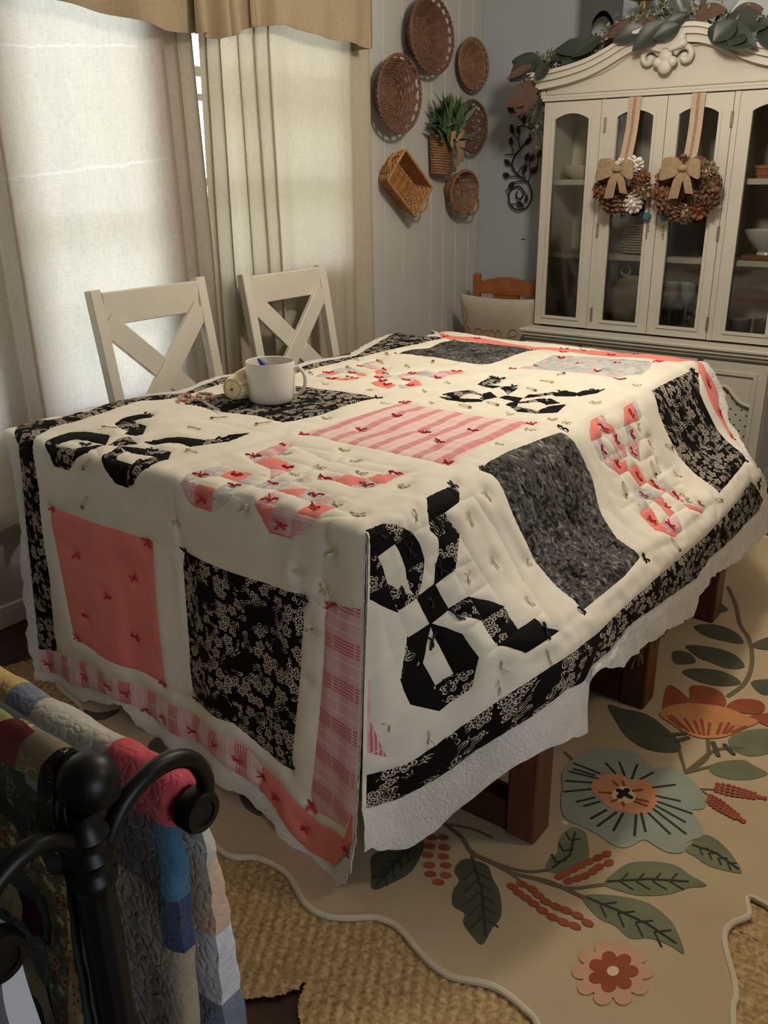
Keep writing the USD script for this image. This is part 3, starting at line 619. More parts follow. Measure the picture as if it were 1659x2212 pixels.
# ================================================================ the patchwork quilt spread over the table
CREAM = srgb(236, 229, 212)
M_cream = cotton('cream_cotton', CREAM)
M_blk = cotton('black_cotton', srgb(22, 20, 20), .15)
M_flo = floral('black_floral_cotton', srgb(23, 20, 19), srgb(214, 204, 186), sc=34, thin=.05, cover=.53)
M_char = speckle('charcoal_cotton', srgb(34, 33, 32), srgb(150, 147, 142), sc=70, cut=.605)
M_cor = cotton('coral_cotton', srgb(238, 134, 124))
M_pld = plaid('pink_stripe_cotton', srgb(238, 204, 198), srgb(206, 84, 90), sc=1.15, strong=.85, cross=.10)
M_pl2 = plaid('pink_plaid_cotton', srgb(233, 190, 192), srgb(205, 92, 106), sc=.85, axis='y', strong=.8, cross=.5, base2=srgb(219, 150, 160))
M_pl3 = plaid('pink_border_plaid', srgb(234, 200, 194), srgb(206, 100, 98), sc=.80, cross=.12)
M_pal = palefloral('pale_floral_cotton', srgb(216, 212, 206), [srgb(168, 172, 176), srgb(226, 168, 166), srgb(190, 192, 188)])
M_pgr = palefloral('blue_grey_floral_cotton', srgb(206, 205, 203), [srgb(158, 166, 172), srgb(178, 182, 180), srgb(222, 178, 174)], sc=30)
M_dot = speckle('dotted_cotton', srgb(222, 218, 208), srgb(90, 84, 84), sc=110, cut=.66, soft=.01)
M_bat = mat('batting', srgb(226, 222, 214), .95, .05, 30, bump=.6, bscale=140, sheen=.4)
M_red = mat('red_yarn', srgb(198, 38, 52), .8, .1)
M_byn = mat('black_yarn', srgb(28, 25, 25), .8, .1)
M_cyn = mat('cream_yarn', srgb(228, 216, 188), .8, .1)
FABRIC = dict(c=M_cream, k=M_blk, f=M_flo, h=M_char, o=M_cor, s=M_pld, p=M_pl2, b=M_pl3, l=M_pal, g=M_pgr, d=M_dot)
FNAME = dict(k='plain black patch', f='black patch printed with white flower outlines', h='charcoal mottled patch', o='plain coral patch', s='pink and red striped patch', p='pink plaid patch', b='pink plaid border strip', l='pale floral patch', g='pale blue grey floral patch', d='white dotted patch')

# -- the cloth's shape. a runs across the table (0 = its right edge, then down the right side), b along it (0 = its near edge, below 0 down the near end)
GS = 0.006
A0, A1, B0, B1 = -1.302, 0.756, -0.798, 2.052
ga, gb = np.arange(A0, A1 + GS, GS), np.arange(B0, B1 + GS, GS)
XE, YE, ZT = -0.945, 1.20, 0.765
def curve3(keys, vals, q, sm=0):
    return np.stack([np.interp(q, keys, [v[i] for v in vals]) for i in range(3)], -1)
def near_edge(w):
    t = w / .7; return XE + .070 * t + .001, YE - .132 * t ** 1.15 - .012 * t * math.sin(.6) - .008 * t * math.sin(1) + .0005, ZT - w * .985
def along(keys, start, b):
    """A line of the hem found from lines of sight and how far out it hangs, read off at each b."""
    P = np.array([start] + [onx(k[:2], k[2]) for k in keys]); y = P[:, 1] - YE
    y = np.maximum.accumulate(y + 1e-4 * np.arange(len(y)))
    arc = np.r_[0, np.cumsum(np.linalg.norm(np.diff(P, axis=0), axis=1))]
    bk = np.where(y < .28, arc * (.28 / np.interp(.28, y, arc)), y)      # round the corner the cloth is spread by its length, beyond it straight
    bk = np.maximum.accumulate(bk + 1e-4 * np.arange(len(bk)))
    P = np.vstack([P, P[-1] + [0, .6, 0]]); bk = np.r_[bk, bk[-1] + .6]
    return np.stack([np.interp(b, bk, P[:, i]) for i in range(3)], -1)
def right_side(b, v):
    """Where the cloth hangs on the right: from the table's edge it sags down to a bench, then falls over its edge."""
    bq = b
    Fp = np.stack([np.full_like(b, XE), YE + b, np.full_like(b, ZT)], -1)
    bend = along([(1000, 1560, -.762), (1100, 1500, -.695), (1204, 1440, -.648), (1280, 1388, -.636), (1361, 1307, -.634), (1437, 1234, -.634), (1519, 1163, -.638), (1578, 1100, -.642), (1627, 1038, -.655)], near_edge(.475), bq)
    hem = along([(820, 1842, -.872), (870, 1835, -.842), (940, 1795, -.795), (1000, 1742, -.752), (1100, 1662, -.682), (1200, 1612, -.622), (1275, 1562, -.612), (1270, 1482, -.610), (1340, 1442, -.612), (1420, 1372, -.612), (1500, 1330, -.615), (1530, 1262, -.618), (1590, 1212, -.622), (1659, 1152, -.63)], near_edge(.675), bq)
    sagx = np.array([0, .12, .26, .45, .64, .87, 1.0]); sagz = np.array([0, .087, .331, .588, .725, .821, 1.0])
    L1, L2 = .445, .70
    t = np.clip(v / L1, 0, 1)
    near = np.clip(1 - bq / .30, 0, 1)[..., None]            # at the corner the cloth falls straight
    s = np.interp(t, [0, .085, .24, .436, .635, .84, 1], sagx)[..., None]; z = np.interp(t, [0, .085, .24, .436, .635, .84, 1], sagz)[..., None]
    s = s * (1 - near) + t[..., None] * near; z = z * (1 - near) + t[..., None] * near
    P = Fp + (bend - Fp) * np.concatenate([s, s, z], -1)
    u = np.clip((v - L1) / (L2 - L1), 0, 1.3)[..., None]
    return np.where((v > L1)[..., None], bend + (hem - bend) * u, P)
def cloth():
    a, b = np.meshgrid(ga, gb, indexing='ij')
    x, y, z = XE + a, YE + b, np.full_like(a, ZT)
    z = z - np.clip(-2.17 - x, 0, 1) ** 2 * 14 - np.clip(y - 3.09, 0, 1) ** 2 * 5
    w = np.clip(-b, 0, None); t = w / .7
    right = np.clip(1 + a / .55, 0, 1) ** 1.2
    out = (.01 + .122 * right) * t ** 1.15 + .012 * t * np.sin(a * 13.0 + .6) + .008 * t * np.sin(a * 29 + 1)
    Pn = np.stack([x + .070 * np.clip(1 + a / .4, 0, 1) * t, YE - out, ZT - w * .985], -1)
    P = np.stack([x, y, z], -1)
    P = np.where((b < 0)[..., None], Pn, P)
    R = right_side(np.clip(b, 0, None), np.clip(a, 0, None))
    P = np.where(((a > 0) & (b >= 0))[..., None], R, P)
    ok = ~((a > 0) & (b < 0))
    # soften every fold like padded cloth
    wgt = gaussian_filter(ok.astype(float), 2.6)
    S = np.stack([gaussian_filter(np.where(ok, P[..., i], 0), 2.6) / np.maximum(wgt, 1e-6) for i in range(3)], -1)
    edge = np.clip((wgt - .5) / .5, 0, 1)[..., None]
    S = np.where(ok[..., None], S * edge + P * (1 - edge), P)
    return S, ok
CL, CLOK = cloth()
def base_at(q):
    """Points of the cloth for (a, b) pairs."""
    q = np.asarray(q, float)
    side = (q[:, 0] > 0) & (q[:, 1] < 0)
    qa = np.where(side & (q[:, 0] < -q[:, 1]), -1e-4, q[:, 0]); qb = np.where(side & (q[:, 0] >= -q[:, 1]), 1e-4, q[:, 1])
    i, j = (qa - A0) / GS, (qb - B0) / GS
    # stay on one side of the two cut edges while interpolating
    i = np.where((qb < 0), np.minimum(i, 217), i)
    j = np.where((qa > 0), np.maximum(j, 133), j)
    return np.stack([map_coordinates(CL[..., k], [i, j], order=1, mode='nearest') for k in range(3)], -1)
def normal_at(q, e=.009):
    q = np.asarray(q, float)
    n = np.cross(base_at(q + [e, 0]) - base_at(q - [e, 0]), base_at(q + [0, e]) - base_at(q - [0, e]))
    return n / np.maximum(np.linalg.norm(n, axis=1, keepdims=True), 1e-9)

# -- from a point of the picture to the cloth
_a, _b = np.meshgrid(ga, gb, indexing='ij')
_nn = np.cross(np.gradient(CL, axis=0), np.gradient(CL, axis=1)); _nn /= np.maximum(np.linalg.norm(_nn, axis=2, keepdims=True), 1e-9)
CLO = CL + _nn * .010      # the padded face lies this far out
def _inv(mask):
    m = mask & CLOK
    m[1::2] = False; m[:, 1::2] = False
    px = proj(CLO[m]); ab = np.stack([_a[m], _b[m]], -1)
    return LinearNDInterpolator(px, ab), cKDTree(px), ab
INV = {'N': _inv((_a <= 0) & (_b < 1.93)), 'R': _inv((_b >= 0) & (_b < 1.96) & (_a > -1.22))}
def on_cloth(pts, sheet='N'):
    f, t, ab = INV[sheet]; pts = np.array(pts, float)
    r = f(pts); bad = np.isnan(r[:, 0]); r[bad] = ab[t.query(pts[bad])[1]] if bad.any() else r[bad]
    return r

cA = lambda *p: crop(20, 870, 3.0164, p)
cB = lambda *p: crop(370, 930, 3.1904, p)
cC = lambda *p: crop(770, 1030, 3.6065, p)
cD = lambda *p: crop(640, 850, 2.9625, p)
cF = lambda *p: crop(660, 710, 4.1475, p)
cG = lambda *p: crop(920, 750, 2.765, p)
cK = lambda *p: crop(1240, 850, 5.184, p)
cL = lambda *p: crop(1380, 700, 4.914, p)
cM = lambda *p: crop(0, 780, 1.9988, p)
cO = lambda *p: crop(0, 1350, 1.9988, p)
cJ = lambda *p: crop(760, 700, 1.8454, p)
cQ = lambda *p: crop(760, 1350, 1.8454, p)
cS = lambda *p: crop(0, 480, 2.169, p)
cU = lambda *p: crop(1080, 1080, 2.865, p)
PATCHES = [   # (fabric, sheet, outline)
 # block of black prints at the near left of the top
 ('k','N',cA((310,208),(400,183),(520,185),(652,212),(625,270),(540,245),(420,228),(318,258),(300,245))),
 ('f','N',cA((230,255),(310,208),(318,256),(300,282))),
 ('k','N',cA((230,255),(300,282),(310,302),(285,415),(255,340))),
 ('f','N',cA((300,282),(420,297),(500,322),(435,355),(380,440),(285,415),(308,320))),
 ('k','N',cA((420,297),(520,275),(612,271),(500,322))),
 ('k','N',cA((716,118),(740,98),(850,75),(935,62),(920,95),(820,110),(790,120))),
 ('f','N',cA((690,138),(716,118),(800,118),(890,150),(780,182),(720,160))),
 ('k','N',cA((780,182),(890,150),(865,205),(830,214),(755,205))),
 ('f','N',cA((640,272),(720,230),(780,222),(830,262),(720,277))),
 ('f','N',cA((640,322),(715,280),(740,310),(700,335),(690,370),(605,345))),
 ('k','N',cA((605,345),(690,370),(790,398),(765,552),(690,525),(640,460))),
 ('f','N',cA((790,398),(850,365),(945,345),(975,370),(900,420),(800,530),(765,552))),
 ('k','N',cA((725,280),(890,290),(880,332),(800,320))),
 ('f','N',cA((890,290),(940,285),(1052,308),(1040,325),(960,342),(880,332))),
 ('k','N',cA((960,340),(1046,320),(1030,362),(975,368),(930,348))),
 ('k','N',cA((880,252),(990,228),(1120,220),(1270,235),(1255,268),(1180,275),(1130,255),(1020,250),(950,262))),
 ('f','N',cA((1270,235),(1350,225),(1440,200),(1418,248),(1255,270))),
 ('k','N',cA((1440,200),(1565,193),(1480,225),(1418,248))),
 # coral and pink block at the near end
 ('l','N',cB((100,300),(150,275),(240,260),(330,240),(400,255),(322,298),(220,310),(110,340),(80,338))),
 ('p','N',cB((65,340),(170,365),(145,520),(105,480),(75,400))),
 ('o','N',cB((170,365),(295,395),(265,558),(145,522))),
 ('l','N',cB((295,395),(330,410),(410,440),(370,490),(285,560),(268,550))),
 ('o','N',cB((325,298),(420,262),(550,285),(455,338))),
 ('g','N',cB((455,338),(570,293),(570,370),(480,350))),
 ('l','N',cB((310,395),(410,345),(530,370),(440,410),(340,402))),
 ('p','N',cB((590,150),(740,85),(820,78),(790,130),(690,175),(640,160))),
 ('l','N',cB((545,170),(590,150),(660,170),(572,215))),
 ('o','N',cB((575,210),(690,178),(800,215),(820,272),(690,252))),
 ('p','N',cB((690,255),(790,272),(690,320))),
 ('l','N',cB((580,380),(700,325),(810,350),(740,400),(640,395))),
 ('l','N',cB((830,345),(930,310),(990,320),(940,355),(880,350))),
 ('o','N',cB((715,405),(930,395),(870,445),(800,430))),
 ('l','N',cB((870,450),(950,395),(1060,420),(1140,445),(1135,512),(1005,488))),
 ('p','N',cB((590,487),(710,420),(708,522))),
 ('o','N',cB((575,490),(700,525),(670,700),(620,600))),
 ('p','N',cB((700,525),(840,565),(810,745),(670,700))),
 ('p','N',cB((840,565),(1000,608),(930,670),(810,745))),
 ('o','N',cB((870,560),(1010,487),(1135,515),(1000,607))),
 ('p','N',cB((1000,330),(1060,310),(1170,302),(1110,336))),
 ('o','N',cB((1110,336),(1210,300),(1350,325),(1235,376))),
 ('l','N',cB((1250,382),(1350,326),(1420,360),(1340,392))),
 ('o','N',cB((1350,325),(1440,290),(1545,312),(1470,356),(1380,352))),
 ('p','N',cB((1480,290),(1560,268),(1640,280),(1545,314))),
 # striped square
 ('s','N',cD((40,250),(330,160),(570,90),(690,40),(800,75),(1000,108),(1180,140),(1380,165),(1540,185),(1380,235),(1200,320),(1060,400),(960,445),(800,410),(540,355),(330,315),(190,275))),
 # black floral square under the mug
 ('f','N',[(402,869),(500,843),(598,824),(700,840),(818,855),(760,868),(700,893),(613,911),(560,897),(480,887)]),
 # small pink block beyond the mug
 ('o','N',cF((145,390),(200,372),(300,388),(240,405))), ('l','N',cF((90,412),(150,388),(240,405),(210,430),(130,430))),
 ('p','N',cF((205,430),(280,418),(300,434),(240,450))), ('o','N',cF((240,450),(300,434),(400,440),(455,425),(450,450),(330,458))),
 ('l','N',cF((200,370),(310,345),(440,350),(520,385),(420,395),(300,388))), ('o','N',cF((440,395),(520,385),(545,420),(470,410))),
 ('p','N',cF((455,320),(540,310),(700,345),(720,365),(600,350))), ('l','N',cF((520,305),(660,275),(690,285),(560,312))),
 ('o','N',cF((620,365),(718,366),(700,395),(640,395))), ('p','N',cF((605,420),(650,396),(710,400),(690,430))),
 ('l','N',cF((705,412),(790,415),(760,432),(700,440))), ('p','N',cF((800,420),(880,402),(930,398),(985,410),(850,425))),
 ('o','N',cF((930,395),(1035,380),(985,410))), ('g','N',cF((1030,386),(1070,372),(1180,400),(1110,425),(1000,410))),
 ('p','N',cF((1130,425),(1200,380),(1340,372),(1300,405),(1200,435))), ('o','N',cF((1300,402),(1345,372),(1435,375),(1380,395))),
 ('l','N',cF((740,450),(840,432),(920,430),(1000,428),(930,455),(860,450))), ('o','N',cF((585,480),(640,468),(690,482),(810,498),(740,530),(640,510))),
 ('o','N',cF((640,460),(660,440),(700,465),(690,480))), ('l','N',cF((830,500),(920,482),(965,495),(920,520),(850,525))),
 ('o','N',cF((920,480),(980,445),(1020,465),(1040,498),(960,505))),
 # far black ring block
 ('f','N',cG((100,275),(150,258),(270,248),(345,280),(260,265),(200,283),(150,290))), ('k','N',cG((340,270),(385,258),(425,290),(345,305),(355,285))),
 ('k','N',cG((80,285),(150,291),(200,286),(230,298),(345,302),(330,318),(230,322),(130,305))),
 ('f','N',cG((335,200),(390,168),(450,180),(440,207),(345,222))), ('k','N',cG((310,212),(338,196),(385,218),(445,226),(400,238))),
 ('f','N',cG((440,232),(520,218),(550,235),(490,272),(470,250))), ('k','N',cG((440,292),(480,278),(580,293),(545,312),(480,305))),
 ('k','N',cG((588,293),(620,272),(700,282),(640,290))), ('f','N',cG((640,275),(790,258),(740,278),(690,282))),
 ('k','N',cG((750,270),(820,252),(910,270),(890,288),(780,288))), ('k','N',cG((890,276),(940,252),(1070,242),(1020,270),(920,288))),
 ('k','N',cG((480,335),(530,312),(550,320),(540,345),(500,342))), ('f','N',cG((500,345),(545,345),(680,372),(640,388),(550,375))),
 ('k','N',cG((640,388),(690,360),(740,342),(835,336),(780,382))), ('f','N',cG((570,312),(700,296),(740,312),(600,320))),
 ('k','N',cG((690,312),(740,300),(800,328),(720,335))),
 # far charcoal square, far pale square
 ('h','N',[(858,761),(891,753),(928,750),(950,741),(981,736),(1012,740),(1060,742),(1155,753),(1110,765),(1060,784),(1043,786),(1000,780),(935,768)]),
 ('g','N',cG((530,125),(640,100),(690,75),(760,48),(1000,52),(1350,82),(1330,130),(1280,160),(1100,180),(1000,165),(800,140),(640,130))),
 # near end: coral square, floral square, plaid strip
 ('o','N',cM((210,635),(430,710),(650,785),(665,1000),(705,1400),(500,1310),(320,1200),(280,1000),(240,800))),
 ('f','N',[(393,1193),(500,1240),(653,1290),(650,1380),(642,1500),(625,1665),(565,1615),(500,1560),(420,1514),(410,1450),(402,1330)]),
 ('p','N',[(702,1305),(776,1320),(778,1500),(779,1650),(779,1800),(740,1789),(665,1752),(676,1670),(692,1525),(701,1400)]),
 ('b','N',cO((175,112),(350,160),(500,240),(700,330),(880,430),(1000,490),(1100,570),(1130,612),(1113,702),(1050,660),(930,570),(820,500),(700,440),(560,345),(450,300),(300,255),(175,200))),
 ('o','N',cO((1130,612),(1200,680),(1280,780),(1380,870),(1480,930),(1562,925),(1562,1052),(1430,1040),(1330,980),(1270,920),(1190,800),(1113,702))),
 ('f','N',[(83,1402),(69,1264),(53,1125),(46,1024),(38,960),(44,940),(70,922),(110,908),(152,897),(186,890),(252,877),(400,845),(480,826),(610,803),(708,777),(768,767),(853,739),(925,727),(953,727),(954,731),(877,746),(829,757),(732,780),(620,808),(480,838),(380,860),(295,873),(225,890),(152,913),(110,927),(84,940),(68,958),(68,985),(81,1056),(92,1172),(106,1264),(113,1356),(121,1411)]),
 # right side: the large black block, charcoal, red and white block, floral
 ('k','R',cC((65,440),(205,362),(260,430),(310,515),(170,620),(150,570),(120,500))), ('f','R',cC((205,362),(330,380),(445,440),(320,512),(262,430))),
 ('k','R',cC((310,515),(445,440),(500,520),(535,642),(400,718),(360,600))), ('f','R',cC((400,718),(535,642),(520,770),(480,938),(440,870),(410,790))),
 ('f','R',cC((58,440),(65,440),(120,500),(165,618),(205,700),(248,840),(90,925),(45,780),(38,640))), ('k','R',cC((90,925),(248,840),(280,930),(325,1048),(98,970))),
 ('f','R',cC((248,840),(350,890),(478,938),(325,1048),(280,930))), ('k','R',cC((480,940),(617,838),(660,920),(720,1032),(582,1140),(530,1040))),
 ('k','R',cC((555,155),(700,85),(800,185),(690,268),(640,290),(580,345),(565,260))), ('f','R',cC((700,85),(765,35),(800,100),(800,185))),
 ('f','R',cC((580,345),(690,272),(730,340),(805,440),(790,600),(772,718),(720,640),(660,600),(655,470),(590,410))),
 ('k','R',cC((660,600),(720,640),(772,720),(618,836),(640,700))), ('f','R',cC((722,1032),(880,935),(920,1000),(982,1108),(850,1075))),
 ('k','R',cC((880,935),(1040,965),(1150,1008),(985,1110),(920,1000))), ('f','R',cC((985,1110),(1150,1010),(1200,1110),(1120,1170),(1180,1240),(1100,1297),(1040,1210))),
 ('k','R',cC((1120,1170),(1200,1110),(1255,1188),(1180,1240))), ('k','R',cC((1100,1297),(1395,1098),(1460,1150),(1578,1195),(1330,1362),(1240,1330))),
 ('k','R',cC((583,1145),(700,1180),(820,1230),(870,1310),(945,1410),(925,1485),(768,1532),(700,1400),(640,1270))),
 ('f','R',cC((768,1532),(925,1485),(890,1645),(720,1760),(660,1728),(612,1640))),
 ('k','R',cC((355,1582),(512,1455),(560,1540),(612,1640),(660,1728),(720,1760),(650,1818),(430,1768),(380,1660))),
 ('k','R',cC((413,1257),(580,1148),(545,1330),(512,1455),(480,1400))), ('f','R',cC((405,1262),(440,1300),(490,1410),(455,1500),(355,1582),(375,1450))),
 ('h','R',cJ((520,565),(620,510),(840,430),(870,450),(960,610),(1000,760),(1060,850),(1155,920),(1090,1000),(930,1130),(870,1080),(740,950),(660,790),(600,640))),
 ('o','R',cK((190,430),(200,298),(270,262),(300,350),(322,470),(205,525))), ('p','R',cK((270,260),(325,235),(368,315),(345,400),(318,455),(300,350))),
 ('o','R',cK((368,315),(460,380),(472,402),(430,425),(400,440),(345,400))), ('o','R',cK((570,150),(650,102),(700,200),(740,288),(580,345))),
 ('l','R',cK((655,100),(700,78),(765,240),(740,282))), ('l','R',cK((590,370),(640,345),(670,400),(745,520),(650,555),(620,450))),
 ('p','R',cK((650,558),(745,532),(735,620),(760,750),(700,690),(645,630))), ('p','R',cK((420,430),(475,408),(530,540),(600,600),(480,642),(450,560))),
 ('p','R',cK((495,655),(595,608),(610,690),(530,718))), ('l','R',cK((205,530),(305,490),(350,590),(412,690),(310,745),(260,640))),
 ('p','R',cK((320,750),(412,698),(440,760),(480,870),(400,810))), ('o','R',cK((412,698),(520,780),(590,750),(612,850),(520,902),(480,862))),
 ('o','R',cK((618,862),(715,785),(760,860),(828,977),(745,1037),(680,940))), ('o','R',cK((835,985),(890,950),(950,1020),(1030,1080),(1015,1092))),
 ('l','R',cK((950,1000),(1020,990),(1105,1050),(1060,1112),(1025,1080))), ('p','R',cK((1060,1110),(1110,1050),(1180,1110),(1240,1198),(1220,1212))),
 ('o','R',cK((1230,1232),(1300,1240),(1450,1312),(1435,1337),(1300,1290))), ('l','R',cK((1240,1200),(1310,1190),(1400,1230),(1530,1245),(1450,1310),(1330,1250))),
 ('g','R',cK((680,1100),(740,1050),(880,1090),(972,1140),(890,1182),(780,1160),(710,1160))), ('d','R',cK((720,1180),(800,1170),(842,1255),(760,1315),(730,1250))),
 ('o','R',cK((750,1332),(845,1257),(890,1310),(958,1432),(880,1472),(820,1400))), ('o','R',cK((880,1472),(972,1442),(1060,1540),(1172,1560),(1130,1602),(920,1520))),
 ('o','R',cK((900,1190),(985,1150),(1060,1250),(1132,1320),(1070,1372),(980,1250))), ('p','R',cK((980,1448),(1080,1380),(1160,1370),(1222,1520),(1172,1560),(1090,1540))),
 ('f','R',cL((155,700),(350,600),(560,495),(628,515),(650,720),(740,950),(840,1130),(1000,1290),(1155,1430),(1000,1620),(860,1780),(640,1600),(440,1390),(330,1180),(230,930))),
 ('p','R',cQ((30,270),(70,390),(100,455),(130,520),(45,535),(30,530))),
 ('f','R',[(779,1687),(885,1651),(998,1572),(1085,1512),(1199,1439),(1272,1386),(1359,1306),(1437,1236),(1519,1165),(1578,1105),(1625,1040),(1650,1080),(1642,1101),(1576,1171),(1499,1254),(1429,1303),(1370,1345),(1296,1425),(1227,1488),(1139,1556),(1031,1621),(923,1694),(857,1729),(779,1754)]),
 ('o','R',[(953,722),(981,727),(1022,729),(1060,733),(1155,748),(1282,755),(1390,764),(1477,769),(1499,771),(1514,779),(1527,800),(1541,822),(1551,846),(1556,873),(1565,900),(1575,925),(1590,945),(1575,934),(1561,907),(1543,881),(1531,846),(1522,822),(1512,802),(1504,784),(1462,781),(1390,773),(1282,764),(1155,752),(1060,742),(1012,737),(981,733),(954,731)]),
]
SEAMS = [
 ('N',cA((130,240),(560,300),(760,560))), ('N',cA((1565,193),(1200,270),(900,420))), ('N',cA((1320,125),(1659,195))), ('N',cA((640,272),(400,330))),
 ('N',cB((340,230),(450,262),(560,290),(700,325),(950,385),(1090,430),(1240,465))), ('N',cB((590,150),(690,178),(830,210),(960,240),(1180,290),(1370,330),(1440,290))),
 ('N',cB((740,60),(900,130),(1050,190),(1300,250),(1480,285),(1560,268))), ('N',cB((830,100),(1000,125),(1150,150),(1420,230),(1640,260))),
 ('N',cB((0,250),(300,170),(600,80),(740,45),(800,20))), ('N',cB((1130,525),(1260,572))), ('N',cB((1240,600),(1500,430),(1659,330))), ('N',cB((1000,607),(1250,590),(1560,560))),
 ('N',cB((690,250),(570,295))), ('N',cB((570,370),(640,395))), ('N',cB((980,240),(900,290))), ('N',cB((1200,150),(1130,200))), ('N',cB((65,340),(295,395),(575,490),(860,565))),
 ('N',cD((560,60),(960,10))), ('N',cD((1060,400),(1250,470))), ('N',[(393,1193),(380,1120),(372,1060)]), ('N',[(653,1290),(690,1300),(702,1305)]), ('N',[(690,1290),(700,1180),(715,1120)]),
 ('N',[(330,1168),(393,1193)]), ('N',[(350,1480),(420,1514)]), ('N',[(655,1300),(640,1500)]),
 ('R',cC((900,130),(985,250),(1100,410),(1240,680),(1400,940),(1540,1160),(1640,1280))), ('R',cC((800,440),(900,600),(1040,820),(1150,1000),(1210,1110))),
 ('R',cC((690,270),(800,190),(1010,100))), ('R',cC((772,720),(905,655))), ('R',cC((880,935),(1030,830))), ('R',cC((1255,1185),(1395,1098),(1470,1030))),
 ('R',cC((1100,1297),(1130,1480),(1140,1640))), ('R',cC((820,1230),(982,1108))), ('R',cC((982,1108),(1040,1210),(1100,1297))), ('R',cC((945,1410),(1120,1310))),
 ('R',cC((535,642),(655,560))), ('R',cC((445,440),(575,365))), ('R',cC((618,836),(772,720),(880,935),(720,1032))), ('R',cC((480,940),(325,1048),(413,1257),(582,1140))),
 ('R',cC((325,1048),(220,1130))), ('R',cC((413,1257),(290,1360))), ('R',cC((220,1130),(330,1560))), ('R',cC((545,1400),(700,1350))), ('R',cC((170,620),(310,515))), ('R',cC((248,840),(410,735))),
 ('R',cC((340,270),(420,400),(600,800))), ('R',cC((460,210),(590,345))),
 ('R',cK((115,330),(300,250),(500,160),(720,60))), ('R',cK((205,525),(330,480),(480,405),(640,340),(790,240))), ('R',cK((310,745),(480,660),(650,570),(840,480))),
 ('R',cK((430,950),(620,850),(720,775),(930,660))), ('R',cK((550,1160),(745,1037),(830,980),(1000,880),(1110,800))), ('R',cK((540,1295),(720,1190))), ('R',cK((980,1140),(1200,1000))), ('R',cK((980,1440),(1130,1340),(1290,1240))),
 ('R',cK((845,1255),(900,1190))), ('R',cK((350,440),(480,640))), ('R',cK((550,360),(620,620),(720,780))), ('R',cK((870,520),(1000,880))), ('R',cK((1010,1000),(1180,1110))),
 ('R',cK((1230,1232),(1060,1110))), ('R',cK((1130,1600),(1450,1350),(1600,1200))), ('R',[(1206,1362),(1264,1316)]), ('R',[(1388,1200),(1470,1165)]), ('R',[(1540,1062),(1550,1120)]),
]
polys, done_ = [], []
for fab, sh, pts in PATCHES:
    p = Polygon(on_cloth(pts, sh)).buffer(0).buffer(.0018, join_style='mitre')
    on_side = sh == 'R' and max(q[0] for g in getattr(p, 'geoms', [p]) for q in g.exterior.coords) > .02
    p = p.intersection(sbox(A0 + .01, 0 if on_side else B0 + .01, A1 if sh == 'R' else 0, B1))
    for d in done_:
        if d.intersects(p): p = p.difference(d)
    for g in getattr(p.buffer(0), 'geoms', [p.buffer(0)]):
        if g.geom_type == 'Polygon' and g.area > 3e-5: polys.append([fab, g]); done_.append(g)
# the outline of the pieced top: inside its border strips
hemN = on_cloth(cO((175,200),(300,255),(450,300),(560,345),(700,440),(820,500),(930,570),(1050,660),(1113,702),(1190,800),(1270,920),(1330,980),(1430,1040),(1562,1052)), 'N')
hemR = on_cloth([(779,1754),(857,1729),(923,1694),(1031,1621),(1139,1556),(1227,1488),(1296,1425),(1370,1345),(1429,1303),(1499,1254),(1576,1171),(1642,1101)], 'R')
leftN = on_cloth([(83,1402),(69,1264),(53,1125),(46,1024),(38,955)], 'N')
topN = np.vstack([[hemN[0][0] - .004, hemN[0][1]], hemN, [0, hemN[-1][1]], [0, -.001], [.001, 0], [.001 + 0, 0], [hemR[0][0], 0], hemR, *on_cloth([(1650,1062),(1640,1020),(1613,985),(1592,945),(1577,925),(1567,900),(1558,873),(1553,846),(1543,822),(1529,800)], 'R'), [0, 1.905], [-1.10, 1.93], *on_cloth([(953,725),(925,727),(853,739),(768,767),(708,777),(610,803),(480,826),(400,845),(252,877),(186,890),(152,897)], 'N'), leftN[::-1]])
top = Polygon(topN).buffer(0)
if top.geom_type != 'Polygon': top = max(top.geoms, key=lambda g: g.area)
top = unary_union([top] + [g.buffer(.0005) for g in done_]).buffer(.002).buffer(-.002)
if top.geom_type != 'Polygon': top = max(top.geoms, key=lambda g: g.area)
top = Polygon(top.exterior)
rest = top.difference(unary_union(done_))
seam_lines = [LineString(on_cloth(p, s)) for s, p in SEAMS]
ext = []
for l in seam_lines:       # run each seam on a little so that it meets its neighbours
    c = np.array(l.coords); d0 = c[0] - c[1]; d1 = c[-1] - c[-2]
    c[0] += d0 / np.linalg.norm(d0) * .012; c[-1] += d1 / np.linalg.norm(d1) * .012; ext.append(LineString(c))
net = unary_union([rest.boundary] + ext)
cream = [p for p in polygonize(net) if p.area > 4e-5 and rest.buffer(1e-4).contains(p.representative_point())]
crease = [np.array(l.segmentize(.006).coords) for g in done_ + cream for l in [g.exterior]] + [np.array(l.segmentize(.006).coords) for l in seam_lines]
CREASE = cKDTree(np.vstack(crease))

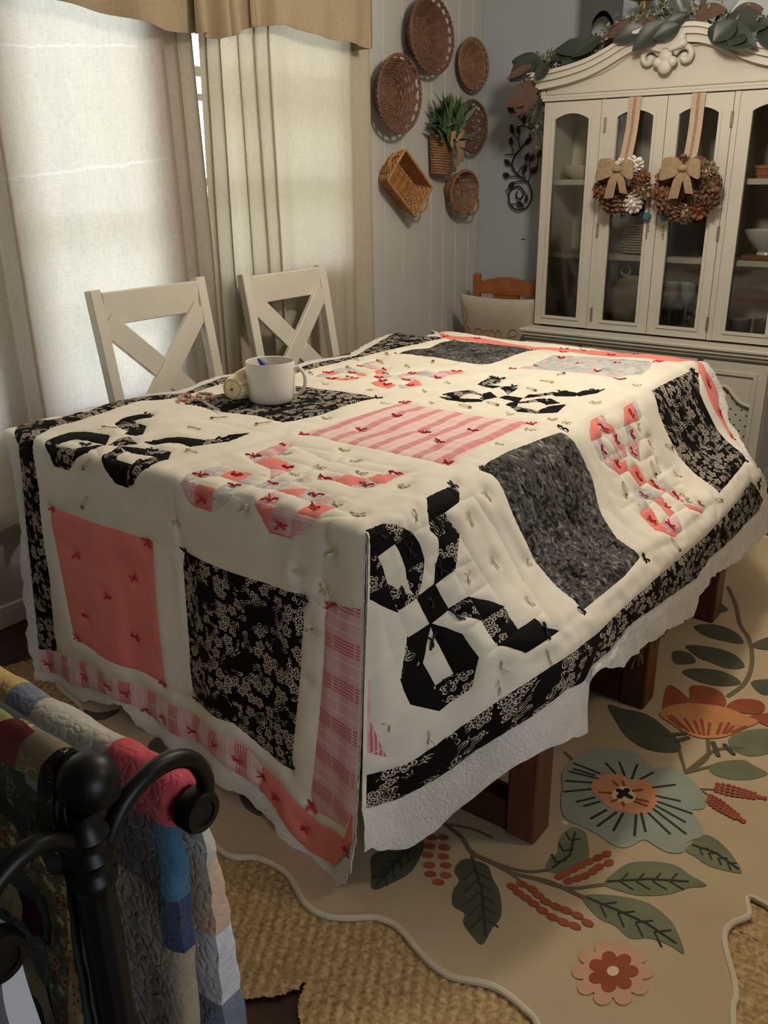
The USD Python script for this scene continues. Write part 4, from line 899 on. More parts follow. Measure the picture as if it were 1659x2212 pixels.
TIES = [   # (yarn, sheet, places)
 ('r','N',cB((200,295),(450,290),(570,170),(775,95),(800,240),(430,370),(205,470),(705,365),(1060,315),(1340,365),(1550,280),(990,440),(680,470),(990,530),(750,640))),
 ('r','N',cD((50,250),(690,42),(640,140),(410,215),(815,230),(1130,232),(925,308),(975,430),(1510,185))),
 ('r','N',cF((205,378),(410,385),(235,432),(440,428),(490,316),(650,280),(715,348),(650,425),(680,460),(720,502),(900,450),(950,393),(935,492),(1180,428),(1355,370),(1255,68),(1530,98))),
 ('r','N',cG((520,122),(655,108),(805,62),(815,28),(915,103),(1025,150),(1160,190),(1140,95),(1390,82),(825,5),(940,12),(1105,32),(1258,40),(1380,50),(1540,68))),
 ('r','N',cM((220,640),(630,785),(320,838),(575,942),(460,1020),(365,1105),(580,1195),(330,1195),(695,1398),(210,1310),(360,1365),(455,1410))),
 ('r','N',cO((1340,780),(1190,755),(1310,890),(1485,988),(1125,660),(1025,590),(930,520),(835,460),(705,405),(625,370),(540,300))),
 ('r','R',cK((335,365),(655,205),(665,445),(490,515),(680,650),(330,620),(520,780),(740,910),(920,1015),(775,1125),(1150,1140),(1050,1250),(880,1400),(1080,1470),(1430,1220))),
 ('r','R',cL((755,640),(880,950),(1015,1195))), ('r','N',cM((1420,1060))),
 ('k','N',cA((500,262),(800,130),(970,245),(710,310),(930,295),(870,375),(1380,220),(905,68))),
 ('k','N',cM((785,825),(1295,1030))), ('k','N',[(420,1515),(624,1660)]), ('k','N',[(402,869),(815,854),(600,903),(690,880),(760,868),(633,893)]),
 ('k','N',cF((830,212),(1310,95),(1130,195),(1510,195))), ('k','N',cG((640,10),(400,172),(440,180),(520,222),(180,290),(350,290),(810,255),(1010,245),(560,315),(720,315))),
 ('k','R',cG((1605,140),)), ('k','R',cC((195,450),(425,565),(760,45),(690,340),(680,720),(600,970),(390,900),(790,1080),(600,1275),(730,1630),(1490,1190),(660,380))),
 ('k','R',cJ((525,570),(845,415),(860,545),(690,665),(870,765),(1060,885),(900,1000),(925,1135),(1175,930))), ('k','R',cL((600,500),(1140,1430),(1275,1700),(1115,1900))),
 ('c','N',cB((1610,375),(1290,560),(790,155),(1030,240),(1190,125),(1310,290),(1140,495),(860,300),(1270,200))),
 ('c','R',cC((480,290),(895,315),(1030,130),(1080,650),(885,775),(1340,665),(1350,975),(1520,1395),(1140,1490),(1130,1640),(380,60),(20,275))),
 ('c','R',cQ((155,400),(310,450))), ('c','R',cU((1180,0),)), ('c','N',cD((190,155),(565,55),(870,45),(1640,165),(1500,235),(1300,325),(1370,125))),
 ('c','N',cF((180,490),(580,540),(1075,550),(1285,475))), ('c','N',cM((1280,905),(1430,830),(1330,1370),(1340,1170),(1400,990),(755,700),(1050,640))),
 ('c','R',cK((240,90),(740,370),(870,570),(960,780),(1170,890),(1240,1130))), ('c','R',[(1378,827),(1289,865),(1225,912)]),
]
tie_pts = [(y, q) for y, s, pts in TIES for q in on_cloth(pts, s)]
TIE = cKDTree(np.array([q for _, q in tie_pts]))
def at_cloth(q, lift=0.0):
    """The padded surface: seams sink in, ties pull dimples, the cloth lies in soft waves."""
    q = np.asarray(q, float); P, n = base_at(q), normal_at(q)
    d, _ = CREASE.query(q); t, _ = TIE.query(q)
    flat = np.clip(q[:, 1] / .1, 0, 1) * np.clip(-q[:, 0] / .1, 0, 1)
    q3 = np.c_[q, np.zeros(len(q))]
    wave = (fbm(q3 * 7.0, 3, 5) - .5) * (.015 + .007 * flat) + (noise(q3 * (38, 9, 1), 3) - .5) * .0022 + (noise(q3 * (7, 34, 1), 8) - .5) * (.003 + .009 * np.clip(q[:, 0] / .1, 0, 1)) + (noise(q3 * (26, 5, 1), 9) - .5) * .007 * np.clip(-q[:, 1] / .15, 0, 1)
    h = .0056 * (1 - np.exp(-d / .008)) - .0085 * np.exp(-(t / .018) ** 2) + wave * np.clip(.35 + d / .06, 0, 1)
    return P + n * (h + .006 + lift)[:, None]
def patch_mesh(poly, step=.0085):
    ring = []
    for r in [poly.exterior, *poly.interiors]:
        ring.append(np.array(r.segmentize(step).coords)[:-1])
    ring = np.vstack(ring)
    x0, y0, x1, y1 = poly.bounds
    g = np.stack(np.meshgrid(np.arange(x0, x1, step), np.arange(y0, y1, step), indexing='ij'), -1).reshape(-1, 2)
    g = g + np.where((np.round((g[:, 1:] - y0) / step) % 2) == 1, [[step / 2, 0]], [[0, 0]])
    inner = poly.buffer(-step * .45)
    g = g[shapely.contains_xy(inner, g[:, 0], g[:, 1])] if len(g) and not inner.is_empty else g[:0]
    q = np.unique(np.round(np.vstack([ring, g]), 6), axis=0)
    if len(q) < 3: return None
    t = Delaunay(q).simplices; c = q[t].mean(1)
    t = t[shapely.contains_xy(poly, c[:, 0], c[:, 1])]
    e1, e2 = q[t[:, 1]] - q[t[:, 0]], q[t[:, 2]] - q[t[:, 0]]
    cr = e1[:, 0] * e2[:, 1] - e1[:, 1] * e2[:, 0]
    t = t[np.abs(cr) > 1e-9]; cr = cr[np.abs(cr) > 1e-9]; t[cr < 0] = t[cr < 0][:, ::-1]
    u = np.unique(t)
    if len(u) < 3: return None
    k = np.full(len(q), -1); k[u] = np.arange(len(u))
    return q[u], k[t]
quilt = thing('patchwork_quilt', 'half-finished patchwork quilt in cream, black, coral and pink draped over the dining table', 'quilt')
NAMES = dict(c='cream_patch', k='black_patch', f='black_floral_patch', h='charcoal_patch', o='coral_patch', s='striped_patch', p='plaid_patch', b='plaid_border', l='pale_floral_patch', g='blue_floral_patch', d='dotted_patch')
for fab, p in [tuple(k) for k in polys] + [('c', g) for g in cream]:
    r = patch_mesh(p, .0085 if p.area > 2e-4 else .006)
    if r is None: continue
    q, t = r
    obj(NAMES[fab], (at_cloth(q), t), FABRIC[fab], quilt, smooth=True, uv=q)
# batting: a fleecy layer under the top, showing all round the hems
batN = on_cloth(cO((138,262),(220,290),(300,312),(400,330),(520,350),(600,440),(700,520),(770,585),(850,640),(950,690),(1040,720),(1120,790),(1190,870),(1230,980),(1330,1060),(1380,1110),(1430,1140),(1540,1144),(1562,1100)), 'N')
batR = on_cloth([(779,1840),(820,1842),(870,1835),(940,1795),(1000,1742),(1050,1700),(1100,1662),(1150,1635),(1200,1612),(1240,1590),(1275,1562),(1268,1515),(1270,1482),(1340,1442),(1380,1410),(1420,1372),(1460,1350),(1500,1330),(1512,1290),(1530,1262),(1590,1212),(1625,1180),(1659,1152)], 'R')
batL = on_cloth([(66,1460),(62,1400),(53,1350),(51,1290),(50,1230),(45,1170),(40,1090),(34,1050),(26,1010),(16,960)], 'N')
batL[:, 0] = np.clip(batL[:, 0], -1.25, -1.17)
bat = Polygon(np.vstack([batN, [0, batN[-1][1]], [0, -.001], [.001, 0], [batR[0][0], 0], batR, *on_cloth([(1662,1080),(1646,1022),(1618,985),(1596,942),(1580,918),(1568,885),(1563,850),(1552,815),(1538,790)], 'R'), [0, 1.97], [-.3, 2.03], [-.6, 1.99], [-1.0, 2.035], [-1.20, 1.99], *(on_cloth([(953,725),(925,727),(853,739),(768,767),(708,777),(610,803),(480,826),(400,845),(252,877),(186,890),(120,906)], 'N') - [.026, 0]), batL[::-1]])).buffer(0)
if bat.geom_type != 'Polygon': bat = max(bat.geoms, key=lambda g: g.area)
rg = np.random.default_rng(4)
ring = np.array(bat.exterior.segmentize(.007).coords)[:-1]     # torn, uneven edge
off = (noise(np.c_[ring * 60, np.zeros(len(ring))], 2) - .5) * .010 + (noise(np.c_[ring * 14, np.zeros(len(ring))], 6) - .5) * .014
nr = np.roll(ring, -1, 0) - np.roll(ring, 1, 0); nr = np.c_[nr[:, 1], -nr[:, 0]] / np.maximum(np.linalg.norm(nr, axis=1, keepdims=True), 1e-9)
keep = ~((np.abs(ring[:, 0]) < .004) & (ring[:, 1] < .004) | (np.abs(ring[:, 1]) < .004) & (ring[:, 0] > -.004))
bat = Polygon(ring + nr * (off * keep)[:, None]).buffer(0)
if bat.geom_type != 'Polygon': bat = max(bat.geoms, key=lambda g: g.area)
q, t = patch_mesh(bat, .011)
out_ = ~shapely.contains_xy(top, q[:, 0], q[:, 1])
fl = np.where(out_, .004 * np.clip(shapely.distance(shapely.points(q), top) / .02, 0, 1), 0)
up = at_cloth(q); nn = normal_at(q)
rimd = shapely.distance(shapely.points(q), bat.exterior); thick = np.interp(rimd, [0, .012], [.002, .010])
up = up + nn * (-.004 + fl)[:, None]; lo = up - nn * thick[:, None]
E = np.sort(np.vstack([t[:, [0, 1]], t[:, [1, 2]], t[:, [2, 0]]]), axis=1)
Eo = np.vstack([t[:, [0, 1]], t[:, [1, 2]], t[:, [2, 0]]]); _, inv, cnt = np.unique(E, axis=0, return_inverse=True, return_counts=True)
rimE = Eo[cnt[inv.ravel()] == 1]; N = len(q)
faces = np.vstack([t, t[:, ::-1] + N, np.stack([rimE[:, 0], rimE[:, 1] + N, rimE[:, 1]], 1), np.stack([rimE[:, 0], rimE[:, 0] + N, rimE[:, 1] + N], 1)])
obj('batting', (np.vstack([up, lo]), faces), M_bat, quilt, label='white fleecy batting showing all round the hem', smooth=60)
w_ = np.linspace(.02, .60, 30)
e0, e1 = base_at(np.c_[np.full(30, -.001), -w_]), base_at(np.c_[w_ * .9, np.full(30, .001)])
mid_ = (e0 + e1) / 2 + np.array([-.035, .035, 0]) * np.clip(w_ / .12, 0, 1)[:, None]
tuck = np.stack([e0 + [.001, .002, 0], (e0 * .4 + mid_ * .6), mid_, (e1 * .4 + mid_ * .6), e1 + [-.002, .001, 0]], 1)
obj('corner_fold', sheet(tuck), M_pl2, quilt, smooth=True, uv=np.stack([np.repeat(w_[:, None], 5, 1), np.tile(np.linspace(0, .1, 5), (30, 1))], -1).reshape(-1, 2))
# yarn ties
def bow(P, n, t, seed, size=1.0):
    r_ = np.random.default_rng(seed); s = np.cross(n, t); seg = []
    R = .0019 * size
    k0 = P + n * .003
    seg.append(((k0, R * 1.5), (k0 + n * .002, R * 1.4)))
    for sg in (-1, 1):
        for _ in range(2):
            d = sg * s * r_.uniform(.5, 1) + t * r_.uniform(-.8, .8); d /= np.linalg.norm(d); L = r_.uniform(.012, .022) * size
            m_ = k0 + d * L * .55 + n * r_.uniform(.003, .006) * size; e_ = k0 + d * L + n * r_.uniform(.0, .006)
            seg += [((k0, R), (m_, R * 1.15)), ((m_, R * 1.15), (e_, R * 1.35))]
    return tri(m3.Manifold.batch_boolean([m3.Manifold.batch_hull([m3.Manifold.sphere(x[1], 6).translate(tuple(map(float, x[0]))) for x in s2]) for s2 in seg], m3.OpType.Add))
TQ = np.array([q for _, q in tie_pts]); TP, TN = at_cloth(TQ), normal_at(TQ); TT = base_at(TQ + [0, .01]) - base_at(TQ - [0, .01]); TT /= np.linalg.norm(TT, axis=1, keepdims=True)
for i, (y, _) in enumerate(tie_pts):
    obj({'r': 'red_tie', 'k': 'black_tie', 'c': 'cream_tie'}[y], bow(TP[i], TN[i], TT[i], 100 + i, rg.uniform(.75, .98) if y != 'c' else .8), {'r': M_red, 'k': M_byn, 'c': M_cyn}[y], quilt, smooth=50)
# ================================================================ hutch against the back wall
def worn(name, col, under, amt=.70):
    q = Net(); g = q.add('geometry', 'position')
    n = q.add('noise_texture', 'fac', {'scale': 60, 'detail': 4, 'roughness': .7}, vector=q.add('mapping', 'vector', {'scale': (1, 1, .35)}, vector=g))
    b = q.add('noise_texture', 'fac', {'scale': 5, 'detail': 2}, vector=g)
    k = q.step(q.math('add', n, q.math('multiply', q.math('subtract', b, .5), .35)), amt, amt + .03)
    c = q.mix(k, q.mix(b, tuple(x * .95 for x in col), tuple(min(1, x * 1.04) for x in col)), under)
    return q.done(name, c, .5, bump=b, bstr=.05)
M_hut = worn('hutch_paint', srgb(194, 189, 177), srgb(84, 70, 54), .735)
M_hin = mat('hutch_inside', srgb(192, 184, 170), .7, .06, 4)
M_dark = mat('dark_wood_and_gap_shade', srgb(60, 52, 44), .8, .1)  # dark wood, also the painted shade behind the lower door lattice
M_knob = mat('blue_ceramic', srgb(58, 104, 116), .2, .15, 60)
M_hing = mat('aged_hinge', srgb(150, 140, 122), .4, .2, 90, metallic=.6)
M_pane = usdkit.material(stage, LK + 'cabinet_glass', {'f': ('fresnel', {'IOR': 1.5}), 't': ('transparent_bsdf', {'color': (.90, .90, .88)}), 'g': ('glossy_bsdf', {'roughness': .06}), 'm': ('mix_closure', {})},
                         [('f.fac', 'm.fac'), ('t.BSDF', 'm.closure1'), ('g.BSDF', 'm.closure2')], surface='m.closure')
XC, YU, YL = -1.443, 3.93, 3.85
hutch = thing('china_hutch', 'white distressed china hutch with arched glass doors and carved shell crest', 'hutch')
XL, XRH = XC - .567, XC + .567
def front(o_y): return ((0, o_y, 0), (1, 0, 0), (0, 0, 1))     # x, z outlines pushed out from y = o_y towards the room (-y)
def fx(poly, d, y, name, m=M_hut, smooth=False, parent=None, label=None):
    return obj(name, prism(poly, d, front(y)), m, parent or hutch, smooth=smooth, label=label)
# carcass of the glazed part
obj('back_panel', bx(XL + .01, XRH - .01, 4.262, 4.275, .69, 1.70), M_hin, hutch, smooth=False)
for x0, x1 in ((XL, XL + .018), (XRH - .018, XRH)): obj('side_panel', bx(x0, x1, YU + .022, 4.262, .69, 1.70, .002), M_hut, hutch)
for x in (-1.7245, -1.160): obj('divider', bx(x - .009, x + .009, YU + .03, 4.25, .70, 1.69), M_hin, hutch, smooth=False)
for z in (1.035, 1.36): obj('shelf', bx(XL + .02, XRH - .02, YU + .05, 4.26, z - .024, z, .002), M_hut, hutch)
obj('top_board', bx(XL, XRH, YU + .01, 4.275, 1.69, 1.705), M_hut, hutch)
for x in (-1.7245, -1.160): obj('stile', bx(x - .0115, x + .0115, YU, YU + .03, .698, 1.688, .002), M_hut, hutch)
def arch_open(x0, x1, z0, zs, rise, n=14):
    xs_ = np.linspace(x0, x1, n); t = (xs_ - x0) / (x1 - x0)
    return [(x0, z0)] + [(x, zs + rise * math.sin(math.pi * tt) ** .8) for x, tt in zip(xs_, t)] + [(x1, z0)]
def glazed(x0, x1, y, label, hinge=None, knob=None, zl=.700, zh=1.686):
    d = thing('glass_door', None, None, parent=hutch)
    mx = (x0 + x1) / 2; w = (x1 - x0) / 2; il = .052 if w > .12 else .058
    op = Polygon(arch_open(x0 + il, x1 - il, .744, 1.612, .026))
    fr = sbox(x0, zl, x1, zh).difference(op)
    obj('door_frame', prism(fr, .020, front(y)).apply_translation((0, .020, 0)), M_hut, d, smooth=False)
    lip = op.buffer(.012, join_style='mitre').difference(op.buffer(-.001))
    obj('door_bead', prism(lip, .005, front(y)), M_hut, d, smooth=False)
    obj('pane', prism(op.buffer(.006), .003, front(y + .012)), M_pane, d, smooth=False)
    if hinge is not None:
        for z in (1.585, 1.145, .77):
            obj('hinge', cat([T(trimesh.creation.cylinder(.0055, .058, sections=10), (hinge, y - .004, z))]), M_hing, d)
    if knob is not None:
        obj('knob', lathe([(0, 0), (.009, 0), (.006, .008), (.016, .014), (.018, .022), (.012, .029), (0, .031)], 16).apply_transform(trimesh.transformations.rotation_matrix(math.pi / 2, (1, 0, 0))).apply_translation((knob, y, 1.207)), M_knob, d, label='blue ceramic knob', smooth=40)
        pl = unary_union([Point(knob + dx, 1.207 + dz).buffer(r) for dx, dz, r in ((0, .045, .010), (0, .062, .007), (.004, .08, .006), (-.003, .095, .004), (0, -.04, .010), (.003, -.058, .008), (-.004, -.075, .006), (0, -.09, .005), (0, -.02, .008), (0, .025, .008), (0, 0, .016))]).union(LineString([(knob, 1.115), (knob, 1.30)]).buffer(.003))
        obj('knob_plate', prism(pl, .0025, front(y)), M_hing, d)
glazed(XL, -1.737, YU, None); glazed(-1.712, -1.4445, YU, None, hinge=-1.712, knob=-1.482); glazed(-1.4415, -1.173, YU, None, hinge=-1.172, knob=-1.405); glazed(-1.147, XRH, YU, None)
# crown with its arched top
half = [(0, 1.945), (.10, 1.942), (.175, 1.922), (.28, 1.874), (.36, 1.845), (.45, 1.825), (.55, 1.812), (.635, 1.806)]
hs = smooth_path([(x, z, 0) for x, z in half], 5)[:, :2]
arch = np.vstack([np.c_[XC - hs[::-1, 0], hs[::-1, 1]], np.c_[XC + hs[1:, 0], hs[1:, 1]]])
def band(lo, hi, inset):       # strip that follows the arch
    a = arch[(arch[:, 0] > XL - .07 + inset) & (arch[:, 0] < XRH + .07 - inset)]
    return Polygon(np.vstack([a - [0, lo], (a - [0, hi])[::-1]]))
board = Polygon(np.vstack([arch[(arch[:, 0] > XL) & (arch[:, 0] < XRH)] - [0, .012], [[XRH, 1.70], [XL, 1.70]]]))
fx(board, .03, YU + .03, 'crown_board')
for lo, hi, dep, ins in ((.0, .016, .060, .0), (.016, .030, .046, .014), (.030, .040, .052, .022), (.040, .062, .034, .030), (.062, .070, .040, .038)):
    fx(band(lo, hi, ins), dep + .03, YU + .03, 'crown_moulding')
for z0, z1, dep, e in ((1.690, 1.702, .030, .012), (1.702, 1.716, .022, .008), (1.716, 1.724, .026, .010)):
    obj('frieze_moulding', bx(XL - e, XRH + e, YU - dep + .02, YU + .02, z0, z1, .002), M_hut, hutch)
for k, (e, z0, z1) in enumerate(((.068, 1.790, 1.806), (.056, 1.776, 1.790), (.060, 1.766, 1.776), (.040, 1.744, 1.766), (.046, 1.736, 1.744), (.022, 1.702, 1.736), (.010, 1.69, 1.702))):
    for s_, x in ((-1, XL), (1, XRH)):
        obj('side_moulding', bx(min(x, x + s_ * e), max(x, x + s_ * e), YU - .005, 4.27, z0, z1, .002), M_hut, hutch)
obj('crown_return', bx(XL, XRH, YU + .03, 4.27, 1.70, 1.712), M_hut, hutch)
sh = []
def ball(x, z, r, sy=.5): return m3.Manifold.sphere(1.0, 20).scale((r, .018, r)).translate((x, YU - .044, z))
for k in range(9):
    a = math.radians(-64 + 16 * k); L = .098 - .022 * abs(k - 4) / 4
    c0_, c1_ = (XC - .012 + .022 * math.sin(a), 1.838 + .022 * math.cos(a)), (XC - .012 + L * math.sin(a), 1.838 + L * math.cos(a))
    sh.append(m3.Manifold.batch_hull([ball(*c0_, .006), ball(*c1_, .017)]))
for s_ in (-1, 1):
    t = np.linspace(0, 2.3 * math.pi, 26); r_ = .042 - .013 * t / 2.2
    pts = np.c_[XC - .012 + s_ * (.074 - r_ * np.cos(t + .4)), np.full(26, YU - .030), 1.826 + r_ * np.sin(t + .4)]
    for a, b in zip(pts[:-1], pts[1:]): sh.append(m3.Manifold.batch_hull([m3.Manifold.sphere(.0125, 8).translate(tuple(a)), m3.Manifold.sphere(.012, 8).translate(tuple(b))]))
for x, z, r in ((-.012, 1.792, .030), (-.042, 1.808, .020), (.018, 1.808, .020), (-.012, 1.83, .028)): sh.append(ball(XC + x, z, r))
obj('carved_shell', tri(m3.Manifold.batch_boolean(sh, m3.OpType.Add)), M_hut, hutch, label='carved scallop shell with two scrolls', smooth=40)
for s_ in (-1, 1):
    obj('scroll_bead', tube(smooth_path([(XC + s_ * .09 - .012, YU - .004, 1.868), (XC + s_ * .16, YU - .004, 1.862), (XC + s_ * .27, YU - .004, 1.805), (XC + s_ * .36, YU - .004, 1.778), (XC + s_ * .46, YU - .004, 1.762), (XC + s_ * .52, YU - .004, 1.742)], 6), .007, 8), M_hut, hutch)
# counter and lower cabinet
for z0, z1, e in ((.672, .690, .018), (.655, .672, .010), (.640, .655, .0)):
    obj('counter_moulding', bx(XL - .01 - e, XRH + .01 + e, YL - e - .004, 4.275, z0, z1, .005), M_hut, hutch)
obj('base_carcass', bx(XL - .005, XRH + .005, YL + .022, 4.27, .11, .640), M_hut, hutch, smooth=False)
for z0, z1, e in ((.055, .075, .012), (.075, .10, .006), (.10, .12, .002), (0.016, .055, .004)): obj('plinth_moulding', bx(XL - .01 - e, XRH + .01 + e, YL - e + .01, 4.27, z0, z1, .004), M_hut, hutch)
def lower_door(x0, x1):
    d = thing('cupboard_door', None, None, parent=hutch)
    z0, z1 = .135, .628; mx = (x0 + x1) / 2; w = x1 - x0
    op = sbox(x0 + .05, z0 + .05, x1 - .05, z1 - .05)
    obj('door_frame', prism(sbox(x0, z0, x1, z1).difference(op), .020, front(YL)).apply_translation((0, .02, 0)), M_hut, d, smooth=False)
    obj('door_bead', prism(op.buffer(.012, join_style='mitre').difference(op.buffer(-.003)), .006, front(YL)), M_hut, d, smooth=False)
    xs_ = np.linspace(x0 + .05, x1 - .05, 21); t = np.linspace(0, 1, 21)
    zz_ = z1 - .15 + .055 * np.exp(-((t - .32) / .28) ** 2) - .03 * t
    lat = Polygon(list(zip(xs_, zz_)) + [(x1 - .05, z0 + .05), (x0 + .05, z0 + .05)])
    obj('door_field', prism(op.difference(lat), .010, front(YL + .012)), M_hut, d, smooth=False)
    obj('arch_bead', tube(np.c_[xs_, np.full(21, YL + .002), zz_], .007, 8), M_hut, d)
    obj('lattice_back', prism(lat, .004, front(YL + .021)), M_dark, d, smooth=False)  # dark sheet stands in for shade in the lattice gaps
    bars = []
    for k in range(-14, 30):
        for sg in (-1, 1):
            bars.append(LineString([(x0 + k * .046, z0 - .1), (x0 + k * .046 + sg * 1.0, z0 + .9)]).buffer(.0125, cap_style='flat'))
    obj('lattice', prism(unary_union(bars).intersection(lat.buffer(.004)), .006, front(YL + .018)), M_hut, d, smooth=False)
for a, b in ((XL, -1.737), (-1.712, -1.4445), (-1.4415, -1.173), (-1.147, XRH)): lower_door(a, b)
# -- what stands inside the hutch
M_cer = mat('cream_stoneware', srgb(206, 196, 174), .35, .08, 12)
M_whi = mat('white_china', srgb(220, 220, 216), .25, .03)
M_ter = mat('terracotta', srgb(176, 108, 80), .7, .12, 20)
M_brn = mat('dark_glaze', srgb(52, 40, 32), .15, .2, 20)
M_gry = mat('grey_glass_plate', srgb(180, 190, 190), .15, .05)
M_gold = mat('gold_metal', srgb(196, 158, 92), .3, .1, metallic=1)
def pot(name, label, cat_, prof, m, x, y, z, group=None, parts=(), k=36):
    t = thing(name, label, cat_, (x, y, z), group=group); obj('body', lathe(prof, k), m, t, smooth=45)
    for n_, me, mm in parts: obj(n_, me, mm, t, smooth=45)
    return t
def cup_prof(r, h, th=.003, foot=.6): return [(0, 0), (r * foot, 0), (r * .95, h * .35), (r, h * .7), (r, h), (r - th, h), (r - th, h * .7), (r * .95 - th, h * .35), (r * foot - th, th), (0, th)]
def handle(r, z, x, w=.004): return tube(np.c_[x + r * np.cos(np.linspace(-1.4, 1.4, 12)), np.zeros(12), z + r * 1.1 * np.sin(np.linspace(-1.4, 1.4, 12))], w, 8)
pot('teapot', 'round dark glazed teapot low in the left compartment of the hutch', 'teapot', [(0, 0), (.04, 0), (.066, .03), (.07, .065), (.05, .105), (.02, .118), (.012, .13), (0, .132)], M_brn, -1.865, 4.08, .701,
    parts=(('spout', tube(smooth_path([(-.05, 0, .03), (-.085, 0, .05), (-.1, 0, .09)], 4), .009, 8), M_brn), ('handle', handle(.032, .065, .06, .005), M_brn)))
pot('pitcher', 'small painted pitcher on the middle shelf of the left compartment', 'pitcher', [(0, 0), (.035, 0), (.05, .05), (.042, .10), (.03, .14), (.036, .165), (.031, .165), (.025, .14), (.037, .1), (.045, .05), (.03, .004), (0, .004)], mat('pink_painted_china', srgb(196, 140, 126), .3, .3, 30), -1.80, 4.08, 1.036, parts=(('handle', handle(.035, .09, .038), M_whi),))
tp = thing('display_plate', 'tall pale plate standing on the top shelf of the left compartment', 'plate', (-1.90, 4.225, 1.363)); obj('body', T(lathe([(0, 0), (.07, 0), (.118, .012), (.118, .016), (.07, .005), (0, .005)], 40), (0, 0, .118), rx=80), M_cer, tp, smooth=45)
pot('bowl', 'wide shallow stoneware bowl on the top shelf of the left compartment', 'bowl', [(0, 0), (.04, 0), (.075, .03), (.088, .06), (.083, .06), (.07, .032), (.037, .005), (0, .005)], M_cer, -1.87, 4.06, 1.361)
for i in range(11):
    t = thing('dinner_plate', 'cream plate, ' + ['lowest', 'second from the bottom', 'third from the bottom', 'fourth from the bottom', 'fifth from the bottom', 'middle one', 'fifth from the top', 'fourth from the top', 'third from the top', 'second from the top', 'topmost'][i] + ' of the stack behind the left wreath', 'plate', (-1.565, 4.10, 1.036 + .0115 * i), group='stacked dinner plates'); obj('body', lathe([(0, 0), (.06, 0), (.095, .012), (.095, .0155), (.06, .004), (0, .004)], 40), M_cer, t, smooth=45)
pot('tureen', 'big banded stoneware crock with lid and ring knob behind the left glass door', 'crock', [(0, 0), (.075, 0), (.088, .02), (.098, .07), (.1, .10), (.104, .104), (.104, .112), (.098, .116), (.098, .15), (.102, .154), (.102, .162), (.09, .19), (.06, .22), (.03, .235), (0, .24)], M_cer, -1.585, 4.08, .701,
    parts=(('ring_knob', T(trimesh.creation.torus(.022, .006, 24, 10), (-.03, -.02, .258), rx=80), M_gry), ('handle', T(handle(.024, .13, .096), (0, 0, 0)), M_cer)))
bk_ = thing('storage_box', 'dark wooden box on the middle shelf behind the right wreath', 'box', (-1.34, 4.12, 1.036)); obj('body', bx(-.075, .055, -.07, .07, 0, .15, .006), M_dark, bk_); obj('lid', bx(-.079, .059, -.074, .074, .1505, .165, .004), M_dark, bk_)
obj('box_panel', bx(-1.262, -1.215, 4.10, 4.115, 1.036, 1.19, .003), M_gry, None, 'pale narrow card standing right of the dark box', 'card')
for i, (x, y) in enumerate(((-1.385, 4.05), (-1.335, 4.12))):
    pot('goblet', ['clear stemmed goblet nearest the left edge of the second glass door', 'clear stemmed goblet behind the first, beside the standing plate'][i], 'glass', [(0, 0), (.032, 0), (.006, .01), (.005, .09), (.03, .12), (.038, .16), (.034, .2), (.032, .2), (.036, .16), (.028, .122), (0, .1)], M_gry, x, y, .721 - .0)
obj('wooden_tray', prism(Polygon([(-.09, -.06), (.09, -.06), (.09, .06), (-.09, .06)]).buffer(.01), .018, ((-1.345, 4.09, .701), (1, 0, 0), (0, 1, 0))), mat('tray_wood', srgb(104, 62, 40), .5, .2, 20), None, 'brown wooden tray under the goblets at the bottom of the hutch', 'tray')
tp = thing('display_plate', 'round grey plate standing behind the cream mug in the hutch', 'plate', (-1.265, 4.215, .703)); obj('body', T(lathe([(0, 0), (.07, 0), (.112, .012), (.112, .016), (.07, .005), (0, .005)], 40), (0, 0, .112), rx=78), M_gry, tp, smooth=45)
pot('mug', 'cream mug with scalloped gold rim at the bottom right of the second glass door', 'mug', cup_prof(.047, .085), M_cer, -1.235, 4.03, .701, parts=(('handle', handle(.024, .045, -.07), M_cer),))
pot('gravy_boat', 'large white china bowl on the middle shelf of the right compartment', 'bowl', [(0, 0), (.045, 0), (.04, .012), (.085, .06), (.105, .10), (.10, .10), (.08, .063), (.035, .018), (0, .016)], M_whi, -1.0, 4.07, 1.056)
obj('wooden_riser', bx(-1.09, -.90, 3.995, 4.16, 1.036, 1.055, .003), mat('riser_wood', srgb(120, 80, 52), .6, .2, 20), None, 'brown wooden riser under the white bowl in the right compartment', 'stand')
for i, (x, y, h) in enumerate(((-1.055, 4.07, .05), (-.975, 4.04, .085))):
    pot('flower_pot', ['small low terracotta pot on the top shelf of the right compartment', 'taller terracotta pot on the top shelf of the right compartment'][i], 'pot', [(0, 0), (.028, 0), (.04, h - .012), (.043, h - .012), (.043, h), (.037, h), (.034, .01), (0, .008)], M_ter, x, y, 1.361)
cs_ = thing('candle_stand', 'small gilt candle stand at the back of the top right shelf', 'candlestick', (-1.0, 4.17, 1.361)); obj('stem', lathe([(0, 0), (.03, 0), (.03, .006), (.008, .02), (.006, .12), (.02, .14), (.024, .15), (0, .152)], 24), M_gold, cs_, smooth=45); obj('candle', lathe([(0, .152), (.011, .152), (.011, .21), (0, .212)], 16), M_whi, cs_, smooth=45)
for i, x in enumerate((-1.06, -.965)):
    pot('cup', ['white cup on the floor of the right compartment, left one', 'white cup with handle on the floor of the right compartment, right one'][i], 'cup', cup_prof(.044, .085), M_whi, x, 4.03 + .02 * i, .701, parts=(('handle', handle(.02, .045, .042), M_whi),))

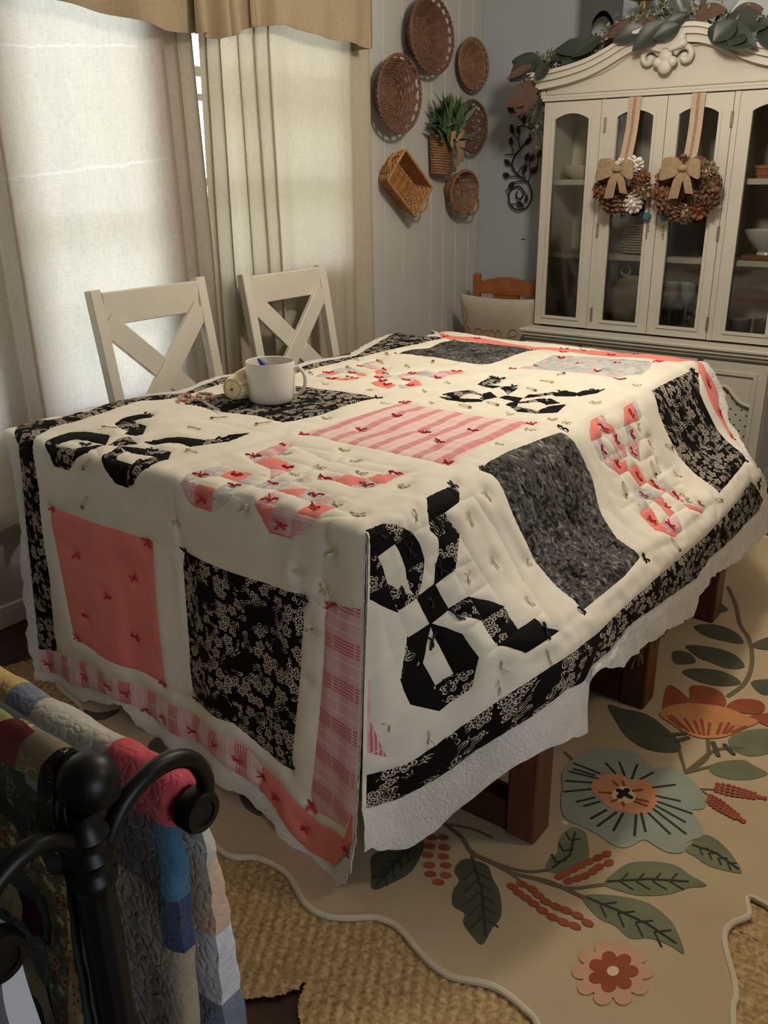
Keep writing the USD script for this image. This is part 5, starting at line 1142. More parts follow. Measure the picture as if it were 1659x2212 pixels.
# ================================================================ wreaths on the doors
M_cone = mat('pine_cone', srgb(104, 72, 54), .75, .3, 40)
M_cone2 = mat('reddish_pine_cone', srgb(124, 80, 52), .75, .3, 40)
M_conew = mat('white_painted_cone', srgb(222, 216, 204), .7, .06, 40)
M_coneg = mat('glittered_cone', srgb(176, 156, 128), .25, .3, 150, metallic=.8)
M_burl = mat('burlap', srgb(158, 134, 104), .95, .12, 60, bump=.5, bscale=500)
M_lace = mat('lace_ribbon', srgb(182, 160, 140), .9, .08, 70, bump=.3, bscale=300)
M_stit = mat('ribbon_stripe', srgb(150, 120, 96), .9, .2, 120)
def cone_mesh(R, L, seed):
    r_ = np.random.default_rng(seed); N = 46; parts = [T(trimesh.creation.icosphere(2), s=1)]
    parts[0].vertices *= [R * .72, R * .72, L * .46]
    for k in range(N):
        t = (k + .5) / N; ph = k * 2.39996; z = L * (.5 - t); rr = R * math.sin(math.pi * (.08 + .84 * t)) ** .6
        c_ = np.array([math.cos(ph), math.sin(ph), 0]); s_ = np.array([-math.sin(ph), math.cos(ph), 0]); o = np.array([0, 0, z])
        w = R * .30; e = c_ * rr * 1.06 + o + [0, 0, -R * .02]
        V = np.array([o + c_ * rr * .45 + s_ * w * .5, o + c_ * rr * .45 - s_ * w * .5, e - s_ * w + [0, 0, R * .10], e + s_ * w + [0, 0, R * .10], e + c_ * R * .08 + [0, 0, R * .30], o + c_ * rr * .6 - [0, 0, R * .12]])
        parts.append(trimesh.convex.convex_hull(V))
    return tri(m3.Manifold.batch_boolean([m3.Manifold(m3.Mesh(np.array(p.vertices, np.float32), np.array(p.faces, np.uint32))) for p in parts], m3.OpType.Add))
CONES = [cone_mesh(.040, .082, s_) for s_ in range(3)]
def cloth_strip(path, w, across, th=.0018, taper=None):
    p = smooth_path(path, 6); a = np.array(across, float); n = len(p)
    ws = np.interp(np.linspace(0, 1, n), np.linspace(0, 1, len(taper)), taper) * w if taper else np.full(n, w)
    P = np.stack([p + a * (s_ * ws)[:, None] for s_ in (-.5, -.17, .17, .5)], 1)
    t = np.gradient(p, axis=0); nn = np.cross(t, a); nn /= np.maximum(np.linalg.norm(nn, axis=1, keepdims=True), 1e-9)
    return sheet(P, P - (nn * th)[:, None])
def wreath(label, cx, cz, R, spec, seed):
    Y = YU - .058; w = thing('pinecone_wreath', label, 'wreath', (cx, Y, cz)); r_ = np.random.default_rng(seed)
    obj('ring', trimesh.creation.torus(R * .66, .02, 30, 10).apply_transform(trimesh.transformations.rotation_matrix(math.pi / 2, (1, 0, 0))), M_cone, w)
    for i, (ang, rad, s_, m_) in enumerate(spec):
        a = math.radians(ang); M_ = trimesh.transformations.rotation_matrix(r_.uniform(0, 6), (0, 0, 1))
        tilt = trimesh.transformations.rotation_matrix(math.radians(90) - a + r_.uniform(-.4, .4), (0, 1, 0)) @ trimesh.transformations.rotation_matrix(r_.uniform(-.3, .9), (1, 0, 0))
        c = CONES[i % 3].copy(); c.apply_scale(s_); c.apply_transform(tilt @ M_); c.apply_translation((R * rad * math.cos(a), -.008 + r_.uniform(-.012, .004), R * rad * math.sin(a)))
        obj('pine_cone', c, m_, w, label={id(M_conew): 'white painted pine cone', id(M_coneg): 'glittered pine cone'}.get(id(m_)), smooth=25)
    zt = R * .70; yb = -.072
    obj('bow_loop', cloth_strip([(0, yb + .005, zt), (-.035, yb - .012, zt + .02), (-.088, yb - .004, zt + .012), (-.085, yb - .016, zt - .02), (-.03, yb - .018, zt - .012), (0, yb, zt)], .048, (.15, 0, 1), taper=[.4, .9, 1.1, 1.1, .9, .4]), M_burl, w, smooth=True)
    obj('bow_loop', cloth_strip([(0, yb + .005, zt), (.03, yb - .012, zt + .018), (.066, yb - .004, zt + .006), (.064, yb - .014, zt - .018), (.03, yb - .016, zt - .008), (0, yb, zt)], .044, (-.1, 0, 1), taper=[.4, .9, 1.1, 1.1, .9, .4]), M_burl, w, smooth=True)
    obj('bow_tail', cloth_strip([(0, yb - .004, zt), (-.014, yb - .014, zt - .045), (-.030, yb - .008, zt - .118)], .040, (1, 0, .1), taper=[.5, 1, 1.05]), M_burl, w, smooth=True)
    obj('bow_tail', cloth_strip([(0, yb - .004, zt), (.020, yb - .014, zt - .04), (.036, yb - .010, zt - .098)], .034, (1, 0, -.1), taper=[.5, 1, 1]), M_burl, w, smooth=True)
    obj('bow_knot', blob([(((-.008, yb - .010, zt), .014), ((.008, yb - .010, zt), .014))]), M_burl, w, smooth=True)
    return w
g_, d_, w_, r_c = M_coneg, M_cone, M_conew, M_cone2
wreath('smaller pinecone wreath with white painted cones, on the left glass door', -1.584, 1.330, .105, [(98, .72, .85, w_), (60, .86, .95, w_), (22, .78, .92, r_c), (-8, .78, 1.02, g_), (-48, .76, .98, w_), (-88, .72, 1.0, d_), (-128, .74, 1.0, d_), (-170, .78, 1.0, r_c), (152, .80, .95, d_), (126, .82, .8, d_), (40, .42, .7, w_), (-60, .36, .7, d_), (180, .38, .7, d_)], 3)
wreath('larger brown pinecone wreath with gilded cones, on the right glass door', -1.303, 1.322, .116, [(105, .80, .9, d_), (68, .80, .85, d_), (38, .84, 1.0, g_), (10, .82, 1.05, d_), (-22, .82, 1.05, d_), (-52, .80, 1.0, r_c), (-84, .80, .95, g_), (-112, .80, .95, w_ if False else d_), (-140, .80, 1.05, d_), (-172, .80, 1.08, r_c), (155, .80, .95, d_), (130, .82, .9, d_), (-35, .42, .8, d_), (-150, .40, .8, r_c), (60, .42, .7, d_)], 9)
for i, (xt, xb) in enumerate(((-1.581, -1.590), (-1.312, -1.312))):
    zt_ = 1.69; rb_ = thing('hanging_ribbon', ['lace-edged ribbon holding the smaller wreath', 'lace-edged ribbon holding the larger wreath'][i], 'ribbon')
    path = [(xt, YU - .012, 1.688), (xt, YU - .014, 1.66), ((xt + xb) / 2, YU - .018, 1.55), (xb, YU - .045, 1.445), (xb, YU - .095, 1.42)]
    obj('ribbon', cloth_strip(path, .055, (1, 0, 0), .002), M_lace, rb_, smooth=True)
    obj('ribbon_stripe', cloth_strip([(a, b - .0012, c) for a, b, c in path], .012, (1, 0, 0), .0008), M_stit, rb_, smooth=True)

# ================================================================ garland, lantern and other things on top
M_mag = mat('magnolia_leaf', srgb(46, 54, 46), .35, .15, 14, spec=.5)
M_magb = mat('magnolia_leaf_underside', srgb(90, 66, 54), .8, .15, 14)
M_twig = mat('twig', srgb(74, 62, 46), .9, .1)
M_spr = mat('boxwood_sprig', srgb(96, 106, 74), .7, .3, 60)
M_spr2 = mat('pale_sprig', srgb(120, 120, 98), .8, .2, 60)
def leaf(L, w, curl=.2, fold=.12, n=14, m_=7, th=.0012):
    """A leaf blade lying along +x, its face up."""
    t = np.linspace(0, 1, n); half_ = w * np.sin(np.pi * t ** .85) ** .8 + 1e-4
    s_ = np.linspace(-1, 1, m_); P = np.zeros((n, m_, 3))
    P[..., 0] = (L * t)[:, None]; P[..., 1] = half_[:, None] * s_; P[..., 2] = -curl * L * (t ** 2)[:, None] + fold * half_[:, None] * np.abs(s_) + .02 * L * np.sin(9 * t)[:, None] * s_ * .3
    return sheet(P, P - [0, 0, th])
def place(m, p, d, up=(0, 0, 1), roll=0):
    d = np.array(d, float); d /= np.linalg.norm(d); s_ = np.cross(up, d); s_ /= max(np.linalg.norm(s_), 1e-6); u = np.cross(d, s_)
    c_, q_ = math.cos(roll), math.sin(roll); s2, u2 = s_ * c_ + u * q_, u * c_ - s_ * q_
    M_ = np.eye(4); M_[:3, 0], M_[:3, 1], M_[:3, 2], M_[:3, 3] = d, s2, u2, p; m = m.copy(); m.apply_transform(M_); return m
gar = thing('leaf_garland', 'artificial magnolia garland draped along the hutch top and down its side', 'garland')
rg = np.random.default_rng(11); YG = YU - .015
spine = smooth_path([(-2.045, YG + .07, 1.50), (-2.06, YG + .05, 1.60), (-2.065, YG + .05, 1.72), (-2.06, YG + .05, 1.815), (-1.97, YG + .03, 1.855), (-1.85, YG + .02, 1.87), (-1.72, YG + .02, 1.92), (-1.58, YG + .02, 1.975), (-1.44, YG + .02, 1.99), (-1.30, YG + .02, 1.975), (-1.15, YG + .02, 1.92), (-1.0, YG + .02, 1.87), (-.88, YG + .02, 1.855)], 5)
obj('stem', tube(spine, .004, 6), M_twig, gar)
LV = [  # px of base, px of tip, half width, underside, distance from the wall direction
 ((1160, 125), (1105, 170), .045, 0, YG - .02), ((1150, 140), (1098, 168), .018, 1, YG - .03), ((1175, 150), (1112, 132), .05, 0, YG + .0), ((1165, 180), (1102, 225), .046, 1, YG - .01), ((1160, 190), (1118, 245), .03, 1, YG), ((1165, 205), (1130, 240), .02, 1, YG - .02),
 ((1285, 95), (1205, 108), .034, 0, YG - .02), ((1270, 110), (1215, 140), .030, 0, YG - .01), ((1420, 40), (1310, 75), .034, 1, YG), ((1430, 45), (1330, 55), .03, 0, YG + .02), ((1440, 45), (1372, 102), .042, 0, YG - .05), ((1490, 30), (1430, 62), .028, 0, YG - .03), ((1480, 48), (1455, -25), .04, 0, YG), ((1500, 35), (1560, 20), .034, 1, YG - .01),
 ((1395, 60), (1330, 85), .036, 0, YG - .03), ((1300, 80), (1240, 118), .03, 0, YG - .03), ((1250, 110), (1195, 125), .026, 0, YG - .01), ((1470, 55), (1415, 80), .034, 0, YG - .05), ((1185, 135), (1160, 170), .03, 0, YG - .04), ((1170, 215), (1150, 265), .02, 0, YG), ((1600, 70), (1580, 95), .04, 0, YG - .07),
 ((1530, 60), (1620, 92), .055, 0, YG - .06), ((1560, 50), (1650, 50), .050, 0, YG - .02), ((1575, 40), (1640, 20), .038, 1, YG + .02), ((1640, 60), (1700, 90), .05, 0, YG - .03), ((1590, 45), (1545, 85), .04, 0, YG - .07), ((1650, 45), (1720, 30), .04, 1, YG)]
for i, (a, b, w, under, y) in enumerate(LV):
    A_, B_ = ony(a, y), ony(b, y - .035); d = B_ - A_; L = np.linalg.norm(d)
    obj('leaf', place(leaf(L * 1.12, w * 1.05, .05, .22), A_, d, up=(.15, -1.0, .35), roll=rg.uniform(-.15, .15)), M_magb if under else M_mag, gar, smooth=True, label='brown leaf underside' if under else None)
sp, sp2 = [], []
for k in range(300):
    c = spine[rg.integers(2, len(spine) - 1)] + rg.normal(0, 1, 3) * [.022, .014, .020]
    if c[1] > YG + .08: c[1] = YG + .06
    d = rg.normal(0, 1, 3) * [1, .6, .8] + [0, -.5, .35]; d /= np.linalg.norm(d)
    for j in range(5):
        q_ = c + d * .011 * j; e = d * .5 + rg.normal(0, 1, 3); e /= np.linalg.norm(e)
        (sp if k % 3 else sp2).append(place(leaf(.024, .0055, .1, .2, 4, 3, .0006), q_, e, up=rg.normal(0, 1, 3)))
obj('boxwood_sprigs', cat(sp), M_spr, gar, kind='stuff', smooth=True); obj('pale_sprigs', cat(sp2), M_spr2, gar, kind='stuff', smooth=True)
obj('hanging_loop', tube(smooth_path([ony((1170, 240), YG + .06), ony((1166, 270), YG + .06), ony((1172, 292), YG + .06), ony((1174, 285), YG + .06), ony((1168, 262), YG + .06)], 5), .0015, 5), M_twig, gar)
M_lant = mat('black_lantern', srgb(28, 27, 26), .6, .15, 20)
lan = thing('lantern', 'tall black wooden lantern with arched openings on top of the hutch', 'lantern', (-1.835, 4.10, 1.713), rotz=24)
hw, hh = .082, .52
op = Polygon(arch_open(-.045, .045, .215, .285, .045))
for k, (ox, oy, dx, dy) in enumerate(((0, -hw, 1, 0), (hw, 0, 0, 1), (0, hw, -1, 0), (-hw, 0, 0, -1))):
    X_ = np.array([dx, dy, 0]); face = sbox(-hw + .0001, .01, hw - .0001, hh).difference(op)
    obj('side_panel', prism(face, .012, (np.array([ox, oy, 0]) - np.array([dy, -dx, 0]) * .012, X_, (0, 0, 1))), M_lant, lan, smooth=False)
obj('base', bx(-hw - .012, hw + .012, -hw - .012, hw + .012, 0, .012, .003), M_lant, lan); obj('roof', trimesh.convex.convex_hull(np.array([[-.11, -.11, hh], [.11, -.11, hh], [.11, .11, hh], [-.11, .11, hh], [-.03, -.03, hh + .09], [.03, -.03, hh + .09], [.03, .03, hh + .09], [-.03, .03, hh + .09]])), M_lant, lan, smooth=False)
obj('candle', lathe([(0, .012), (.03, .012), (.03, .17), (.026, .174), (0, .17)], 24), M_whi, lan, smooth=45)
M_bras = mat('aged_brass', srgb(140, 124, 92), .35, .2, 40, metallic=.8)
cs = thing('candlestick', 'aged brass candlestick rising from the garland beside the lantern', 'candlestick', (*ony((1389, 45), 4.08)[:2], 1.713)); zt_ = ony((1389, 0), 4.08)[2] - 1.713
obj('stem', lathe([(0, 0), (.05, 0), (.05, .008), (.02, .02), (.011, .05), (.010, zt_ - .09), (.020, zt_ - .03), (.026, zt_ - .008), (.070, zt_ + .006), (.072, zt_ + .012), (0, zt_ + .012)], 28), M_bras, cs, smooth=45); obj('candle', lathe([(0, zt_ + .012), (.033, zt_ + .012), (.033, zt_ + .15), (0, zt_ + .15)], 24), M_whi, cs, smooth=45)
pc = thing('platter', 'large pale round platter leaning on the wall behind the garland', 'platter', (-1.13, 4.235, 1.716)); obj('body', T(lathe([(0, 0), (.15, 0), (.205, .016), (.207, .021), (.15, .006), (0, .006)], 56), (0, 0, .207), rx=80), M_gry, pc, smooth=45)

# ================================================================ things on the walls
M_met = mat('dark_wrought_metal', srgb(58, 46, 38), .5, .15, 40, metallic=.5)
vine = thing('metal_vine_wall_art', 'dark metal vine with leaves and spiral base hung beside the hutch', 'wall art')
cV = lambda *p: crop(1080, 60, 5.267, p)
def vy(pts): return np.array([ony(p, YB - .022) for p in pts])
def vstem(pts, r=.0032, n=6): obj('stem', tube(smooth_path(vy(cV(*pts)), n), r, 7), M_met, vine)
vstem([(195, 1860), (188, 1910), (205, 1945), (240, 1940), (268, 1890), (250, 1830), (200, 1805), (140, 1830), (105, 1890), (105, 1980), (150, 2050), (220, 2075), (300, 2045), (350, 1970), (362, 1880), (330, 1780), (280, 1725), (205, 1670), (150, 1600), (138, 1540), (160, 1480), (210, 1410), (280, 1330), (335, 1260), (345, 1190), (335, 1140), (300, 1120), (200, 1120)], .0042)
for s_ in ([(60, 1440), (180, 1440)], [(180, 1748), (320, 1750)], [(150, 1205), (205, 1275), (230, 1380)], [(225, 1210), (205, 1280)], [(130, 1335), (155, 1420)], [(110, 1540), (150, 1600)], [(110, 1690), (210, 1692), (290, 1730)], [(205, 1660), (240, 1590), (290, 1560), (290, 1520)], [(270, 1660), (285, 1710)], [(332, 1530), (345, 1600), (345, 1680), (325, 1750)], [(432, 1490), (425, 1560), (410, 1600)], [(160, 955), (220, 1020), (270, 1090)], [(210, 900), (230, 1030)], [(395, 1060), (365, 1140), (345, 1220)], [(300, 860), (345, 900), (230, 960)], [(250, 1830), (290, 1880), (310, 1920)], [(120, 2010), (190, 2000)], [(70, 1830), (100, 1900), (110, 1960)], [(305, 1010), (285, 1060)]):
    vstem(s_, .0028)
for a, b in (((165, 960), (85, 905)), ((225, 905), (195, 880)), ((270, 1100), (270, 990)), ((150, 1205), (120, 1100)), ((222, 1215), (195, 1125)), ((130, 1340), (120, 1245)), ((285, 1330), (360, 1250)), ((115, 1560), (50, 1500)), ((110, 1690), (30, 1665)), ((295, 1520), (318, 1420)), ((335, 1530), (385, 1440)), ((432, 1490), (460, 1385)), ((260, 1660), (300, 1560)), ((345, 1660), (425, 1585)), ((95, 1830), (165, 1755)), ((190, 1990), (270, 2030)), ((295, 1985), (305, 1905)), ((395, 1060), (400, 1000))):
    A_, B_ = vy(cV(a, b)); L = np.linalg.norm(B_ - A_); obj('leaf', place(leaf(L * 1.05, L * .30, .08, .15, 10, 5, .0015), A_, B_ - A_, up=(0, -1, 0)), M_met, vine, smooth=40)
sm_ = ony((1130, 517), YB); obj('wall_scuff', bx(sm_[0] - .012, sm_[0] + .012, YB - .0012, YB + .001, sm_[2] - .0025, sm_[2] + .0025), M_dark, None, 'small dark scuff mark on the bare blue-white wall', 'mark', smooth=False)
M_wik = mat('brown_wicker', srgb(108, 76, 58), .6, .3, 50, bump=.3, bscale=250)
M_wik2 = mat('honey_wicker', srgb(170, 120, 72), .55, .25, 50, bump=.3, bscale=250)
M_wik3 = mat('mid_wicker', srgb(138, 100, 72), .6, .25, 50, bump=.3, bscale=250)
def wall_frame(y, z, tilt=0, lean=0):
    """Columns: along the wall, up it, out from it."""
    c_, s_ = math.cos(math.radians(tilt)), math.sin(math.radians(tilt))
    U, V, N = np.array([0, c_, s_]), np.array([0, -s_, c_]), np.array([1.0, 0, 0])
    l = math.radians(lean); V2, N2 = V * math.cos(l) + N * math.sin(l), N * math.cos(l) - V * math.sin(l)
    return np.array([XW + .013, y, z]), np.stack([U, V2, N2], 1)
def wicker(name, label, y, z, a, b, depth, m_, tilt=0, lean=0, ribs=22, turns=17, base=.6, openrim=True, pitch=None, herring=False, lattice=False, strand=.0042):
    o, R = wall_frame(y, z, tilt, lean); t = thing(name, label, 'basket', o, rot=R)
    top_t = .84 if openrim else 1.0
    def prof(q):       # 0 centre of the bottom .. 1 rim -> radius share, height
        r_ = np.where(q < .55, q / .55 * base, base + (1 - base) * ((q - .55) / .45) ** .9); h = np.where(q < .5, .004, .004 + (depth - .004) * np.clip((q - .5) / .5, 0, 1) ** .85); return r_, h
    if lattice:
        q_ = np.linspace(.30, .97, 26)
        g = []
        for k in range(15):
            for sg in (-1, 1):
                th = 2 * np.pi * k / 15 + sg * (q_ - .3) * 1.5; r_, h = prof(q_); g.append(tube(np.c_[a * r_ * np.cos(th), b * r_ * np.sin(th), h + sg * .0015], strand, 6))
        obj('lattice', cat(g), m_, t, kind='stuff', smooth=True)
        q_ = np.linspace(0, .42, 9 * 44); th = np.linspace(0, 9 * 2 * np.pi, len(q_))
    else:
        q_ = np.linspace(.01, top_t, int(turns * ribs * 2)); th = np.linspace(0, turns * 2 * np.pi, len(q_))
    r_, h = prof(q_); wv = .0034 * np.sin(ribs / 2 * th + (3 * th / (2 * np.pi) if herring else 0))
    obj('weave', tube(np.c_[a * r_ * np.cos(th), b * r_ * np.sin(th), h + strand + wv * np.clip(q_ / .3, 0, 1)], strand, 6), m_, t, smooth=True)
    if not lattice:
        for k in range(ribs):
            ang = 2 * np.pi * k / ribs; q2 = np.linspace(.12, top_t + (.0 if not openrim else .02), 10); r_, h = prof(q2)
            obj('rib', tube(np.c_[a * r_ * np.cos(ang), b * r_ * np.sin(ang), h + strand], strand * .8, 5), m_, t, smooth=True)
    if openrim and not lattice:
        th = np.linspace(0, 2 * np.pi, ribs * 12, endpoint=False); q3 = .925 + .065 * np.sin(ribs / 2 * 1.0 * th * 2); r_, h = prof(q3)
        obj('open_border', tube(np.c_[a * r_ * np.cos(th + .10 * np.cos(ribs * th)), b * r_ * np.sin(th + .10 * np.cos(ribs * th)), h + strand], strand * 1.1, 6, closed=True), m_, t, smooth=True)
    th = np.linspace(0, 2 * np.pi, 90, endpoint=False); r_, h = prof(np.array([1.0]))
    for s_, ph in ((1, 0), (1, np.pi)):
        obj('rim', tube(np.c_[(a * r_[0] + .003 * np.cos(20 * th + ph)) * np.cos(th), (b * r_[0] + .003 * np.cos(20 * th + ph)) * np.sin(th), h[0] + .004 * np.sin(20 * th + ph)], strand * 1.2, 6, closed=True), m_, t, smooth=True)
    if openrim and not lattice:
        r_, h = prof(np.array([top_t + .01])); obj('rim', tube(np.c_[a * r_[0] * np.cos(th), b * r_[0] * np.sin(th), np.full(90, h[0] + strand)], strand * 1.2, 6, closed=True), m_, t, smooth=True)
    return t
wicker('wicker_basket', 'largest brown oval wicker basket with open border, highest on the panelled wall', 3.71, 1.975, .172, .152, .085, M_wik, tilt=-12, turns=25)
wicker('wicker_basket', 'dark oval wicker basket in herringbone weave beside the curtain edge', 3.455, 1.722, .162, .155, .085, M_wik, tilt=25, herring=True, ribs=18, turns=22)
wicker('wicker_basket', 'small light-brown oval basket nearest the room corner above the greenery', 4.13, 1.893, .135, .112, .05, M_wik3, tilt=-8, ribs=20, turns=13)
wicker('wicker_basket', 'brown oval basket with wide lattice openings, partly behind the greenery', 4.125, 1.612, .135, .118, .055, M_wik, tilt=-5, lattice=True, strand=.005)
def rect_basket(label, y, z, L, Wd, depth, tilt, lean):
    o, R = wall_frame(y, z, tilt, lean); t = thing('wicker_basket', label, 'basket', o, rot=R)
    rows = 8; n = 120; pts = []
    def ringp(s_, sc): 
        p = sbox(-L / 2 * sc, -Wd / 2 * sc, L / 2 * sc, Wd / 2 * sc).buffer(.012).exterior; return np.array([p.interpolate(q * p.length).coords[0] for q in s_])
    S_ = np.arange(rows * n) / n; f_ = S_ / rows; base_ = ringp(S_ % 1, 1.0); wv = 1 + .030 * np.sin(2 * np.pi * 30.5 * S_)
    obj('weave', tube(np.c_[base_ * (.80 + .20 * f_)[:, None] * wv[:, None], .006 + depth * f_], .0052, 6), M_wik2, t, smooth=True)
    fl_ = []
    for k in range(13):
        v_ = -Wd / 2 * .8 + Wd * .8 * k / 12; u_ = np.linspace(-L * .42, L * .42, 40); fl_.append(np.c_[u_ if k % 2 == 0 else u_[::-1], np.full(40, v_), .007 + .0025 * np.sin(u_ * 140 + np.pi * k)])
    obj('bottom_weave', tube(np.vstack(fl_), .0052, 6), M_wik2, t, smooth=True)
    th = np.arange(160) / 160; b_ = ringp(th, 1.0)
    for ph in (0, np.pi): obj('rim', tube(np.c_[b_ * (1 + .012 * np.cos(60 * np.pi * th + ph))[:, None], depth + .008 + .003 * np.sin(60 * np.pi * th + ph)], .0058, 6, closed=True), M_wik2, t, smooth=True)
    for s_ in (-1, 1):
        a_ = np.linspace(-np.pi / 2, np.pi / 2, 16); obj('handle', tube(np.c_[s_ * (L / 2 + .008 + .045 * np.cos(a_)), .045 * np.sin(a_), depth - .01 + .012 * np.cos(a_)], .0055, 7), M_wik2, t, smooth=True)
    return t
rect_basket('honey-coloured rectangular basket with end handles, hanging aslant by the curtain', 3.535, 1.363, .250, .140, .085, -37, 10)
o_, R_ = wall_frame(4.02, 1.315, -35, 20)
sb_ = wicker('wicker_basket', 'small round brown basket with hoop handle, lowest near the corner', 4.025, 1.318, .112, .098, .085, M_wik3, tilt=-35, lean=12, ribs=16, turns=15, base=.7, openrim=False)
a_ = np.linspace(-np.pi / 2, np.pi / 2, 18); obj('handle', tube(np.c_[.105 + .055 * np.cos(a_), .05 * np.sin(a_), .07 + .01 * np.cos(a_)], .0055, 7), M_wik3, sb_, smooth=True)
# wall pocket with greenery
o_, R_ = wall_frame(3.865, 1.39, -2); pk = thing('wall_pocket', 'narrow woven wall pocket holding an artificial fern and burlap bow', 'wall pocket', o_, rot=R_)
q_ = np.arange(15 * 40) / 40; th = q_ * 2 * np.pi; f_ = q_ / 15; w_r = (.062 + .022 * f_) * (1 + .03 * np.sin(9.5 * th))
obj('weave', tube(np.c_[w_r * np.cos(th), .175 * f_, .035 + .035 * np.sin(th)], .0062, 6), M_wik3, pk, smooth=True)
rf = np.random.default_rng(21); bl = []
for k in range(270):
    a = rf.uniform(-1.75, 1.75); L = rf.uniform(.06, .145) * (1.1 - .25 * abs(a)); out = rf.uniform(.0, .75)
    base_ = np.array([rf.uniform(-.075, .075), .165 + rf.uniform(-.03, .09), .045 + rf.uniform(0, .06)])
    d = np.array([math.sin(a), math.cos(a) * .9 + .1, out]); bl.append(place(leaf(L, .0105, rf.uniform(.05, .5), .25, 8, 3, .0006), base_, d, up=(0, 0, 1), roll=rf.uniform(-.8, .8)))
M_fern = mat('fern_green', srgb(70, 92, 56), .6, .35, 18)
obj('foliage', cat(bl), M_fern, pk, kind='stuff', smooth=True)
bw = [((.02, .145, .10), (.055, .185, .12), (.10, .175, .105), (.085, .14, .115), (.02, .145, .10)), ((.02, .145, .10), (-.01, .175, .12), (-.035, .16, .11), (-.02, .13, .115), (.02, .145, .10))]
for p_ in bw: obj('bow_loop', cloth_strip(p_, .04, (0.1, 1, 0), taper=[.4, .9, 1.1, .9, .4]), M_burl, pk, smooth=True)
for p_ in (((.02, .145, .105), (.045, .09, .115), (.03, .035, .105)), ((.02, .145, .105), (.075, .10, .11), (.085, .06, .10))): obj('bow_tail', cloth_strip(p_, .034, (1, 0, 0), taper=[.5, 1, 1.05]), M_burl, pk, smooth=True)
# ================================================================ corner chair with its cushion
M_oak = mat('orange_stained_wood', srgb(150, 88, 48), .35, .2, 6, stretch=(2, 2, 9))
cc = thing('wooden_chair', 'orange-brown wooden chair with curved top rail standing in the room corner', 'chair')
yb = 4.08
for x in (-2.43, -2.075): obj('back_post', bx(x - .020, x + .020, yb - .018, yb + .018, .004, .905 if x < -2.2 else .89, .008), M_oak, cc)
cr_ = Polygon([(x, .805 + .02 * 0) for x in (-2.41, -2.095)] + [(x, .858 + .035 * math.cos((x + 2.2525) / .16 * 1.45)) for x in np.linspace(-2.095, -2.41, 13)])
obj('top_rail', prism(cr_, .022, front(yb + .010)), M_oak, cc, smooth=30)
obj('splat', prism(Polygon([(-2.30, .45), (-2.205, .45), (-2.19, .70), (-2.175, .806), (-2.33, .806), (-2.315, .70)]), .014, front(yb + .006)), M_oak, cc, smooth=False)
obj('seat', bx(-2.46, -2.045, 3.70, 4.09, .44, .465, .008), M_oak, cc)
for x in (-2.43, -2.085): obj('front_leg', bx(x - .018, x + .018, 3.715, 3.751, .004, .44, .005), M_oak, cc)
obj('stretcher', bx(-2.41, -2.105, yb - .008, yb + .008, .25, .28, .004), M_oak, cc)
M_pil = mat('cushion_linen', srgb(176, 167, 150), .95, .05, 12, bump=.3, bscale=400)
pl_ = thing('cushion', 'beige linen cushion with stitched script propped on the corner chair', 'cushion', (-2.235, 3.975, .640), rot=np.array([[1, 0, 0], [0, math.cos(.2), -math.sin(.2)], [0, math.sin(.2), math.cos(.2)]]))
u_ = np.linspace(-1, 1, 33); U_, V_ = np.meshgrid(u_, u_, indexing='ij'); e_ = np.clip(1 - np.abs(U_) ** 3, 0, 1) ** .5 * np.clip(1 - np.abs(V_) ** 3, 0, 1) ** .5
sw, shh = .215, .165; bend = .03 * (1 - V_ ** 2) * 0
F_ = np.stack([U_ * sw * (1 - .05 * (1 - np.abs(V_)) ** 1 * (np.abs(U_) > .9)), -.055 * e_, V_ * shh * (1 + .07 * U_ ** 2 * np.sign(V_) * np.sign(V_))], -1); B_ = F_ * [1, -1, 1] + [0, .002, 0]
obj('cover', sheet(F_[::-1], B_[::-1]), M_pil, pl_, smooth=60)
M_scr = mat('stitched_thread', srgb(168, 142, 98), .8, .1)
def stitch(pts):
    p = smooth_path([(x, 0, z) for x, z in pts], 7); uu, vv = p[:, 0] / sw, p[:, 2] / shh
    p[:, 1] = -.055 * np.sqrt(np.clip(1 - np.abs(uu) ** 3, 0, 1) * np.clip(1 - np.abs(vv) ** 3, 0, 1)) - .0016
    obj('stitched_letter', tube(p, .0028, 5), M_scr, pl_, smooth=True)
zb = .012
stitch([(-.19, zb - .055), (-.175, zb), (-.150, zb + .075), (-.155, zb + .105), (-.172, zb + .09), (-.172, zb), (-.170, zb - .05), (-.158, zb), (-.140, zb + .01), (-.132, zb - .015), (-.130, zb - .05), (-.115, zb - .045)])
stitch([(-.075, zb + .012), (-.100, zb + .005), (-.108, zb - .025), (-.092, zb - .052), (-.066, zb - .045), (-.056, zb - .012), (-.075, zb + .012), (-.045, zb + .002), (-.03, zb + .012)])
stitch([(-.03, zb + .012), (-.024, zb - .05), (-.016, zb), (.002, zb + .012), (.012, zb - .01), (.012, zb - .05), (.022, zb), (.04, zb + .012), (.05, zb - .01), (.05, zb - .048), (.066, zb - .042)])
stitch([(.082, zb - .022), (.125, zb - .012), (.135, zb + .012), (.112, zb + .022), (.09, zb), (.088, zb - .035), (.11, zb - .055), (.145, zb - .035), (.165, zb - .005)])
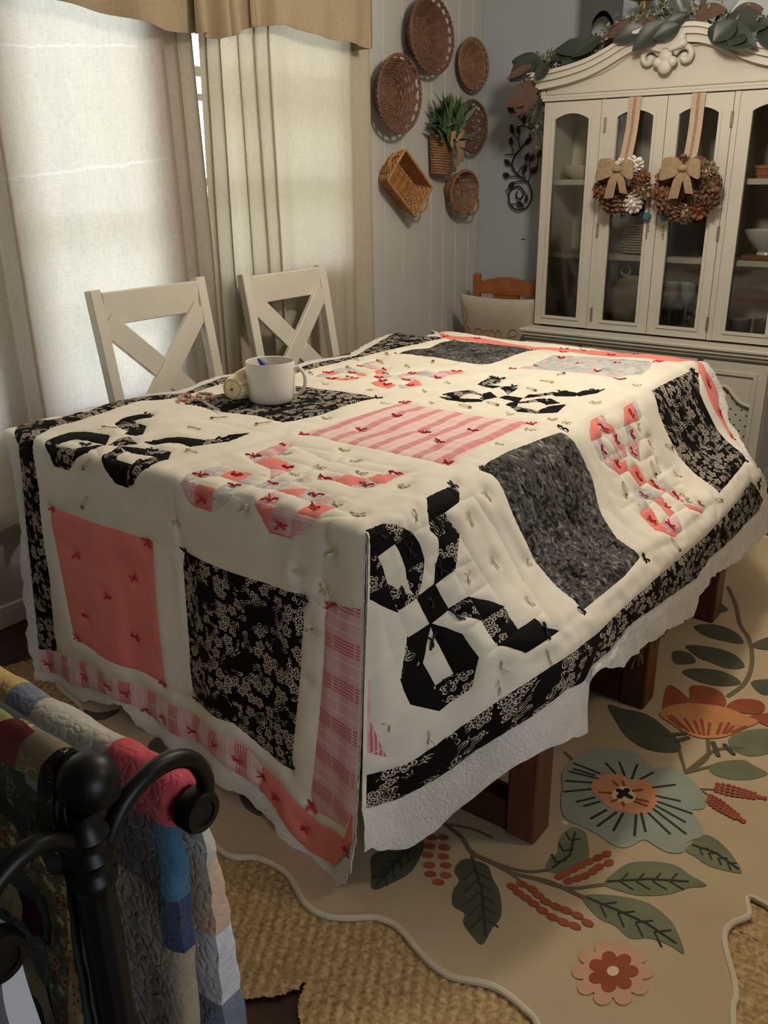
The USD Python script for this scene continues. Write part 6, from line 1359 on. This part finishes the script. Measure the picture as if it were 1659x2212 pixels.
# ================================================================ on the quilt: mug, glue, yarn, scissors, pins
ZQ = ZT + .0115
def depth_of(P): return float(ROT[2] @ (np.array(P) - EYE))
mp_ = onz((588, 866), ZQ + .0); sc_ = depth_of(mp_) / FPX
M_mug = mat('white_glazed_mug', srgb(226, 222, 214), .25, .02, coat=.3)
Rm, Hm = 52 * sc_, 88 * sc_
vr = np.array([ROT[0][0], ROT[0][1], 0]); vr /= np.linalg.norm(vr); ang_h = math.degrees(math.atan2(vr[1], vr[0]))
mug = thing('mug', 'wide white mug holding a glue bottle on the black floral patch', 'mug', mp_, rotz=ang_h - 8)
obj('body', lathe([(0, .0), (Rm * .78, 0), (Rm * .92, .006), (Rm * .98, .018), (Rm, .04), (Rm, Hm - .002), (Rm - .0015, Hm), (Rm - .004, Hm - .002), (Rm - .0045, .04), (Rm * .9, .012), (Rm * .75, .007), (0, .007)], 64), M_mug, mug, smooth=50)
obj('handle', tube(smooth_path([(Rm - .003, 0, Hm * .80), (Rm + .014, 0, Hm * .84), (Rm + .030, 0, Hm * .66), (Rm + .030, 0, Hm * .42), (Rm + .016, 0, Hm * .22), (Rm - .004, 0, Hm * .20)], 6), .0058, 10), M_mug, mug, smooth=True)
M_blue = mat('blue_cap', srgb(44, 62, 138), .35, .1); M_clr = mat('cloudy_plastic', srgb(206, 212, 212), .3, .03)
gd = np.array([-.62 * vr[0], -.62 * vr[1], .9]); gd /= np.linalg.norm(gd); gs = np.cross((0, 0, 1), gd); gs /= np.linalg.norm(gs); RG = np.stack([gs, np.cross(gd, gs), gd], 1)
gl_ = thing('glue_bottle', 'small glue bottle with blue nozzle leaning inside the white mug', 'bottle', mp_ + np.array([vr[0] * .030, vr[1] * .030, .034]), rot=RG)
obj('body', lathe([(0, 0), (.014, 0), (.016, .004), (.016, .060), (.014, .068), (0, .070)], 20), M_clr, gl_, smooth=45)
obj('cap', lathe([(0, .068), (.0145, .068), (.0145, .082), (.011, .086), (.005, .106), (.003, .112), (0, .112)], 18), M_blue, gl_, smooth=45, label='blue nozzle cap')
M_yarn = mat('cream_yarn_skein', srgb(240, 226, 192), .9, .12, 40, bump=.3, bscale=300)
M_band = mat('orange_paper_band', srgb(216, 128, 84), .6, .25, 30)
ya, yb_ = onz((504, 874), ZQ), onz((618, 824), ZQ); rY = 33 * sc_
ax_ = yb_ - ya; L_ = np.linalg.norm(ax_); ax_ /= L_; sy_ = np.cross((0, 0, 1), ax_); RY = np.stack([ax_, sy_, (0, 0, 1)], 1)
sk = thing('yarn_skein', 'cream yarn skein with orange paper band lying behind the mug', 'yarn', ya + np.array([0, 0, rY + .001]), rot=RY)
def yarn_loops(L, r, n, seed):
    rr = np.random.default_rng(seed); out = []
    for k in range(n):
        ph = 2 * np.pi * k / n + rr.uniform(-.05, .05); tw = rr.uniform(.5, .9); t = np.linspace(0, 1, 20); x = L * t
        rad = r * np.clip(np.sin(np.pi * np.clip(.10 + .84 * t, 0, 1)) ** .38, .2, 1)
        out.append(np.c_[x, rad * np.cos(ph + tw * t), rad * np.sin(ph + tw * t)])
        out[-1] = out[-1] if k % 2 == 0 else out[-1][::-1]
    return np.vstack(out)
t_ = np.linspace(0, 1, 24); core = lathe(np.c_[rY * .93 * np.clip(np.sin(np.pi * np.clip(.08 + .86 * t_, 0, 1)) ** .4, .15, 1), L_ * t_], 28); core.apply_transform(trimesh.transformations.rotation_matrix(math.pi / 2, (0, 1, 0)))
obj('core', core, M_yarn, sk, smooth=True)
obj('strands', tube(yarn_loops(L_, rY, 56, 2), .0021, 5), M_yarn, sk, smooth=True)
t2 = np.linspace(0, 5.5 * 2 * np.pi, 130); rr_ = .004 + (rY * .60 - .004) * t2 / t2[-1]
obj('end_swirl', tube(np.c_[-.001 + .014 * (rr_ / rY) ** 2, rr_ * np.cos(t2), rr_ * np.sin(t2)], .0028, 6), M_yarn, sk, smooth=True)
bd = lathe(np.array([(rY + .0025, L_ * .40), (rY + .004, L_ * .42), (rY + .004, L_ * .66), (rY + .0025, L_ * .68)]), 30); bd.apply_transform(trimesh.transformations.rotation_matrix(math.pi / 2, (0, 1, 0))); obj('paper_band', bd, M_band, sk, smooth=True)
# scissors
M_steel = mat('scissor_steel', srgb(190, 192, 192), .25, .05, metallic=1)
_q = Net(); _g = _q.add('geometry', 'position')
M_hnd = _q.done('printed_handle', _q.add('rgb_ramp', 'color', {'interpolate': False, 'ramp': [(0, srgb(196, 44, 40)), (.42, srgb(232, 226, 208)), (.47, srgb(120, 172, 146)), (.58, srgb(206, 60, 48))]}, fac=_q.add('noise_texture', 'fac', {'scale': 75, 'detail': 1}, vector=_g)), .4)
piv, tip = onz((437, 866), ZQ + .006), onz((478, 889), ZQ + .006); dsc = tip - piv; dsc[2] = 0; Ls = np.linalg.norm(dsc); dsc /= Ls; nsc = np.array([-dsc[1], dsc[0], 0])
scs = thing('scissors', 'small scissors with floral printed handles lying beside the yarn', 'scissors', piv, rot=np.stack([dsc, nsc, (0, 0, 1)], 1))
for s_ in (-1, 1):
    bl_ = Polygon([(-.012, -.004 * s_), (.004, -.006 * s_), (Ls, .001 * s_), (Ls * .6, .004 * s_), (.0, .005 * s_)])
    obj('blade', prism(bl_, .0018, z0=-.001 + .001 * s_), M_steel, scs, smooth=False)
    th = np.linspace(0, 2 * np.pi, 36, endpoint=False); cx_, cy_ = -.052, s_ * .030
    ring_ = np.c_[cx_ + .032 * np.cos(th), cy_ + .020 * np.sin(th) + .004 * s_ * np.cos(th), np.full(36, .001)]
    lp = tube(ring_, .0055, 8, closed=True)
    obj('handle', tri(m3.Manifold(m3.Mesh(np.array(lp.vertices, np.float32), np.array(lp.faces, np.uint32))) + m3.Manifold.batch_hull([m3.Manifold.sphere(.005, 10).translate((-.004, 0, .001)), m3.Manifold.sphere(.0055, 10).translate((-.024, s_ * .014, .001))])), M_hnd, scs, smooth=40)
obj('pivot', T(trimesh.creation.cylinder(.004, .006, sections=14), (0, 0, .001)), M_steel, scs)
# safety pins
M_pin = mat('brass_pin', srgb(176, 152, 92), .3, .1, metallic=1)
def first_pin(o, R, label, group):
    p = thing('safety_pin', label, 'safety pin', o, rot=R, group=group)
    obj('wire', tube(smooth_path([(.018, .0042, .003), (0, .0044, .004), (-.018, .004, .003), (-.0215, .0025, .003), (-.0225, 0, .003), (-.021, -.0022, .003), (-.0185, -.001, .003), (-.0195, .0012, .0034), (-.0165, -.003, .003), (0, -.0042, .002), (.018, -.0035, .003)], 4), .0007, 6), M_pin, p, smooth=True)
    obj('clasp', blob([(((.017, .0045, .003), .0022), ((.017, -.004, .003), .0022)), (((.017, .0045, .003), .0022), ((.0225, .001, .003), .0024)), (((.017, -.004, .003), .0022), ((.0225, .001, .003), .0024))]), M_pin, p, smooth=40)
    return p
PINS = [('N', cA, ((500, 145), (410, 155))), ('N', cA, ((700, 182), (610, 175))), ('N', cA, ((1265, 190), (1155, 165))), ('N', cA, ((1425, 98), (1310, 105))), ('N', cA, ((1715, 140), (1600, 155))), ('N', cA, ((1235, 340), (1145, 305))), ('N', cA, ((548, 368), (500, 430))), ('N', cA, ((530, 600), (490, 690))), ('N', cA, ((960, 82), (895, 66))),
        ('N', cF, ((75, 425), (30, 390))), ('N', cF, ((405, 362), (373, 340))), ('N', cF, ((482, 298), (440, 270))), ('N', cF, ((697, 330), (662, 305))), ('N', cF, ((745, 415), (700, 390))), ('N', cF, ((930, 370), (903, 350))), ('N', cF, ((1130, 315), (1146, 286))), ('N', cF, ((370, 475), (377, 425))), ('N', cF, ((745, 262), (720, 226))),
        ('N', cG, ((765, 187), (850, 160))), ('N', cG, ((680, 210), (760, 220))), ('N', cG, ((605, 245), (655, 260))), ('N', cG, ((370, 330), (430, 345))), ('N', cG, ((1515, 50), (1532, 72))), ('N', cG, ((220, 355), (246, 361))),
        ('R', cK, ((845, 750), (910, 920))), ('R', cK, ((530, 985), (575, 1150))), ('R', cK, ((1010, 575), (1115, 610))), ('R', cK, ((1560, 1190), (1660, 1205))), ('R', cK, ((1060, 1620), (1180, 1780)))]
PIN_AT = ['safety pin by the black block, close to the left border, lying beside the far curve', "safety pin between the black block's two upper curves", "safety pin at the right of the black block's hooked curve", "safety pin halfway between the black block and the mug's floral patch", "safety pin just before the near corner of the mug's floral patch", 'safety pin right of the near black block, close to the coral and pink block', 'safety pin under the black block, between its two lower curves', 'safety pin hanging just above the coral square on the near end', "safety pin at the tip of the near black block's hook", "safety pin beside the mug's handle, left of the far pink block", 'safety pin above the left ring of the far pink block', 'safety pin at the left border above the far pink block', 'safety pin crossing the top arm of the far pink block', 'safety pin in the centre of the far pink block', "safety pin right above the far pink block's right arm", 'safety pin before the far charcoal square', 'safety pin standing under the left ring of the far pink block', 'safety pin near the left corner of the far charcoal square', 'safety pin between the pale floral square and the far black rings', "safety pin just above the far black block's right arm", "safety pin right of the far black block's centre", 'safety pin in the far black block under its left ring', 'safety pin at the coral far border beside the corner of the quilt', 'safety pin between the striped square and the far black rings', 'safety pin on the slope right of the coral centre square', 'safety pin on the slope left of the coral centre square', 'safety pin on the slope beside the far black floral square', 'safety pin below the far black floral square near the hem', 'safety pin lowest on the slope, above the black floral border']
pin0 = None
for (s_, fn, ends), lab in zip(PINS, PIN_AT):
    q_ = on_cloth(fn(*ends), s_); mid = q_.mean(0)[None]; P = at_cloth(mid)[0]; n = normal_at(mid)[0]
    d = (base_at(q_[1:2]) - base_at(q_[0:1]))[0]; d -= n * (d @ n); d /= np.linalg.norm(d); R = np.stack([d, np.cross(n, d), n], 1)
    if pin0 is None: pin0 = first_pin(P + n * .001, R, lab, 'safety pins in the quilt')
    else: copy_of(pin0, lab, P + n * .001, rot=R)

# ================================================================ quilt rack close by on the left
M_iron = mat('black_satin_metal', srgb(12, 12, 12), .42, .1, 30, spec=.35)
XF = -.777
rack = thing('quilt_rack', 'black metal quilt rack with ball finial and scrolled arms', 'quilt rack')
post = [(0, .004), (.034, .004), (.034, .03), (.026, .04), (.026, .10)]
prof_ = [(.0, .01), (.030, .01), (.030, .04), (.024, .05), (.024, .60), (.029, .612), (.029, .622), (.022, .628), (.022, .640), (.028, .650), (.022, .662), (.020, .672), (.027, .682), (.020, .694), (.018, .706), (.018, .716), (0, .716)]
pm = lathe(prof_, 40); v = pm.vertices.copy(); a_ = np.arctan2(v[:, 1], v[:, 0]); fl_ = np.where((v[:, 2] > .045) & (v[:, 2] < .605), 1 - .07 * np.abs(np.sin(5 * a_)), 1); v[:, :2] *= fl_[:, None]; pm.vertices = v; pm.apply_translation((XF, .444, 0)); obj('post', pm, M_iron, rack, smooth=50)
bl_ = trimesh.creation.icosphere(4, .036); bl_.apply_translation((XF, .458, .746)); obj('ball_finial', bl_, M_iron, rack, smooth=True)
obj('finial_button', T(lathe([(0, 0), (.012, 0), (.012, .003), (.009, .005), (0, .005)], 24), (XF + .0295, .4655, .740), ry=78), M_iron, rack, smooth=45)
def arm(pts): return tube(smooth_path([(XF, y, z) for y, z in pts], 8), .0125, 12)
obj('scroll_arm', arm([(.444, .50), (.452, .58), (.468, .645), (.498, .688), (.540, .706), (.578, .703), (.608, .684), (.625, .650), (.624, .620), (.615, .604)]), M_iron, rack, smooth=True)
obj('scroll_arm', arm([(.444, .50), (.442, .60), (.434, .660), (.414, .693), (.384, .709), (.350, .704), (.320, .684), (.304, .650), (.305, .620), (.314, .604)]), M_iron, rack, smooth=True)
for y in (.608, .318): obj('rail_end', T(lathe([(0, -.02), (.024, -.02), (.031, -.010), (.031, .008), (.027, .014), (.018, .015), (.017, .012), (0, .012)], 36), (XF, y, .604), ry=90), M_iron, rack, smooth=40)
for y, z in ((.608, .604), (.318, .604), (.458, .742)): obj('rail', T(trimesh.creation.cylinder(.011, 1.16, sections=16), (XF - .585, y, z), ry=90), M_iron, rack)
pm2 = lathe(prof_, 24); pm2.apply_translation((XF - 1.17, .444, 0)); obj('post', pm2, M_iron, rack, smooth=50)
for q__ in ([(.444, .50), (.468, .645), (.540, .706), (.608, .684), (.625, .640), (.610, .604)], [(.444, .50), (.434, .660), (.384, .709), (.320, .684), (.304, .640), (.316, .604)]):
    m_ = arm(q__); m_.apply_translation((-1.17, 0, 0)); obj('scroll_arm', m_, M_iron, rack, smooth=True)
def crinkle(name, col, col2=None, sc=55):
    q = Net(); g = q.add('geometry', 'position')
    n = q.add('noise_texture', 'fac', {'scale': 24, 'detail': 3}, vector=g)
    c = q.mix(q.step(n, .35, .65), col, col2 or tuple(x * .85 for x in col))
    v = q.add('voronoi_texture', 'distance', {'scale': sc, 'feature': 'distance_to_edge'}, vector=q.add('vector_math', 'vector', {'math_type': 'add'}, vector1=g, vector2=q.add('vector_math', 'vector', {'math_type': 'scale', 'scale': .03}, vector1=q.add('noise_texture', 'color', {'scale': 30}, vector=g))))
    return q.done(name, c, .9, bump=q.math('sqrt', v), bstr=.45, bdist=.006, sheen=.2)
Q_pink, Q_crm, Q_mau = crinkle('rack_pink', srgb(214, 88, 98), srgb(196, 70, 84)), crinkle('rack_cream', srgb(206, 200, 188)), crinkle('rack_mauve', srgb(104, 86, 90))
Q_tau, Q_blu, Q_nav = crinkle('rack_taupe', srgb(168, 152, 130)), crinkle('rack_blue', srgb(66, 108, 134)), crinkle('rack_navy', srgb(54, 66, 96))
Q_pea, Q_whi, Q_gbl, Q_yel, Q_brn = crinkle('rack_peach', srgb(210, 178, 152)), crinkle('rack_white', srgb(214, 216, 222)), crinkle('rack_grey_blue', srgb(120, 126, 146)), crinkle('rack_yellow', srgb(208, 178, 104)), crinkle('rack_brown', srgb(110, 74, 50))
outer = smooth_path([(.552, .03, 0), (.556, .2, 0), (.565, .4, 0), (.574, .52, 0), (.576, .59, 0), (.584, .622, 0), (.600, .639, 0), (.618, .640, 0), (.636, .628, 0), (.648, .60, 0), (.660, .5, 0), (.674, .37, 0), (.684, .2, 0), (.690, .05, 0)], 5)[:, :2]
inner = smooth_path([(.588, .03, 0), (.592, .2, 0), (.600, .4, 0), (.604, .52, 0), (.594, .588, 0), (.596, .610, 0), (.602, .619, 0), (.612, .619, 0), (.620, .612, 0), (.622, .588, 0), (.628, .5, 0), (.630, .37, 0), (.628, .2, 0), (.632, .05, 0)], 5)[:, :2]
NS = len(outer); zs_ = outer[:, 1]; side_ = np.arange(NS) < NS * 6.5 / 13
def slab(i0, i1, x0, x1, seed=0, dy=0.0):
    xs_ = np.arange(x0, x1 - .006, -.012) if x0 - x1 > .03 else np.linspace(x0, x1, 4)
    xs_ = np.append(xs_[:-1] if abs(xs_[-1] - x1) < .006 else xs_, x1)
    def surf(cv, s_):
        P = np.zeros((len(xs_), i1 - i0, 3)); P[..., 0] = xs_[:, None]; P[..., 1:] = cv[None, i0:i1]
        n = np.gradient(cv, axis=0)[i0:i1]; n = np.stack([-n[:, 1], n[:, 0]], 1); n /= np.maximum(np.linalg.norm(n, axis=1, keepdims=True), 1e-9)
        h = (noise(P * 32, 7) - .5) * .007 + (fbm(P * 9, 2, 3) - .5) * .012
        endr = np.exp(-((P[..., 0] - XF + .022) / .010) ** 2) * .010
        P[..., 1:] += (s_ * (h - endr))[..., None] * n[None]
        P[..., 0] += .003 * np.sin(P[..., 2] * 90) * np.exp(-((P[..., 0] + .80) / .012) ** 2)
        return P
    return sheet(surf(outer, 1), surf(inner, -.4))
def idx_near(z): return int(np.argmin(np.where(side_, np.abs(zs_ - z), 9)))
def idx_far(z): return int(np.argmin(np.where(~side_, np.abs(zs_ - z), 9)))
rq = thing('pieced_quilt', 'thick folded quilt in pink, cream, mauve and blue over the outer rack rail', 'quilt')
XS = XF - .022
iN = idx_near
for name, m_, i0, i1, x0, x1 in (
    ('pink_patch', Q_pink, iN(.575), idx_far(.60) + 1, XS, -.945), ('cream_patch', Q_crm, iN(.575), idx_far(.60) + 1, -.945, -1.13), ('grey_patch', Q_gbl, iN(.575), idx_far(.60) + 1, -1.13, -1.20), ('yellow_patch', Q_yel, iN(.575), idx_far(.60) + 1, -1.20, -1.34), ('cream_patch', Q_crm, iN(.575), idx_far(.60) + 1, -1.34, -1.85),
    ('blue_patch', Q_blu, iN(.45), iN(.575) + 1, XS, XS - .030), ('navy_patch', Q_nav, iN(.36), iN(.45) + 1, XS, XS - .030), ('mauve_patch', Q_mau, iN(.45), iN(.575) + 1, XS - .030, -1.85), ('taupe_patch', Q_tau, iN(.36), iN(.45) + 1, XS - .030, -1.85), ('taupe_patch', Q_tau, 0, iN(.36) + 1, XS, -1.85),
    ('cream_patch', Q_crm, idx_far(.60), idx_far(.47) + 1, XS, -1.85), ('peach_patch', Q_pea, idx_far(.47), idx_far(.33) + 1, XS, -1.85), ('white_patch', Q_whi, idx_far(.33), idx_far(.19) + 1, XS, -1.85), ('grey_blue_patch', Q_gbl, idx_far(.19), NS, XS, -1.85)):
    obj(name, slab(i0, i1, x0, x1), m_, rq, smooth=55)
# the darker quilt over the middle rail
sec = smooth_path([(.492, .70, 0), (.489, .745, 0), (.478, .768, 0), (.460, .778, 0), (.444, .770, 0), (.434, .748, 0), (.428, .70, 0), (.424, .6, 0), (.418, .45, 0), (.412, .3, 0), (.405, .06, 0)], 6)[:, :2]
sl = np.r_[0, np.cumsum(np.linalg.norm(np.diff(sec, axis=0), axis=1))]; dq = Gf  # noqa
def cq_at(q, lift=0.0):
    q = np.asarray(q, float); y, z = np.interp(q[:, 1], sl, sec[:, 0]), np.interp(q[:, 1], sl, sec[:, 1])
    e = .004; t = np.c_[np.interp(q[:, 1] + e, sl, sec[:, 0]) - np.interp(q[:, 1] - e, sl, sec[:, 0]), np.interp(q[:, 1] + e, sl, sec[:, 1]) - np.interp(q[:, 1] - e, sl, sec[:, 1])]
    n = np.c_[t[:, 1], -t[:, 0]]; n /= np.maximum(np.linalg.norm(n, axis=1, keepdims=True), 1e-9)
    P = np.c_[q[:, 0], y, z]; h = (noise(P * 40, 5) - .5) * .005 + (fbm(P * 10, 2, 4) - .5) * .008 + lift
    P[:, 1:] += n * h[:, None]; return P
gx, gs_ = np.meshgrid(np.arange(-1.85, -.803, .01), np.arange(.02, sl[-1], .006), indexing='ij')
gp_ = cq_at(np.c_[gx.ravel(), gs_.ravel()]); gpx = proj(gp_); gab = np.c_[gx.ravel(), gs_.ravel()]
vis_ = gab[:, 1] > .075
C_inv = (LinearNDInterpolator(gpx[vis_], gab[vis_]), cKDTree(gpx[vis_]), gab[vis_])
def on_cq(pts):
    f, t, ab = C_inv; pts = np.array(pts, float); r = f(pts); b = np.isnan(r[:, 0]); r[b] = ab[t.query(pts[b])[1]] if b.any() else r[b]; return r
cX = lambda *p: crop(0, 1450, 4.915, p)
cZ = lambda *p: crop(0, 1850, 3.95, p)
def scribble(name, ground, line, sc=60, w=.05):
    q = Net(); uv = q.add('texture_coordinate', 'UV'); n = q.add('noise_texture', 'fac', {'scale': sc, 'detail': 1, 'distortion': 1.5}, vector=uv)
    k = q.math('subtract', 1.0, q.step(q.math('absolute', q.math('subtract', n, .5)), w * .3, w * .7)); m_ = q.step(q.add('noise_texture', 'fac', {'scale': sc * .4}, vector=uv), .5, .54)
    return q.done(name, q.mix(q.math('multiply', k, m_), ground, line), .85, sheen=.1)
def stars(name, ground, a, b, sc=38):
    q = Net(); uv = q.add('texture_coordinate', 'UV'); s_ = q.add('vector_math', 'vector', {'math_type': 'scale', 'scale': sc}, vector1=uv)
    k0 = q.k; pos = q.add('voronoi_texture', 'position', {'scale': 1.0, 'dimensions': '2D', 'randomness': .7}, vector=s_); rnd = q.add('separate_xyz', 'x', {}, vector=f'vor{k0}.color')
    d = q.add('vector_math', 'vector', {'math_type': 'subtract'}, vector1=s_, vector2=pos); x, y = q.add('separate_xyz', 'x', {}, vector=d), q.add('separate_xyz', 'y', {}, vector=d)
    r = q.math('sqrt', q.math('add', q.math('multiply', x, x), q.math('multiply', y, y))); st = q.math('add', .16, q.math('multiply', q.math('power', q.math('absolute', q.math('cosine', q.math('multiply', q.math('arctan2', y, x), 2.5))), 2), .16))
    k = q.step(q.math('subtract', r, st), .02, -.02); bd = q.step(q.math('subtract', r, st), .09, .05); n = q.add('noise_texture', 'fac', {'scale': 70, 'detail': 3}, vector=uv)
    g = q.mix(q.step(n, .52, .62), ground, tuple(min(1, x * 1.7) for x in ground))
    return q.done(name, q.mix(k, q.mix(q.math('multiply', bd, .7), g, b), q.mix(q.math('greater_than', rnd, .5), a, b)), .85)
def dots(name, ground, dot, sc=60):
    q = Net(); uv = q.add('texture_coordinate', 'UV'); v = q.add('voronoi_texture', 'distance', {'scale': sc, 'dimensions': '2D', 'randomness': .5}, vector=uv)
    return q.done(name, q.mix(q.step(v, .16, .12), ground, dot), .85)
D = dict(r=cotton('rack_red', srgb(128, 44, 46)), t=scribble('rack_tan', srgb(146, 134, 106), srgb(206, 196, 164), 40, .05), k=scribble('rack_black', srgb(26, 25, 25), srgb(206, 196, 160), 26, .012), g=scribble('rack_green_script', srgb(54, 70, 58), srgb(176, 182, 150), 70, .06), s=stars('rack_star', srgb(98, 98, 76), srgb(122, 58, 44), srgb(206, 190, 140)),
         d=dots('rack_dotted', srgb(196, 168, 122), srgb(60, 48, 38)), v=scribble('rack_veined', srgb(164, 144, 104), srgb(86, 72, 50), 50, .04), m=cotton('rack_maroon', srgb(78, 34, 38)), e=scribble('rack_leafy', srgb(38, 48, 42), srgb(90, 104, 92), 60, .1), b=cotton('rack_pale_blue', srgb(150, 166, 166)), y=scribble('rack_lime', srgb(172, 176, 110), srgb(220, 218, 190), 30, .1))
dqt = thing('pieced_quilt', 'dark quilt of black, green and red prints hanging over the middle rack rail', 'quilt')
DP = [('t', cX((240, 515), (440, 630), (560, 690), (745, 800), (600, 830), (520, 900), (430, 1000), (390, 1170), (270, 1090), (160, 1030), (200, 850), (390, 640))), ('r', cX((-20, 560), (140, 505), (250, 540), (395, 640), (205, 850), (155, 1030), (0, 940), (-20, 930))), ('y', cX((-20, 390), (110, 470), (140, 505), (-20, 565))),
      ('b', cX((265, 1090), (390, 1170), (390, 1265), (280, 1180))), ('k', cX((745, 800), (900, 860), (960, 1000), (850, 1500), (760, 1650), (690, 1660), (380, 1600), (390, 1170), (430, 1000), (520, 900), (600, 830))), ('g', cX((-20, 930), (155, 1030), (275, 1090), (385, 1270), (380, 1600), (200, 1480), (0, 1290), (-20, 1280))), ('k', cX((-20, 1280), (0, 1290), (200, 1480), (380, 1600), (450, 1700), (230, 1770), (150, 1630), (-20, 1480))),
      ('s', cX((-20, 1480), (150, 1630), (250, 1790), (100, 1880), (-20, 1860))), ('s', cZ((180, 70), (330, -20), (440, 170), (560, 155), (575, 700), (580, 1480), (480, 1480), (430, 1150), (442, 800), (412, 380), (260, 190))), ('k', cZ((330, -20), (380, -120), (640, -120), (565, 150), (440, 170))),
      ('d', cZ((565, 150), (700, 100), (720, 500), (760, 1300), (700, 1480), (580, 1480), (575, 700))), ('v', cZ((0, 320), (60, 215), (150, 290), (185, 450), (180, 540), (60, 460), (0, 430))), ('m', cZ((170, 340), (300, 380), (350, 500), (362, 670), (270, 655), (183, 530))), ('e', cZ((-10, 435), (60, 460), (180, 540), (335, 690), (442, 800), (430, 1150), (330, 1020), (240, 845), (130, 770), (100, 880), (50, 700))),
      ('v', cZ((135, 775), (240, 850), (310, 985), (380, 1080), (430, 1290), (480, 1480), (400, 1480), (320, 1215), (230, 1125), (110, 995), (105, 870)))]
donep = []
for i, (k, pts) in enumerate(DP):
    p = Polygon(on_cq(pts)).buffer(0)
    if p.is_empty: continue
    if p.geom_type != 'Polygon': p = max(p.geoms, key=lambda g: g.area)
    p = p.buffer(.0015, join_style='mitre').intersection(sbox(-1.85, .02, -.806, sl[-1] - .01))
    for d in donep: p = p.difference(d)
    if p.geom_type != 'Polygon': p = max((g for g in p.geoms if g.geom_type == 'Polygon'), key=lambda g: g.area, default=None)
    if p is None or p.area < 1e-5: continue
    donep.append(p); r = patch_mesh(p, .008)
    if r: obj('print_patch', (cq_at(r[0]), r[1]), D[k], dqt, smooth=True, uv=r[0])
rest_ = sbox(-1.85, .0, -.806, sl[-1] - .004)
xs_ = np.arange(-1.85, -.800, .012); ss_ = np.arange(.0, sl[-1], .008); XX, SS = np.meshgrid(xs_, ss_, indexing='ij'); q_ = np.c_[XX.ravel(), SS.ravel()]
obj('backing', sheet(cq_at(q_, -.0022).reshape(*XX.shape, 3), cq_at(q_, -.0122).reshape(*XX.shape, 3)), D['e'], dqt, smooth=55)
# a white sheet folded over the near rail
M_sheet = mat('white_sheet', srgb(206, 208, 214), .5, .03, 8)
o2 = [(.640 - (p[0] - .296) if False else .926 - p[0], p[1]) for p in outer]; i2 = [(.926 - p[0], p[1]) for p in inner]
P1 = np.array([[(x, y + .004 * math.sin(x * 40), z) for y, z in o2] for x in np.linspace(XS + .004, -1.8, 60)]); P2 = np.array([[(x, y + .004 * math.sin(x * 40), z) for y, z in i2] for x in np.linspace(XS + .004, -1.8, 60)])
obj('folded_sheet', sheet(P1, P2), M_sheet, None, 'plain white folded cover hanging over the nearest rack rail', 'sheet', smooth=55)
